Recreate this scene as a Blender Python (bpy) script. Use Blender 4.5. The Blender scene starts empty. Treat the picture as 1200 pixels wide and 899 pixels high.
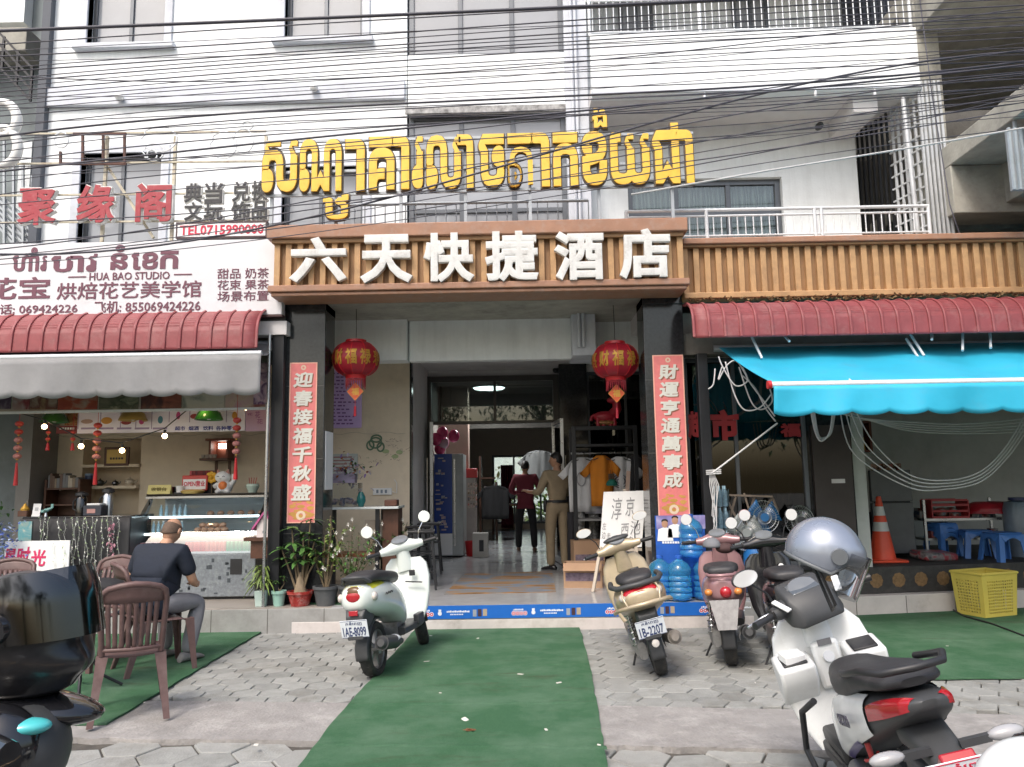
import bpy, bmesh, math, random
from mathutils import Vector, Matrix, Euler
from mathutils.kdtree import KDTree
random.seed(7)
S = bpy.context.scene
COL = S.collection
PI = math.pi
R = math.radians
# ---------------------------------------------------------------- camera
EYE = Vector((0, 0, 1.6))
FPX = 900.0
ROT = Matrix.Rotation(0.010, 4, 'Z') @ Matrix.Rotation(R(90 + 7.28), 4, 'X') @ Matrix.Rotation(-0.016, 4, 'Z')
cam_d = bpy.data.cameras.new('camera')
cam = bpy.data.objects.new('camera', cam_d)
COL.objects.link(cam)
cam.matrix_world = Matrix.Translation(EYE) @ ROT
cam_d.sensor_width = 36.0
cam_d.lens = 27.0
cam_d.clip_start = 0.05
cam_d.clip_end = 500
S.camera = cam
# ---------------------------------------------------------------- daylight (bright overcast)
w = bpy.data.worlds.new('World'); S.world = w; w.use_nodes = True
wn = w.node_tree.nodes; wl = w.node_tree.links
SUN_EL, SUN_AZ = R(52), R(205)          # azimuth measured clockwise from +Y
sky = wn.new('ShaderNodeTexSky'); sky.sky_type = 'NISHITA'; sky.sun_disc = False
sky.sun_elevation = SUN_EL; sky.sun_rotation = SUN_AZ
sky.air_density = 1.3; sky.dust_density = 5.0; sky.ozone_density = 1.0
wl.new(sky.outputs[0], wn['Background'].inputs[0])
wn['Background'].inputs[1].default_value = 0.15
sd = bpy.data.lights.new('sun', 'SUN'); sd.energy = 1.0; sd.angle = R(12); sd.color = (1.0, 0.985, 0.965)
sun = bpy.data.objects.new('sun', sd); COL.objects.link(sun)
sun.location = (0, -10, 30)
_d = Vector((math.sin(SUN_AZ) * math.cos(SUN_EL), math.cos(SUN_AZ) * math.cos(SUN_EL), math.sin(SUN_EL)))
sun.rotation_euler = _d.to_track_quat('Z', 'Y').to_euler()
vs = S.view_settings
vs.view_transform = 'Standard'; vs.look = 'None'; vs.gamma = 1.0; vs.use_curve_mapping = False
vs.exposure = 0.85
S.cycles.max_bounces = 12; S.cycles.diffuse_bounces = 8; S.cycles.transparent_max_bounces = 16
S.cycles.use_denoising = True
# ---------------------------------------------------------------- sight lines: pixel of the 1200x899 photo -> point
def ray(px, py):
 return ROT.to_3x3() @ Vector(((px - 600) / FPX, -(py - 449.5) / FPX, -1))
def U(px, py, Y):                        # on the upright plane y = Y
 d = ray(px, py); return EYE + d * (Y / d.y)
def G(px, py, z=0.0):                    # on the level plane z
 d = ray(px, py); return EYE + d * ((z - EYE.z) / d.z)
def UR(x0, y0, x1, y1, Y):               # pixel rectangle -> X0, X1, Z0, Z1 on plane Y
 xm, ym = (x0 + x1) / 2, (y0 + y1) / 2
 return U(x0, ym, Y).x, U(x1, ym, Y).x, U(xm, y1, Y).z, U(xm, y0, Y).z
# ---------------------------------------------------------------- mesh helpers
WM = {}                                   # root -> inverse world matrix for things built in world coordinates
class MB:
 def __init__(s): s.v = []; s.f = []; s.mi = []; s.m = 0
 def add(s, vs_, fs, m=None):
  o = len(s.v); s.v += [Vector(p) for p in vs_]
  for f in fs: s.f.append([o + i for i in f]); s.mi.append(s.m if m is None else m)
  return s
 def box(s, x0, x1, y0, y1, z0, z1, m=None):
  return s.add([(x0,y0,z0),(x1,y0,z0),(x1,y1,z0),(x0,y1,z0),(x0,y0,z1),(x1,y0,z1),(x1,y1,z1),(x0,y1,z1)],
     [(0,3,2,1),(4,5,6,7),(0,1,5,4),(1,2,6,5),(2,3,7,6),(3,0,4,7)], m)
 def obox(s, c, size, rot=None, m=None, taper=1.0):
  a, b, d = [q / 2 for q in size]; rm = rot.to_matrix() if isinstance(rot, Euler) else (rot or Matrix.Identity(3))
  P = [(-a,-b,-d),(a,-b,-d),(a,b,-d),(-a,b,-d),(-a*taper,-b*taper,d),(a*taper,-b*taper,d),(a*taper,b*taper,d),(-a*taper,b*taper,d)]
  return s.add([Vector(c) + rm @ Vector(p) for p in P], [(0,3,2,1),(4,5,6,7),(0,1,5,4),(1,2,6,5),(2,3,7,6),(3,0,4,7)], m)
 def bar(s, p0, p1, w_, d_, up=(0,0,1), m=None):     # square bar between points
  p0, p1 = Vector(p0), Vector(p1); z = (p1 - p0); L = z.length; z.normalize()
  u = Vector(up)
  if abs(u.dot(z)) > .98: u = Vector((0,1,0))
  x = u.cross(z).normalized(); y = z.cross(x)
  rm = Matrix((x, y, z)).transposed()
  return s.obox((p0 + p1) / 2, (w_, d_, L), rm, m)
 def ring(s, c, ax, r, n, ref=None):
  ax = Vector(ax).normalized(); ref = ref or (Vector((0,0,1)) if abs(ax.z) < .9 else Vector((1,0,0)))
  x = ref.cross(ax).normalized(); y = ax.cross(x)
  return [Vector(c) + r * (math.cos(2*PI*i/n) * x + math.sin(2*PI*i/n) * y) for i in range(n)]
 def loft(s, rings, cap=True, close=True, m=None):
  n = len(rings[0]); V = [p for r_ in rings for p in r_]; F = []
  for k in range(len(rings) - 1):
   for i in range(n if close else n - 1):
    j = (i + 1) % n
    F.append((k*n+i, k*n+j, (k+1)*n+j, (k+1)*n+i))
  if cap: F.append(tuple(reversed(range(n)))); F.append(tuple((len(rings)-1)*n + i for i in range(n)))
  return s.add(V, F, m)
 def cyl(s, p0, p1, r0, r1=None, n=14, cap=True, m=None):
  p0, p1 = Vector(p0), Vector(p1); r1 = r0 if r1 is None else r1
  return s.loft([s.ring(p0, p1-p0, r0, n), s.ring(p1, p1-p0, r1, n)], cap, True, m)
 def tube(s, pts, r, n=8, closed=False, m=None):
  pts = [Vector(p) for p in pts]; rs = []; N = len(pts); ref = None
  for i, p in enumerate(pts):
   a = pts[(i-1) % N] if (i or closed) else p; b = pts[(i+1) % N] if (i < N-1 or closed) else p
   t = (b - a).normalized() if (b - a).length > 1e-9 else Vector((0,0,1))
   if ref is None: ref = Vector((0,0,1)) if abs(t.z) < .9 else Vector((1,0,0))
   x = (ref - t * ref.dot(t));
   if x.length < 1e-5: x = t.orthogonal()
   x.normalize(); ref = x; y = t.cross(x); rr = r[i] if isinstance(r, (list, tuple)) else r
   rs.append([p + rr * (math.cos(2*PI*k/n) * x + math.sin(2*PI*k/n) * y) for k in range(n)])
  if closed: rs.append(rs[0])
  return s.loft(rs, not closed, True, m)
 def lathe(s, prof, c=(0,0,0), n=24, axis='z', a0=0, a1=2*PI, m=None):
  c = Vector(c); full = abs(a1 - a0 - 2*PI) < 1e-6; N = n if full else n + 1; rings = []
  for r_, h in prof:
   ring = []
   for i in range(N):
    a = a0 + (a1 - a0) * i / n; p, q = r_ * math.cos(a), r_ * math.sin(a)
    ring.append(c + (Vector((p, q, h)) if axis == 'z' else Vector((p, h, q)) if axis == 'y' else Vector((h, p, q))))
   rings.append(ring)
  return s.loft(rings, False, full, m)
 def sph(s, c, r, nu=16, nv=10, rot=None, m=None, z0=-1.0, z1=1.0):
  c = Vector(c); r = Vector((r, r, r)) if isinstance(r, (int, float)) else Vector(r); rings = []
  a0, a1 = math.asin(max(-1, z0)), math.asin(min(1, z1))
  for j in range(nv + 1):
   t = a0 + (a1 - a0) * j / nv; cr = max(math.cos(t), 1e-3)
   ring = []
   for i in range(nu):
    a = 2*PI*i/nu; p = Vector((r.x*cr*math.cos(a), r.y*cr*math.sin(a), r.z*math.sin(t)))
    ring.append(c + (rot @ p if rot else p))
   rings.append(ring)
  return s.loft(rings, True, True, m)
 def prism(s, poly, plane, d0, d1, m=None):
  def P(a, b, d): return (a, d, b) if plane == 'xz' else (d, a, b) if plane == 'yz' else (a, b, d)
  n = len(poly); V = [P(a, b, d0) for a, b in poly] + [P(a, b, d1) for a, b in poly]
  F = [tuple(range(n)), tuple(reversed(range(n, 2*n)))] + [(i, i+n, (i+1) % n + n, (i+1) % n) for i in range(n)]
  return s.add(V, F, m)
 def grid(s, fn, nu, nv, m=None):
  V = [fn(i / nu, j / nv) for j in range(nv + 1) for i in range(nu + 1)]
  F = [(j*(nu+1)+i, j*(nu+1)+i+1, (j+1)*(nu+1)+i+1, (j+1)*(nu+1)+i) for j in range(nv) for i in range(nu)]
  return s.add(V, F, m)
 def xf(s, mat, start=0):
  for i in range(start, len(s.v)): s.v[i] = mat @ s.v[i]
  return s
 def build(s, name, mats, parent=None, smooth=None, bevel=0, sub=0, solid=0, label=None, seg=2):
  me = bpy.data.meshes.new(name)
  V = s.v
  rt = parent
  while rt is not None and rt.parent is not None: rt = rt.parent
  if rt is not None and rt.name in WM:
   im = WM[rt.name]; V = [im @ p for p in V]
  me.from_pydata([tuple(p) for p in V], [], s.f)
  for m in (mats if isinstance(mats, (list, tuple)) else [mats]): me.materials.append(m)
  if max(s.mi, default=0) > 0: me.polygons.foreach_set('material_index', s.mi)
  b = bmesh.new(); b.from_mesh(me)
  bmesh.ops.recalc_face_normals(b, faces=b.faces); b.to_mesh(me); b.free()
  if smooth is not None:
   me.shade_smooth()
   if smooth < 180: me.set_sharp_from_angle(angle=R(smooth))
  o = bpy.data.objects.new(name, me); COL.objects.link(o)
  if parent is not None: o.parent = parent
  if solid:
   q = o.modifiers.new('thickness', 'SOLIDIFY'); q.thickness = abs(solid); q.offset = 0
  if bevel:
   q = o.modifiers.new('bevel', 'BEVEL'); q.width = bevel; q.segments = seg; q.limit_method = 'ANGLE'; q.angle_limit = R(35)
   if smooth is None: me.shade_smooth(); me.set_sharp_from_angle(angle=R(50))
  if sub:
   q = o.modifiers.new('subsurf', 'SUBSURF'); q.levels = sub; q.render_levels = sub
  if label: o['label'] = label
  return o
def thing(name, label, cat, loc=(0,0,0), rotz=0.0, group=None, local=False, M=None):
 o = bpy.data.objects.new(name, None); COL.objects.link(o); o.empty_display_size = .1
 if M is None: M = Matrix.Translation(Vector(loc)) @ Matrix.Rotation(rotz, 4, 'Z')
 o.matrix_world = M
 if not local: WM[o.name] = M.inverted()
 o['label'] = label; o['category'] = cat
 if group: o['group'] = group
 return o
def tag(o, label, cat, group=None):
 o['label'] = label; o['category'] = cat
 if group: o['group'] = group
 return o
def kind(o, k='structure'): o['kind'] = k; return o
def dup(root, M=None, loc=None, rotz=0, label=None, group=None):
 r = root.copy(); COL.objects.link(r)
 r.matrix_world = M if M is not None else Matrix.Translation(Vector(loc)) @ Matrix.Rotation(rotz, 4, 'Z')
 if label: r['label'] = label
 if group: r['group'] = group
 def rec(a, b):
  for ch in list(a.children):
   c = ch.copy(); COL.objects.link(c); c.parent = b; rec(ch, c)
 rec(root, r); return r
# text -> mesh, fitted to a box in its own plane; x to the right, y up
def glyphs(txt, bold=0.0, extrude=0.0, space=1.0, bevel=0.0, res=3):
 """outline letters as a mesh; bold letters get a nearly flat rim round the plain outline"""
 cu = bpy.data.curves.new('t', 'FONT'); cu.body = txt; cu.space_character = space; cu.resolution_u = res
 cu.extrude = .05 if (extrude or bold) else 0; cu.bevel_depth = bold; cu.bevel_resolution = 0
 o = bpy.data.objects.new('t', cu); COL.objects.link(o)
 dg = bpy.context.evaluated_depsgraph_get()
 me = bpy.data.meshes.new_from_object(o.evaluated_get(dg))
 V = [v.co.copy() for v in me.vertices]; F = [tuple(p.vertices) for p in me.polygons]
 if bold:
  base = [p for p in V if abs(p.z) > .0501]; kd = KDTree(len(base))
  for i, p in enumerate(base): kd.insert((p.x, p.y, 0), i)
  kd.balance()
  for p in V:
   if abs(p.z) <= .0501:
    q, _, dist = kd.find((p.x, p.y, 0))
    if dist > bold*1.5: p.x = q.x + (p.x - q.x)*bold*1.5/dist; p.y = q.y + (p.y - q.y)*bold*1.5/dist
   p.z = math.copysign(.05 if abs(p.z) > .0501 else .0465, p.z)
 bpy.data.objects.remove(o); bpy.data.curves.remove(cu); bpy.data.meshes.remove(me)
 return V, F
def text_on(mb, txt, x0, x1, z0, z1, Y, bold=0.0, depth=0.004, keep=False, m=None, shear=0.0, to=None, res=2):
 """letters on an upright face looking to -Y, filling the rectangle (keep: keep proportions)"""
 V, F = glyphs(txt, bold, 0.05, res=res)
 if not V: return
 a0 = min(p.x for p in V); a1 = max(p.x for p in V); b0 = min(p.y for p in V); b1 = max(p.y for p in V)
 sx = (x1 - x0) / max(a1 - a0, 1e-6); sz = (z1 - z0) / max(b1 - b0, 1e-6)
 cx, cz = (x0 + x1) / 2, (z0 + z1) / 2
 if keep: sx = sz = min(sx, sz)
 out = []
 for p in V:
  q = Vector((cx + (p.x - (a0+a1)/2) * sx, Y - (p.z + .05) / .1 * depth, cz + (p.y - (b0+b1)/2) * sz))
  q.x += shear * (q.z - cz)
  out.append(to @ q if to else q)
 mb.add(out, F, m)
# ---------------------------------------------------------------- materials
MC = {}
def mat(name, col, rough=.6, metal=0.0, var=.12, vs_=4.0, bump=0.0, bs=60.0, dirt=None, da=.5, ds=2.5, spec=.5, emit=0, ecol=None, trans=0, alpha=1, coat=0, isl=0, stripes=None, tint=None):
 if name in MC: return MC[name]
 m = bpy.data.materials.new(name); MC[name] = m; m.use_nodes = True
 N = m.node_tree.nodes; L = m.node_tree.links; P = N['Principled BSDF']
 col = tuple(col) + (1,) if len(col) == 3 else col
 P.inputs['Base Color'].default_value = col; P.inputs['Roughness'].default_value = rough
 P.inputs['Metallic'].default_value = metal; P.inputs['Specular IOR Level'].default_value = spec
 if coat: P.inputs['Coat Weight'].default_value = coat; P.inputs['Coat Roughness'].default_value = .06
 if trans: P.inputs['Transmission Weight'].default_value = trans; P.inputs['IOR'].default_value = 1.2
 if alpha < 1: P.inputs['Alpha'].default_value = alpha
 tc = N.new('ShaderNodeTexCoord'); co = tc.outputs['Object']
 src = None
 if var:
  n = N.new('ShaderNodeTexNoise'); n.inputs['Scale'].default_value = vs_; n.inputs['Detail'].default_value = 6; n.inputs['Roughness'].default_value = .65
  L.new(co, n.inputs['Vector'])
  r = N.new('ShaderNodeValToRGB'); r.color_ramp.elements[0].position = .3; r.color_ramp.elements[1].position = .7
  r.color_ramp.elements[0].color = tuple(c * (1 - var) for c in col[:3]) + (1,)
  r.color_ramp.elements[1].color = tuple(min(1, c * (1 + var)) for c in col[:3]) + (1,)
  L.new(n.outputs['Fac'], r.inputs['Fac']); src = r.outputs['Color']
  rr = N.new('ShaderNodeMapRange'); rr.inputs['To Min'].default_value = max(0, rough - .09); rr.inputs['To Max'].default_value = min(1, rough + .09)
  L.new(n.outputs['Fac'], rr.inputs['Value']); L.new(rr.outputs[0], P.inputs['Roughness'])
 if isl:
  g = N.new('ShaderNodeNewGeometry'); h = N.new('ShaderNodeHueSaturation'); mr = N.new('ShaderNodeMapRange')
  mr.inputs['To Min'].default_value = 1 - isl; mr.inputs['To Max'].default_value = 1 + isl
  L.new(g.outputs['Random Per Island'], mr.inputs['Value']); L.new(mr.outputs[0], h.inputs['Value'])
  if src: L.new(src, h.inputs['Color'])
  else: h.inputs['Color'].default_value = col
  src = h.outputs['Color']
 if tint:      # slow drift towards a second colour, island by island
  g = N.new('ShaderNodeNewGeometry'); wn_ = N.new('ShaderNodeTexWhiteNoise'); wn_.noise_dimensions = '1D'
  L.new(g.outputs['Random Per Island'], wn_.inputs['W'])
  mx = N.new('ShaderNodeMixRGB'); mx.inputs['Color2'].default_value = tuple(tint) + (1,)
  ml = N.new('ShaderNodeMath'); ml.operation = 'MULTIPLY'; ml.inputs[1].default_value = .6
  L.new(wn_.outputs['Value'], ml.inputs[0]); L.new(ml.outputs[0], mx.inputs['Fac'])
  if src: L.new(src, mx.inputs['Color1'])
  else: mx.inputs['Color1'].default_value = col
  src = mx.outputs['Color']
 if dirt:
  n2 = N.new('ShaderNodeTexNoise'); n2.inputs['Scale'].default_value = ds; n2.inputs['Detail'].default_value = 9; n2.inputs['Roughness'].default_value = .72
  L.new(co, n2.inputs['Vector'])
  r2 = N.new('ShaderNodeMapRange'); r2.inputs['From Min'].default_value = .5; r2.inputs['From Max'].default_value = .74; r2.inputs['To Max'].default_value = da
  L.new(n2.outputs['Fac'], r2.inputs['Value'])
  mx = N.new('ShaderNodeMixRGB'); mx.inputs['Color2'].default_value = tuple(dirt) + (1,)
  L.new(r2.outputs[0], mx.inputs['Fac'])
  if src: L.new(src, mx.inputs['Color1'])
  else: mx.inputs['Color1'].default_value = col
  src = mx.outputs['Color']
 if src: L.new(src, P.inputs['Base Color'])
 if bump:
  n3 = N.new('ShaderNodeTexNoise'); n3.inputs['Scale'].default_value = bs; n3.inputs['Detail'].default_value = 6
  L.new(co, n3.inputs['Vector'])
  bp = N.new('ShaderNodeBump'); bp.inputs['Strength'].default_value = bump; bp.inputs['Distance'].default_value = .02
  L.new(n3.outputs['Fac'], bp.inputs['Height']); L.new(bp.outputs[0], P.inputs['Normal'])
 if emit:
  P.inputs['Emission Color'].default_value = tuple(ecol or col[:3]) + (1,); P.inputs['Emission Strength'].default_value = emit
 return m
def streaky(name, col, dark, rough=.8, amt=.5, sx=7.0, sz=.5, bump=.1, var=.06):
 """rendered wall with rain streaks running down it"""
 m = mat(name, col, rough, var=var, bump=bump, bs=40)
 N = m.node_tree.nodes; L = m.node_tree.links; P = N['Principled BSDF']
 old = P.inputs['Base Color'].links[0].from_socket
 tc = N.new('ShaderNodeTexCoord'); mp = N.new('ShaderNodeMapping'); mp.inputs['Scale'].default_value = (sx, sx, sz)
 L.new(tc.outputs['Object'], mp.inputs[0])
 n = N.new('ShaderNodeTexNoise'); n.inputs['Scale'].default_value = 1; n.inputs['Detail'].default_value = 8; n.inputs['Roughness'].default_value = .7
 L.new(mp.outputs[0], n.inputs['Vector'])
 r = N.new('ShaderNodeMapRange'); r.inputs['From Min'].default_value = .48; r.inputs['From Max'].default_value = .75; r.inputs['To Max'].default_value = amt
 L.new(n.outputs['Fac'], r.inputs['Value'])
 mx = N.new('ShaderNodeMixRGB'); mx.inputs['Color2'].default_value = tuple(dark) + (1,)
 L.new(old, mx.inputs['Color1']); L.new(r.outputs[0], mx.inputs['Fac']); L.new(mx.outputs[0], P.inputs['Base Color'])
 return m
def glass(name, col=(.75,.8,.8), refl=.12, rough=.02, fac=.35):
 """window pane: partly see-through sheet with a Fresnel gloss"""
 m = bpy.data.materials.new(name); MC[name] = m; m.use_nodes = True; N = m.node_tree.nodes; L = m.node_tree.links
 for n in list(N):
  if n.type == 'BSDF_PRINCIPLED': N.remove(n)
 out = N['Material Output']; t = N.new('ShaderNodeBsdfTransparent'); t.inputs[0].default_value = tuple(col) + (1,)
 g = N.new('ShaderNodeBsdfGlossy'); g.inputs['Roughness'].default_value = rough
 lw = N.new('ShaderNodeFresnel'); lw.inputs[0].default_value = 1.52
 ad = N.new('ShaderNodeMath'); ad.operation = 'ADD'; ad.inputs[1].default_value = refl
 L.new(lw.outputs[0], ad.inputs[0]); mx = N.new('ShaderNodeMixShader')
 L.new(ad.outputs[0], mx.inputs[0]); L.new(t.outputs[0], mx.inputs[1]); L.new(g.outputs[0], mx.inputs[2]); L.new(mx.outputs[0], out.inputs[0])
 return m
def blobs(name, cols, scale=9.0, rough=.35, sharp=True, seed=0.0):
 """printed picture: patches of several colours"""
 m = bpy.data.materials.new(name); MC[name] = m; m.use_nodes = True; N = m.node_tree.nodes; L = m.node_tree.links; P = N['Principled BSDF']
 tc = N.new('ShaderNodeTexCoord'); mp = N.new('ShaderNodeMapping'); mp.inputs['Location'].default_value = (seed, seed * .7, seed * 1.3)
 n = N.new('ShaderNodeTexNoise'); n.inputs['Scale'].default_value = scale; n.inputs['Detail'].default_value = 3; n.inputs['Distortion'].default_value = .8
 L.new(tc.outputs['Object'], mp.inputs[0]); L.new(mp.outputs[0], n.inputs['Vector'])
 r = N.new('ShaderNodeValToRGB'); cr = r.color_ramp; cr.interpolation = 'EASE' if not sharp else 'LINEAR'
 k = len(cols)
 while len(cr.elements) < k: cr.elements.new(.5)
 for i, c in enumerate(cols):
  cr.elements[i].position = .3 + .42 * i / max(1, k - 1); cr.elements[i].color = tuple(c) + (1,)
 L.new(n.outputs['Fac'], r.inputs['Fac']); L.new(r.outputs['Color'], P.inputs['Base Color']); P.inputs['Roughness'].default_value = rough
 return m
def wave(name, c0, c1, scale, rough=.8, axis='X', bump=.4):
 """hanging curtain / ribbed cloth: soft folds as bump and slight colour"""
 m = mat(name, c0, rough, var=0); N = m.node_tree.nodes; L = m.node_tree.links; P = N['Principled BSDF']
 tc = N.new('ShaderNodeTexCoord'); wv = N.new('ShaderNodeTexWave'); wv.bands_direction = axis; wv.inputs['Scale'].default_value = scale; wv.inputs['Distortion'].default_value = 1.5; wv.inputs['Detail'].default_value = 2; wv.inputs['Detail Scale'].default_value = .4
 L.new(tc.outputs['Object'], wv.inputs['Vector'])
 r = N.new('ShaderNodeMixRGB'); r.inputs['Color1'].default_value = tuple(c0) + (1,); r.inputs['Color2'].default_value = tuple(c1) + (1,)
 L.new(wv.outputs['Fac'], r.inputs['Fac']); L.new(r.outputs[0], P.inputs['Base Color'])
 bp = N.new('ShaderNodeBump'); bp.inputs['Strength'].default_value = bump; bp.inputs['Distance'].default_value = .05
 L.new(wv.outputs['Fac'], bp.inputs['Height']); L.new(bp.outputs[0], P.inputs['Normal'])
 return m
WHITE_WALL = streaky('white_render', (.80,.835,.85), (.45,.47,.48), amt=.30)
WALL_TRIM = mat('wall_trim', (.58,.61,.67), .7, var=.08, dirt=(.3,.3,.3), da=.4)
SOFFIT = mat('soffit_paint', (.68,.66,.66), .8, var=.06, bump=.05, dirt=(.2,.17,.14), da=.25, ds=1.2)
BEIGE = mat('beige_paint', (.70,.605,.47), .75, var=.06, bump=.04, dirt=(.3,.25,.2), da=.25)
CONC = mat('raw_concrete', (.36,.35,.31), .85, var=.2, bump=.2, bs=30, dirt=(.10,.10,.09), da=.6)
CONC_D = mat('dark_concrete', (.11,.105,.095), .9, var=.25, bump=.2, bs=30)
BLACK_STONE = mat('black_granite', (.022,.024,.027), .13, var=.5, vs_=30, dirt=(.05,.055,.055), da=.6, ds=3)
ROSE = mat('wood_slat', (.50,.30,.145), .55, var=.14, vs_=6, bump=.05, dirt=(.2,.11,.06), da=.5)
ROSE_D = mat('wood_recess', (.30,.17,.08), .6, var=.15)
ROSE_T = mat('wood_cap', (.36,.19,.12), .5, var=.15, dirt=(.4,.32,.28), da=.5, ds=9)
RED_ROOF = mat('red_tile_sheet', (.27,.060,.066), .5, var=.15, vs_=7, dirt=(.36,.19,.18), da=.55, ds=5)
DARK_AL = mat('dark_window_frame', (.12,.13,.145), .4, .5, var=.1)
STEEL = mat('brushed_steel', (.55,.56,.57), .28, .9, var=.1)
WHITE_STEEL = mat('white_painted_steel', (.68,.71,.74), .45, .1, var=.08, dirt=(.35,.3,.26), da=.35, ds=14)
GREY_STEEL = mat('grey_painted_steel', (.36,.39,.42), .45, .3, var=.1)
BLACK_MET = mat('black_painted_metal', (.018,.019,.022), .38, .2, var=.2)
BLACK_PL = mat('black_plastic', (.02,.02,.022), .45, var=.2, bump=.03, bs=200)
BLACK_GL = mat('gloss_black', (.012,.012,.014), .1, var=.1, coat=.6)
RUBBER = mat('tyre_rubber', (.022,.022,.022), .78, var=.25, vs_=20, dirt=(.12,.10,.08), da=.6, ds=12)
CHROME = mat('chrome', (.75,.76,.78), .1, 1, var=.04)
ALU = mat('cast_aluminium', (.33,.33,.33), .42, .8, var=.15, vs_=15, dirt=(.1,.08,.06), da=.6, ds=14)
WHITE_PL = mat('white_plastic', (.78,.79,.79), .35, var=.03)
PAPER = mat('white_paper', (.80,.80,.80), .7, var=.02)
INK = mat('black_ink', (.03,.03,.035), .6, var=0)
RED_INK = mat('red_ink', (.55,.02,.06), .5, var=0)
DARKGLASS = mat('dark_glass', (.05,.055,.06), .05, var=.0, spec=.6)
WIN = mat('window_glass_sky', (.30,.315,.34), .06, var=.1, vs_=.8, spec=.8)  # grey base carries the sky's reflection in the colour
CLEAR = glass('clear_pane', (.80,.86,.84), .05)
CLEARW = glass('display_glass', (.84,.92,.92), .13)
TINT = glass('tinted_pane', (.30,.34,.33), .07)
ACRYL = glass('acrylic_sheet', (.93,.95,.96), .02)
MIRROR = mat('mirror_glass', (.9,.92,.93), .02, 1, var=0)
WOOD_D = mat('dark_wood', (.085,.035,.02), .5, var=.3, vs_=9)
WOOD_L = mat('pale_wood', (.42,.30,.19), .6, var=.15, vs_=9)
CARD = mat('cardboard', (.38,.24,.15), .8, var=.1)
RED = mat('red_gloss', (.50,.02,.025), .35, var=.1)
REDF = mat('red_silk', (.32,.01,.025), .45, var=.15, vs_=12)
GOLD = mat('gold_print', (.62,.36,.06), .4, .3, var=.1)
YEL = mat('yellow_plastic', (.62,.50,.10), .4, var=.06)
LAMP = mat('lamp_face', (1,.95,.85), .4, var=0, emit=5)
BULB = mat('warm_bulb', (1,.75,.45), .4, var=0, emit=14, ecol=(1,.66,.33))
LED = mat('white_led', (.9,.95,1), .4, var=0, emit=2.6, ecol=(.85,.95,1))
LEAF = mat('leaf_green', (.055,.13,.03), .5, var=.35, vs_=14, isl=.45, spec=.35)
LEAF_Y = mat('leaf_pale', (.15,.22,.05), .5, var=.3, vs_=14, isl=.4)
STEM = mat('stem_brown', (.16,.12,.07), .8, var=.3)
SOIL = mat('soil', (.04,.028,.02), .95, var=.4, bump=.6)
PURPLE = mat('lilac_print', (.62,.46,.84), .3, var=.05)
LILAC_W = mat('pale_lilac_print', (.82,.79,.93), .35, var=.04)
PINKB = mat('couplet_red', (.66,.185,.18), .55, var=.09, vs_=14)
SKIN = mat('skin', (.42,.235,.15), .55, var=.1, vs_=20)
HAIR = mat('black_hair', (.012,.010,.009), .5, var=.3, vs_=80)
BLUE_PL = mat('blue_plastic', (.05,.16,.46), .4, var=.08)
# ---------------------------------------------------------------- ground, carpets, platforms, floors
def nodes_mat(name):
 m = bpy.data.materials.new(name); m.use_nodes = True; MC[name] = m
 return m, m.node_tree.nodes, m.node_tree.links, m.node_tree.nodes['Principled BSDF']
EARTH = mat('joint_dirt', (.075,.068,.058), .95, var=.35, vs_=9, bump=.5)
ASPH = mat('asphalt', (.06,.06,.06), .9, var=.2, vs_=8, bump=.4, bs=90)
g = MB(); g.box(-70, 70, -60, 60, -.6, -.035)
kind(g.build('ground', EARTH))
g = MB(); g.box(-60, 60, -16, 1.2, -.030, -.022)
kind(g.build('road', ASPH))
PAVER = mat('paver_concrete', (.245,.25,.238), .85, var=.2, vs_=9, bump=.35, bs=70, isl=.2, dirt=(.14,.13,.11), da=.75, ds=2.2, tint=(.30,.30,.285))
def inside(poly, x, y):
 c = False; n = len(poly)
 for i in range(n):
  (x0, y0), (x1, y1) = poly[i], poly[(i+1) % n]
  if (y0 > y) != (y1 > y) and x < (x1 - x0) * (y - y0) / (y1 - y0) + x0: c = not c
 return c
def hexes(poly, s, pointy, rot, z, name):
 """hexagon pavers, each a bevelled slab, laid inside an outline"""
 mb = MB(); xs = [p[0] for p in poly]; ys = [p[1] for p in poly]; cx, cy = sum(xs)/len(xs), sum(ys)/len(ys)
 rad = max(max(xs)-min(xs), max(ys)-min(ys)) * .75; n = int(rad / s) + 3; rng = random.Random(3)
 for i in range(-n, n):
  for j in range(-n, n):
   if pointy: lx, ly = (i + .5 * (j % 2)) * math.sqrt(3) * s, j * 1.5 * s
   else: lx, ly = i * 1.5 * s, (j + .5 * (i % 2)) * math.sqrt(3) * s
   x = cx + lx * math.cos(rot) - ly * math.sin(rot); y = cy + lx * math.sin(rot) + ly * math.cos(rot)
   if not inside(poly, x, y): continue
   dz = rng.uniform(-.004, .003); tx, ty = rng.uniform(-.012, .012), rng.uniform(-.012, .012)
   r0 = rot + rng.uniform(-.02, .02) + (PI/6 if pointy else 0); R1, R2 = s * rng.uniform(.955, .975), s * .93
   ang = [r0 + k * PI/3 for k in range(6)]
   def P(r_, a, h): px, py = r_*math.cos(a), r_*math.sin(a); return Vector((x + px, y + py, z + dz + h + tx*px + ty*py))
   rg = [[P(R1, a, -.03) for a in ang], [P(R1, a, -.006) for a in ang], [P(R2, a, 0) for a in ang]]
   mb.loft(rg, True)
 return kind(mb.build(name, PAVER))
g1 = lambda x, y, z=0: tuple(G(x, y, z).xy)
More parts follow.
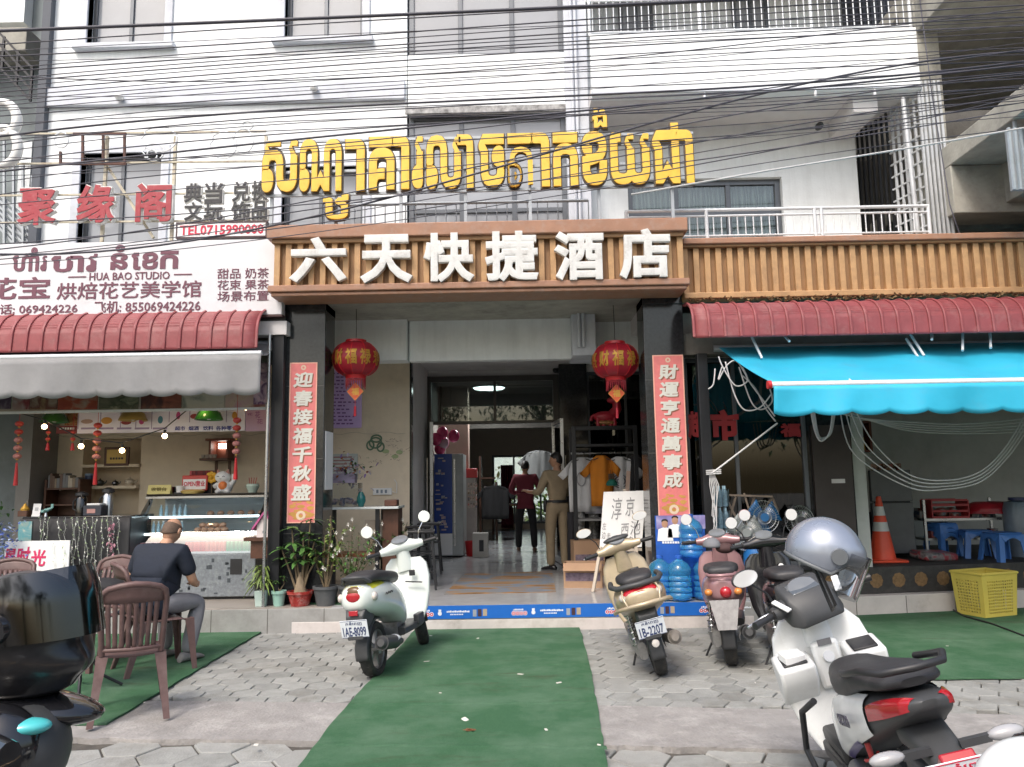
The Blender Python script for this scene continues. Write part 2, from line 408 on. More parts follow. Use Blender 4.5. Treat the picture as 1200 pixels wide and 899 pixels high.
# strip of poured concrete between the two pavings, in the line of the crack
SLAB_T = [G(-260, 818), G(205, 822), G(692, 827), G(1010, 834), G(1500, 846)]
SLAB_B = [G(-260, 864), G(90, 865), G(370, 868.5), G(712, 873.3), G(860, 877.5), G(1500, 895)]
hexes([p for p in [(-9, 8.7), tuple(G(-260,818).xy), tuple(G(205,822).xy), tuple(G(560,825).xy), (-.2, 8.7)]], .125, True, R(2), 0, 'left_pavement')
hexes([(-.25, 8.7), tuple(G(560,825).xy), tuple(G(1010,834).xy), tuple(G(1500,846).xy), (9.5, 8.8)], .135, False, R(-2), 0, 'right_pavement')
hexes([tuple(p.xy) for p in SLAB_B] + [(7, 1.3), (-7, 1.3)], .19, False, R(4), -.02, 'front_pavement')
SLABM = mat('poured_concrete', (.262,.25,.24), .9, var=.2, vs_=4, bump=.5, bs=45, dirt=(.46,.44,.425), da=.75, ds=3.2)
g = MB()
top = [Vector((p.x, p.y, .004)) for p in reversed(SLAB_T)]; bot = [Vector((p.x, p.y + random.uniform(-.012, .012), .004)) for p in SLAB_B]
bot2 = []
for a, b in zip(bot, bot[1:]):
 for k in range(14): q = a.lerp(b, k/14); q.y += random.uniform(-.014, .014); bot2.append(q)
bot2.append(bot[-1])
n = len(top) + len(bot2); ring_ = top + bot2
g.add(ring_ + [p - Vector((0,0,.07)) for p in ring_], [tuple(range(n)), tuple(range(2*n-1, n-1, -1))] + [(i, (i+1) % n, (i+1) % n + n, i + n) for i in range(n)])
kind(g.build('concrete_strip', SLABM))
# artificial turf
TM, N, L, P = nodes_mat('artificial_turf')
tc = N.new('ShaderNodeTexCoord')
n0 = N.new('ShaderNodeTexNoise'); n0.inputs['Scale'].default_value = 340; n0.inputs['Detail'].default_value = 2; L.new(tc.outputs['Object'], n0.inputs['Vector'])
n1 = N.new('ShaderNodeTexNoise'); n1.inputs['Scale'].default_value = 1.6; n1.inputs['Detail'].default_value = 8; n1.inputs['Roughness'].default_value = .7; L.new(tc.outputs['Object'], n1.inputs['Vector'])
r0 = N.new('ShaderNodeValToRGB'); r0.color_ramp.elements[0].position = .32; r0.color_ramp.elements[1].position = .7
r0.color_ramp.elements[0].color = (.030,.090,.044,1); r0.color_ramp.elements[1].color = (.092,.212,.112,1); L.new(n0.outputs['Fac'], r0.inputs[0])
mx = N.new('ShaderNodeMixRGB'); mx.inputs['Color2'].default_value = (.17,.27,.185,1)
mr = N.new('ShaderNodeMapRange'); mr.inputs['From Min'].default_value = .42; mr.inputs['From Max'].default_value = .78; mr.inputs['To Max'].default_value = .75; L.new(n1.outputs['Fac'], mr.inputs[0])
L.new(mr.outputs[0], mx.inputs['Fac']); L.new(r0.outputs[0], mx.inputs['Color1'])
n2 = N.new('ShaderNodeTexNoise'); n2.inputs['Scale'].default_value = .9; n2.inputs['Detail'].default_value = 7; n2.inputs['Roughness'].default_value = .75
mp = N.new('ShaderNodeMapping'); mp.inputs['Location'].default_value = (3.1, 1.7, 0); mp.inputs['Scale'].default_value = (.8, 3.2, 1); L.new(tc.outputs['Object'], mp.inputs[0]); L.new(mp.outputs[0], n2.inputs['Vector'])
m2 = N.new('ShaderNodeMapRange'); m2.inputs['From Min'].default_value = .56; m2.inputs['From Max'].default_value = .72; m2.inputs['To Max'].default_value = .8; L.new(n2.outputs['Fac'], m2.inputs[0])
mz = N.new('ShaderNodeMixRGB'); mz.inputs['Color2'].default_value = (.075,.085,.05,1); L.new(m2.outputs[0], mz.inputs['Fac']); L.new(mx.outputs[0], mz.inputs['Color1'])
L.new(mz.outputs[0], P.inputs['Base Color']); P.inputs['Roughness'].default_value = .95; P.inputs['Specular IOR Level'].default_value = .15
bp = N.new('ShaderNodeBump'); bp.inputs['Strength'].default_value = .9; bp.inputs['Distance'].default_value = .01; L.new(n0.outputs['Fac'], bp.inputs['Height']); L.new(bp.outputs[0], P.inputs['Normal'])
def carpet(name, pts, seams=()):
 """thin pile mat with a slightly wandering edge, lying on the paving, draped over the step of the strip"""
 out = []
 for a, b in zip(pts, pts[1:] + pts[:1]):
  a, b = Vector(a).to_2d(), Vector(b).to_2d(); k = max(2, int((b - a).length / .12))
  nrm = Vector((-(b-a).y, (b-a).x)).normalized()
  for i in range(k):
   q = a.lerp(b, i/k); q = q + nrm * random.uniform(-.007, .007); out.append(q)
 b_ = bmesh.new(); vs1 = [b_.verts.new((q.x, q.y, .020)) for q in out]; f = b_.faces.new(vs1)
 r_ = bmesh.ops.extrude_face_region(b_, geom=[f]);
 for v in [e for e in r_['geom'] if isinstance(e, bmesh.types.BMVert)]: v.co.z = .008
 me = bpy.data.meshes.new(name); bmesh.ops.recalc_face_normals(b_, faces=b_.faces); b_.to_mesh(me); b_.free(); me.materials.append(TM)
 o = bpy.data.objects.new(name, me); COL.objects.link(o); return kind(o)
carpet('turf_runner', [G(488,738), G(677,729.5), G(690,775), G(700,832), G(714,905), G(725,990), G(300,990), G(347,905), G(372,872), G(408,828), G(440,793), G(470,758)])
carpet('turf_left', [G(220,739), G(313,738), G(125,851), G(60,852), G(-60,853), G(-700,857), G(-300,742)])
carpet('turf_right', [G(950,722), G(985,719), G(1060,713), G(1205,711.5), G(1800,706), G(1900,797), G(1200,797), G(1090,798), G(1000,801), G(940,803)])
# folds and dirt bands across the runner
g = MB()
for (xa, ya, xb, yb) in ((372,872,711,876),(410,825,698,823),(452,782,690,778),(1090,752,1200,747)):
 a, b = G(xa, ya, .02), G(xb, yb, .02); n = 40; h = [random.uniform(.3, 1) for _ in range(n + 1)]
 P_ = [a.lerp(b, k/n) + Vector((0, .012*math.sin(k*.9 + ya), 0)) for k in range(n + 1)]
 g.loft([[q + Vector((0,-.035,0)), q + Vector((0,-.008,.007*h[i])), q + Vector((0,.008,.006*h[i])), q + Vector((0,.03,0))] for i, q in enumerate(P_)], False, False)
kind(g.build('turf_folds', TM, smooth=180))
# platforms
KERB = mat('grey_kerb_tile', (.30,.30,.29), .6, var=.12, vs_=6, dirt=(.15,.14,.13), da=.6)
KERB_L = mat('pale_step_tile', (.56,.52,.50), .5, var=.1, dirt=(.25,.21,.18), da=.6)
FLOOR = mat('glossy_floor_tile', (.37,.375,.385), .16, var=.1, vs_=1.5, dirt=(.16,.16,.16), da=.4, ds=1.2)
YF = 8.62; PZ = .27
xL, xR = -9.5, 2.92
pl = MB(); pl.box(xL, xR, YF, 26, -.05, PZ - .012)
kind(pl.build('entrance_platform', KERB, bevel=.004))
fl = MB(); fl.box(-2.1, 3.0, YF + .002, 26, PZ - .012, PZ)
kind(fl.build('lobby_floor', FLOOR))
fl = MB(); fl.box(xL, -2.104, YF + .012, 13, PZ - .012, PZ - .001)
kind(fl.build('left_shop_floor', mat('shop_floor_tile', (.30,.27,.24), .35, var=.15)))
# joints of the kerb tiles
g = MB()
for x in [-9 + .62 * k for k in range(12)]: g.box(x - .003, x + .003, YF - .0022, YF, -.02, PZ - .013)
kind(g.build('kerb_joints', EARTH))
# pale first step
sx0 = G(343, 741).x; Y1 = G(450, 740).y
st = MB(); st.box(sx0, 2.5, Y1, YF - .0025, -.05, .115)
kind(st.build('entrance_step', KERB_L, bevel=.006))
g = MB(); c0 = G(343, 741)
for k in range(7): g.obox((sx0 - .012 + random.uniform(0,.01), Y1 + .03 + k*.035, .03 + .02*random.random()), (.05,.05,.06), Euler((random.random(), random.random(), random.random())))
kind(g.build('broken_step_edge', mat('broken_mortar', (.36,.33,.29), .95, var=.3, bump=.8), bevel=.008))
# right shop: tile riser, then a riser and floor covered in dark patterned matting
DARKMAT = mat('dark_shop_matting', (.035,.033,.032), .7, var=.3, vs_=12, dirt=(.10,.09,.08), da=.6, ds=4)
YR = 8.82
RSL = .16                                   # the right shop's step runs back a little towards the right
def yr(x, off=0.0): return YR + off + RSL*(x - 2.0)
def skew(x0, x1, off, yb, z0, z1):
 return MB().prism([(x0, yr(x0, off)), (x1, yr(x1, off)), (x1, yb), (x0, yb)], 'xy', z0, z1)
kind(skew(xR + .004, 11, 0, 14, -.05, .225).build('right_shop_step', KERB_L, bevel=.005))
rs_ = skew(xR + .006, 11, .14, 20, .2255, .53).build('right_shop_platform', DARKMAT, bevel=.01); kind(rs_)
g = MB()
for k in range(8): x = 3.2 + .62*k; g.box(x - .003, x + .003, yr(x) - .0035, yr(x) + .01, -.02, .215)
kind(g.build('step_joints', EARTH))
ROSETTE = mat('matting_rosette', (.20,.12,.055), .8, var=.35, vs_=30)
g = MB(); sl = Vector((1, RSL, 0)).normalized(); nn = Vector((RSL, -1, 0)).normalized()
for k in range(20):
 x = 3.3 + k * .285; c = Vector((x, yr(x, .14), .375))
 for q, r_, e in [(c + sl*.052*math.cos(a*2*PI/9) + Vector((0,0,.052*math.sin(a*2*PI/9))), .034, .0024) for a in range(9)] + [(c, .05, .003)]:
  g.cyl(q + nn*.0003, q + nn*e, r_, n=9)
kind(g.build('matting_pattern', ROSETTE))
# litter: scraps on the paving and carpets
LIT = mat('litter_scrap', (.62,.60,.55), .9, var=.2)
g = MB()
for (x, y) in [(448,758),(516,812),(545,843),(640,855),(505,745),(560,748),(702,873),(690,742),(530,732),(170,823),(1005,870),(930,760),(1110,757),(655,800),(610,790),(500,775),(300,873),(735,735),(885,800)]:
 p = G(x, y, .024); a = random.random() * 6; l = random.uniform(.015, .05)
 g.obox(p, (l, l * random.uniform(.3, .8), .004), Euler((random.uniform(-.2,.2), random.uniform(-.2,.2), a)))
kind(g.build('ground_litter', LIT), 'stuff')
g = MB()
for k in range(5):
 p = G(547 + k * 2, 855 + (k % 2), .024); g.obox(p, (.05, .018, .004), Euler((.3*random.random(), .3, random.random()*3)))
tag(g.build('fallen_leaf', mat('dry_leaf', (.20,.09,.04), .9)), 'brown dry leaf lying on the green runner', 'leaf')
# ---------------------------------------------------------------- the hotel building
YW = 9.9
HB = thing('hotel_building', 'white rendered hotel building with black granite pillars and an open shopfront below', 'building', (0, 9, 0))
def boxpart(name, m, parent, px=None, Y0=None, Y1=None, world=None, **k):
 """block seen at a pixel rectangle on plane Y0, running back to Y1"""
 if px: x0, x1, z0, z1 = UR(*px, Y0)
 else: x0, x1, z0, z1 = world
 return MB().box(x0, x1, Y0, Y1, z0, z1).build(name, m, parent, **k)
def wall_holes(mb, x0, x1, z0, z1, holes, Y0, Y1):
 xs = sorted(set([x0, x1] + [min(max(h[i], x0), x1) for h in holes for i in (0, 1)]))
 for a, b in zip(xs, xs[1:]):
  if b - a < 1e-5: continue
  cut = sorted([(h[2], h[3]) for h in holes if h[0] <= a + 1e-6 and h[1] >= b - 1e-6])
  z = z0
  for c, d in cut:
   if c > z: mb.box(a, b, Y0, Y1, z, min(c, z1))
   z = max(z, d)
  if z < z1: mb.box(a, b, Y0, Y1, z, z1)
def window(rect, Y, cols, rows=(), fr=.055, glass_m=None, parent=None, name='window', deep=.06):
 """frame as a part, each pane a sub-part; cols/rows: fractions of mullions and transoms"""
 x0, x1, z0, z1 = rect; mb = MB(); D0, D1 = Y, Y + deep
 mb.box(x0, x0+fr, D0, D1, z0, z1); mb.box(x1-fr, x1, D0, D1, z0, z1)
 mb.box(x0+fr, x1-fr, D0+.001, D1-.001, z0, z0+fr); mb.box(x0+fr, x1-fr, D0+.001, D1-.001, z1-fr, z1)
 for c in cols: xm = x0 + (x1-x0)*c; mb.box(xm-fr*.45, xm+fr*.45, D0+.004, D1-.004, z0+fr, z1-fr)
 for r_ in rows: zm = z0 + (z1-z0)*r_; mb.box(x0+fr, x1-fr, D0+.008, D1-.008, zm-fr*.4, zm+fr*.4)
 f = mb.build(name, DARK_AL, parent, bevel=.004)
 cs = [0] + list(cols) + [1]
 for i, (a, b) in enumerate(zip(cs, cs[1:])):
  MB().box(x0 + (x1-x0)*a + .012, x0 + (x1-x0)*b - .012, Y + .03 + .004*(i % 2), Y + .036 + .004*(i % 2), z0+.01, z1-.01).build('pane', glass_m or WIN, f)
 return f
ZT = U(300, -70, YW).z
wl0, wl1 = U(47, 150, YW).x, U(477, 60, YW).x
H = [UR(*r, YW) for r in ((105,-60,195,53), (335,-60,425,46), (92,180,187,330), (330,196,425,330))]
mb = MB(); wall_holes(mb, wl0, wl1, 3.2, ZT, H, YW, YW + .3)
mb.build('wall', WHITE_WALL, HB)
for h, c in zip(H, ((.5,), (.5,), (.46,), (.45,))):
 window((h[0], h[1], h[2], h[3]), YW + .12, c, (), parent=HB)
 t = .11; s = MB()
 s.box(h[0]-t, h[0], YW-.03, YW+.119, h[2]-.0, h[3]+t); s.box(h[1], h[1]+t, YW-.03, YW+.119, h[2], h[3]+t)
 s.box(h[0], h[1], YW-.029, YW+.119, h[3], h[3]+t-.001)
 s.build('window_surround', WALL_TRIM, HB, bevel=.006)
 MB().box(h[0]-t-.05, h[1]+t+.05, YW-.09, YW+.119, h[2]-.08, h[2]-.001).build('window_sill', WALL_TRIM, HB, bevel=.01)
# pale pane colour stands in for the reflected sky; a string course
b = UR(47, 98, 470, 120, YW - .07)
MB().box(wl0 - .02, wl1 - .02, YW - .07, YW - .002, b[2], b[3]).build('string_course', WALL_TRIM, HB, bevel=.012)
# centre bay
cx0, cx1 = U(478, 95, YW - .05).x, U(662, 95, YW - .05).x
s0 = UR(478, 63, 662, 130, YW - .05)
MB().box(cx0, cx1, YW - .05, YW + .28, s0[2], s0[3]).build('spandrel', WHITE_WALL, HB, bevel=.01)
MB().box(cx0 - .03, cx1 + .03, YW - .09, YW - .052, s0[2] - .035, s0[2] + .055).build('spandrel_lip', mat('stained_ledge', (.34,.34,.34), .9, var=.5, vs_=14, dirt=(.08,.08,.08), da=.8, ds=6), HB)
w0 = UR(480, -60, 661, 62, YW + .05); window((cx0, cx1, s0[3] + .002, ZT), YW + .05, (.333, .667), (), fr=.07, parent=HB)
w1 = UR(480, 139, 663, 330, YW + .05)
window((cx0, cx1, w1[2], s0[2] - .002), YW + .05, (.335, .665), (.42,), fr=.07, parent=HB)
MB().box(cx0, cx1, YW + .12, YW + .28, 3.2, w1[2]).build('spandrel', WHITE_WALL, HB)
# pilaster with pipes right of the bay
p0, p1 = U(663, 120, YW - .12).x, U(690, 120, YW - .12).x
MB().box(p0, p1, YW - .12, YW + .6, 3.2, ZT).build('pilaster', WALL_TRIM, HB, bevel=.01)
mb = MB()
for px in (672, 677): x = U(px, 150, YW - .16).x; mb.cyl((x, YW - .16, 3.3), (x, YW - .16, ZT), .022, n=8)
mb.build('drain_pipe', WALL_TRIM, HB, smooth=40)
# right half: wall set back under the balcony
YB = 10.3
r0, r1_ = p1 - .02, U(1003, 180, YB).x
hw = UR(737, 209, 919, 310, YB)
ZB0 = U(900, 108, 9.35).z
mb = MB(); wall_holes(mb, r0, r1_, 3.2, ZB0 + .02, [hw], YB, YB + .3); mb.build('wall', WHITE_WALL, HB)
wf = window(hw, YB + .08, (.32, .66), (.62,), fr=.075, glass_m=CLEAR, parent=HB)
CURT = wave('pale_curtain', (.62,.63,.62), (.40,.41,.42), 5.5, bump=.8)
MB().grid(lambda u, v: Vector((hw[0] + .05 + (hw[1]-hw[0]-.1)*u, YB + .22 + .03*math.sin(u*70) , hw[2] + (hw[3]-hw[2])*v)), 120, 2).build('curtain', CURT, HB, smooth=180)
MB().box(hw[0]-.1, hw[1]+.1, YB + .31, YB + .34, hw[2]-.1, hw[3]+.1).build('window_backing', CONC_D, HB)
# balcony: parapet face, soffit, beams under it
bp0, bp1 = p1 + .002, U(1077, 70, 9.35).x
ZB1 = U(870, 36, 9.35).z
MB().box(bp0, bp1, 9.35, 9.5, ZB0, ZB1).build('balcony_parapet', WHITE_WALL, HB, bevel=.012)
MB().box(bp0, bp1 - .002, 9.502, 11.4, ZB0 + .02, ZB0 + .2).build('balcony_soffit', SOFFIT, HB)
xq = U(985, 140, 9.9).x
MB().box(xq, xq + .32, 9.503, 10.298, ZB0 - .22, ZB0 + .019).build('balcony_beam', SOFFIT, HB, bevel=.008)
MB().box(r1_ + .001, bp1, 10.6, 10.9, ZB0 - .3, ZB0 + .018).build('balcony_beam', SOFFIT, HB, bevel=.008)
MB().box(bp0, bp1, 9.33, 9.349, ZB0 + .02, ZB0 + .05).build('drip_ledge', WALL_TRIM, HB)
mb = MB()
for px in (827, 958, 1028): x = U(px, 112, 9.3).x; mb.cyl((x, 9.36, ZB0 - .07), (x, 9.36, ZB0 + .02), .02, n=8)
mb.build('drain_stub', WHITE_STEEL, HB)
def railing(name, x0, x1, Y, z0, z1, n, m, parent, posts=(), rails=()):
 mb = MB(); mb.cyl((x0, Y, z1), (x1, Y, z1), .020, n=10); mb.cyl((x0, Y, z0), (x1, Y, z0), .012, n=8)
 for r_ in rails: mb.cyl((x0, Y, r_), (x1, Y, r_), .014, n=8)
 for i in range(n + 1):
  x = x0 + (x1-x0)*i/n; mb.cyl((x, Y, z0), (x, Y, z1 if not rails else rails[-1]), .0075, n=6)
 for x in posts: mb.cyl((x, Y, z0 - .05), (x, Y, z1), .022, n=10)
 return mb.build(name, m, parent, smooth=40)
# railing on top of the parapet with a dark grille door behind, and the terrace railing over the fascia
rt = UR(680, 2, 1075, 34, 9.42)
railing('balcony_railing', bp0 - .05, bp1 - .02, 9.42, ZB1 + .06, ZB1 + .95, 46, WHITE_STEEL, HB, [bp0, bp0 + 1.45, bp0 + 2.9, bp1 - .03], [ZB1 + .5])
MB().box(bp0, bp1, 11.2, 11.4, ZB1 - .2, ZT).build('wall', WHITE_WALL, HB)
mb = MB(); xa, xb = U(988, 20, 10.9).x, U(1040, 20, 10.9).x
for i in range(12): x = xa + (xb-xa)*i/11; mb.box(x, x+.045, 10.9, 10.94, ZB1, ZT)
mb.box(xa-.05, xb+.05, 10.89, 10.95, ZB1 + .8, ZB1 + .86); mb.build('grille_gate', BLACK_MET, HB)
for a_, b_ in ((725, 765), (858, 900)):
 xa, xb = U(a_, 20, 11.15).x, U(b_, 20, 11.15).x
 window((xa, xb, ZB1 + .2, ZT), 11.12, (.5,), (), parent=HB)
tr = UR(690, 243, 1092, 276, 9.0); zt0, zt1 = U(950, 277, 9.0).z, U(950, 244, 9.0).z
railing('terrace_railing', U(733, 260, 9.0).x, U(1090, 260, 9.0).x, 9.0, zt0 + .03, zt1, 38, WHITE_STEEL, HB, [U(p, 260, 9.0).x for p in (734, 828, 955, 963, 1089)], [zt1 - .075])
zt2, zt3 = U(575, 262, 9.15).z, U(575, 240, 9.15).z
railing('terrace_railing', U(380, 260, 9.2).x, U(690, 260, 9.2).x, 9.2, zt2, zt3 + .05, 26, GREY_STEEL, HB, [], [])
# terrace slab behind the fascias
zs = U(950, 279, 8.9).z
MB().box(U(330, 270, 9).x, U(1112, 270, 9.0).x, 8.98, 11.0, 3.74, zt0 - .06).build('terrace_slab', CONC, HB)
# steel security grille at the terrace end
gx0, gx1 = bp1 + .02, r1_ + .05
mb = MB(); mb2 = MB(); A = Vector((bp1 - .02, 9.4, 0)); B_ = Vector((r1_ + .08, 11.0, 0))
for i in range(17):
 q = A.lerp(B_, i/16); (mb if i > 5 else mb2).bar((q.x, q.y, zt0), (q.x, q.y, ZB0), .028, .028)
for k in range(12):
 z = zt0 + (ZB0 - zt0) * (k + .5) / 12; a, b = A.lerp(B_, .02), A.lerp(B_, .36)
 mb2.bar((a.x, a.y, z), (b.x, b.y, z), .022, .022)
mb.build('security_grille', BLACK_MET, HB);
for i in range(5):
 x = bp1 + .03 + .055*i; mb2.bar((x, 9.38, zt0), (x - .02, 9.38, ZB0 + .12), .03, .03)
mb2.build('security_grille', mat('dull_white_steel', (.48,.50,.52), .5, .1, dirt=(.3,.27,.23), da=.4, ds=10), HB)
MB().cyl(U(1058, 115, 9.42), U(1076, 274, 9.3), .028, n=10).build('support_pole', MC['dull_white_steel'], HB, smooth=40)
# ---- ground floor
PILZ = U(356, 349, 8.9).z
xl0, xl1 = U(332, 480, 8.9).x, U(380, 480, 8.9).x
xr0, xr1 = U(757.5, 480, 8.9).x, U(805, 480, 8.9).x
for a, b in ((xl0, xl1), (xr0, xr1)):
 p = MB().box(a, b, 8.9, 9.36, PZ, PILZ).build('pillar', BLACK_STONE, HB, bevel=.006)
 MB().box(a - .0, b + .0, 8.88, 9.38, PILZ - .16, PILZ - .001).build('pillar_head', BLACK_STONE, p, bevel=.006)
 j = MB()
 for z in (1.05, 1.9, 2.75): j.box(a + .004, b - .004, 8.897, 8.8995, z - .003, z + .003)
 j.build('stone_joint', mat('stone_joint', (.07,.07,.07), .6), p)
CZ = PILZ
# porch ceiling, beams
YC = 10.75
zbm = U(610, 406, YC).z
MB().box(-2.7, 2.9, 8.9, YC, CZ + .001, CZ + .25).build('porch_ceiling', SOFFIT, HB)
MB().box(U(504, 400, YC).x, 2.9, YC, YC + .25, zbm, CZ + .2).build('ceiling_beam', SOFFIT, HB)
zb2 = U(440, 392, 10.45).z
MB().box(-2.7, U(501, 380, 10.45).x, 10.45, YC - .002, zb2, CZ - .0005).build('ceiling_beam', SOFFIT, HB)
MB().box(xr0 + .06, xr0 + .36, 9.37, YC - .002, CZ - .28, CZ - .0006).build('ceiling_beam', SOFFIT, HB)
STAIN = mat('mould_stain', (.06,.05,.045), .95, var=.5, vs_=20)
mb = MB(); rng = random.Random(5)
for k in range(150):
 u_ = rng.gauss(0, 1); px = 665 + u_*26 + rng.uniform(-6, 6); py = 376 + rng.gauss(0, 4.0) - (px-665)*.04
 q = ray(px, py); t = (CZ - .0035 - 1.6) / q.z; P_ = EYE + q * t
 if P_.y > YC - .05 or P_.x > xr0 or P_.y < 9.0: continue
 r_ = rng.uniform(.008, .04); m_ = rng.randint(5, 8); a0 = rng.random()*6
 mb.add([(P_.x + r_*rng.uniform(.6,1.3)*math.cos(a0+i*2*PI/m_), P_.y + r_*rng.uniform(.6,1.3)*math.sin(a0+i*2*PI/m_), P_.z) for i in range(m_)], [tuple(range(m_))])
mb.build('mould_stain', STAIN, HB)
mb = MB()
for (px, py) in ((457, 354), (554, 352), (654, 349)):
 q = ray(px, py); t = (CZ - .002 - 1.6)/q.z; P_ = EYE + q*t; mb.lathe([(.055, .0), (.06, -.008), (.075, -.004), (.075, .004)], (P_.x, P_.y, P_.z), 18)
 mb.cyl((P_.x, P_.y, P_.z + .001), (P_.x, P_.y, P_.z - .003), .054, n=16)
mb.build('downlight', mat('dead_downlight', (.16,.14,.13), .4), HB)
MB().box(-1.6, 2.9, YC + .251, 13.6, zbm + .02, zbm + .2).build('porch_ceiling', SOFFIT, HB)
# back wall of shop and porch, side wall into the lobby
YK = 11.0
bw1 = U(480, 520, YK).x
nic = UR(96, 514, 164, 606, YK)
mb = MB(); wall_holes(mb, -9.5, bw1, PZ, CZ, [nic], YK, YK + .2); mb.build('back_wall', BEIGE, HB)
mb = MB(); mb.box(nic[0]-.05, nic[1]+.05, YK + .36, YK + .4, nic[2]-.05, nic[3]+.05)
mb.box(nic[0]-.04, nic[0], YK + .2, YK + .36, nic[2], nic[3]); mb.box(nic[1], nic[1]+.04, YK + .2, YK + .36, nic[2], nic[3]); mb.box(nic[0]-.04, nic[1]+.04, YK + .2, YK + .36, nic[3], nic[3]+.04)
mb.build('wall_niche', BEIGE, HB)
z1 = U(130, 546, YK).z
MB().box(nic[0] + .001, nic[1] - .001, YK - .06, YK + .358, z1 - .02, z1 + .02).build('niche_shelf', BEIGE, HB)
z2 = U(130, 571, YK).z
MB().box(nic[0] + .001, nic[1] - .001, YK - .10, YK + .357, z2 - .02, z2 + .02).build('niche_shelf', BEIGE, HB)
YD = 13.2
LOBW = mat('lobby_paint', (.34,.32,.29), .6, var=.08)
MB().box(bw1 - .2, bw1, YK + .201, YD, PZ, zbm + .02).build('side_wall', SOFFIT, HB)
MB().box(bw1 + .001, bw1 + .03, YK - .0, YK + .14, PZ, zbm + .0).build('corner_trim', BLACK_STONE, HB)
MB().box(-9.5, -2.7, 8.75, YK, 3.34, 3.5).build('shop_ceiling', SOFFIT, HB)
MB().box(-9.5, xl0, 8.9, YK, 3.501, 3.9).build('shop_slab', CONC, HB)
cp = UR(20, 470, 36, 620, 10.4); MB().box(cp[0], cp[1], 10.4, YK - .001, PZ, 3.339).build('shop_pillar', mat('grey_pillar_paint', (.22,.21,.20), .7), HB)
# lobby shell
panel_z0 = U(578, 441, YD).z
lx0, lx1 = U(500, 600, YD).x, U(657, 600, YD).x
MB().box(lx0 - .001, lx1, YD + .001, YD + .15, panel_z0, zbm + .019).build('transom_panel', SOFFIT, HB)
IZ = panel_z0 + .12
MB().box(lx0 - 1.2, 3.9, YD + .151, 23, IZ, IZ + .2).build('lobby_ceiling', LOBW, HB)
MB().box(lx0 - .25, lx0 - .05, YD + .151, 23, PZ, IZ).build('lobby_wall', LOBW, HB)
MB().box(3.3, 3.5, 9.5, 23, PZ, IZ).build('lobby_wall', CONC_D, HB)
far = UR(577, 533, 668, 604, 22)
mb = MB(); wall_holes(mb, lx0 - .05, 3.3, PZ, IZ, [(far[0], far[1], PZ + .15, far[3])], 22, 22.2); mb.build('lobby_wall', mat('cream_lobby_wall', (.52,.45,.36), .6, var=.05), HB)
window((far[0], far[1], PZ + .15, far[3]), 22.05, (.28, .62), (), fr=.06, glass_m=CLEAR, parent=HB)
zbm2 = U(570, 502, 17).z
MB().box(lx0 - .05, 3.3, 17, 17.3, zbm2, IZ - .001).build('lobby_beam', CONC_D, HB)
cb = UR(527, 500, 549, 650, 15.5)
MB().box(lx0 - .05, cb[1], 15.5, 16.0, PZ, IZ - .002).build('lobby_pier', mat('pier_paint', (.30,.22,.18), .6), HB)
# dark stone pier right of the door and its white band, shop window beyond
q0 = UR(657, 406, 690, 660, 12.6)
MB().box(q0[0], q0[1], 12.6, 13.15, PZ, zbm + .018).build('pier', BLACK_STONE, HB, bevel=.004)
q1 = UR(690, 410, 760, 435, 12.7)
MB().box(q0[1] + .001, 3.3, 12.7, 12.9, q1[2], zbm + .018).build('transom_panel', SOFFIT, HB)
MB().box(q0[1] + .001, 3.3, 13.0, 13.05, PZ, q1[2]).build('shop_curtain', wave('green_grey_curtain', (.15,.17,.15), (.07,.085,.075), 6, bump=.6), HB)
window((q0[1] + .002, 3.28, PZ, q1[2] - .001), 12.75, (.3, .62), (), fr=.05, glass_m=TINT, parent=HB)
# right shop shell
YG = 9.3
gx0_, gx1_ = xr1 + .06, U(948, 560, YG).x
MB().box(U(948, 560, YG).x + .002, U(1003, 560, YG).x, YG + .05, YG + .25, .56, 3.2).build('shop_pier', BLACK_STONE, HB)
dd = UR(955, 498, 1000, 640, YG)
dr = MB().box(dd[0], dd[1], YG + .0, YG + .048, .57, dd[3]).build('shop_door', mat('dark_door', (.045,.034,.032), .4, var=.2), HB)
MB().box(dd[0] + .2, dd[0] + .36, YG - .006, YG - .001, 1.52, 1.57).build('door_plate', STEEL, dr)
window((gx0_, gx1_, .56, 3.06), YG, (.42,), (), fr=.05, glass_m=TINT, parent=HB)
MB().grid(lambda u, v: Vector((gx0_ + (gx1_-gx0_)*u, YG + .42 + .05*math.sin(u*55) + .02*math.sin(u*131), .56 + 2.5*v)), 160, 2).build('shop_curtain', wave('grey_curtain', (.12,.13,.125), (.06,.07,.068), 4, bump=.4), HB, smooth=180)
GREYW = mat('grey_shop_wall', (.46,.47,.46), .7, var=.12, vs_=2, dirt=(.28,.28,.27), da=.5, ds=1.5, bump=.1)
MB().box(U(1003, 560, YG).x - .05, 9.8, 12.1, 12.3, .53, 3.6).build('back_wall', GREYW, HB)
MB().box(U(1003, 560, YG).x + .001, U(1003, 560, YG).x + .15, YG + .06, 12.1, .53, 3.3).build('side_wall', GREYW, HB)
MB().box(9.8, 10, YG, 12.3, .53, 3.6).build('side_wall', GREYW, HB)
MB().box(xr1, 10, YG - .1, 12.3, 3.3, 3.6).build('shop_ceiling', CONC, HB)
MB().box(xr1 + .001, 10, 8.95, 9.2, 3.05, 3.3).build('shop_lintel', CONC_D, HB)
MB().box(-9.5, xl0 - .1, 8.95, 9.2, 3.05, 3.34).build('shop_lintel', CONC_D, HB)
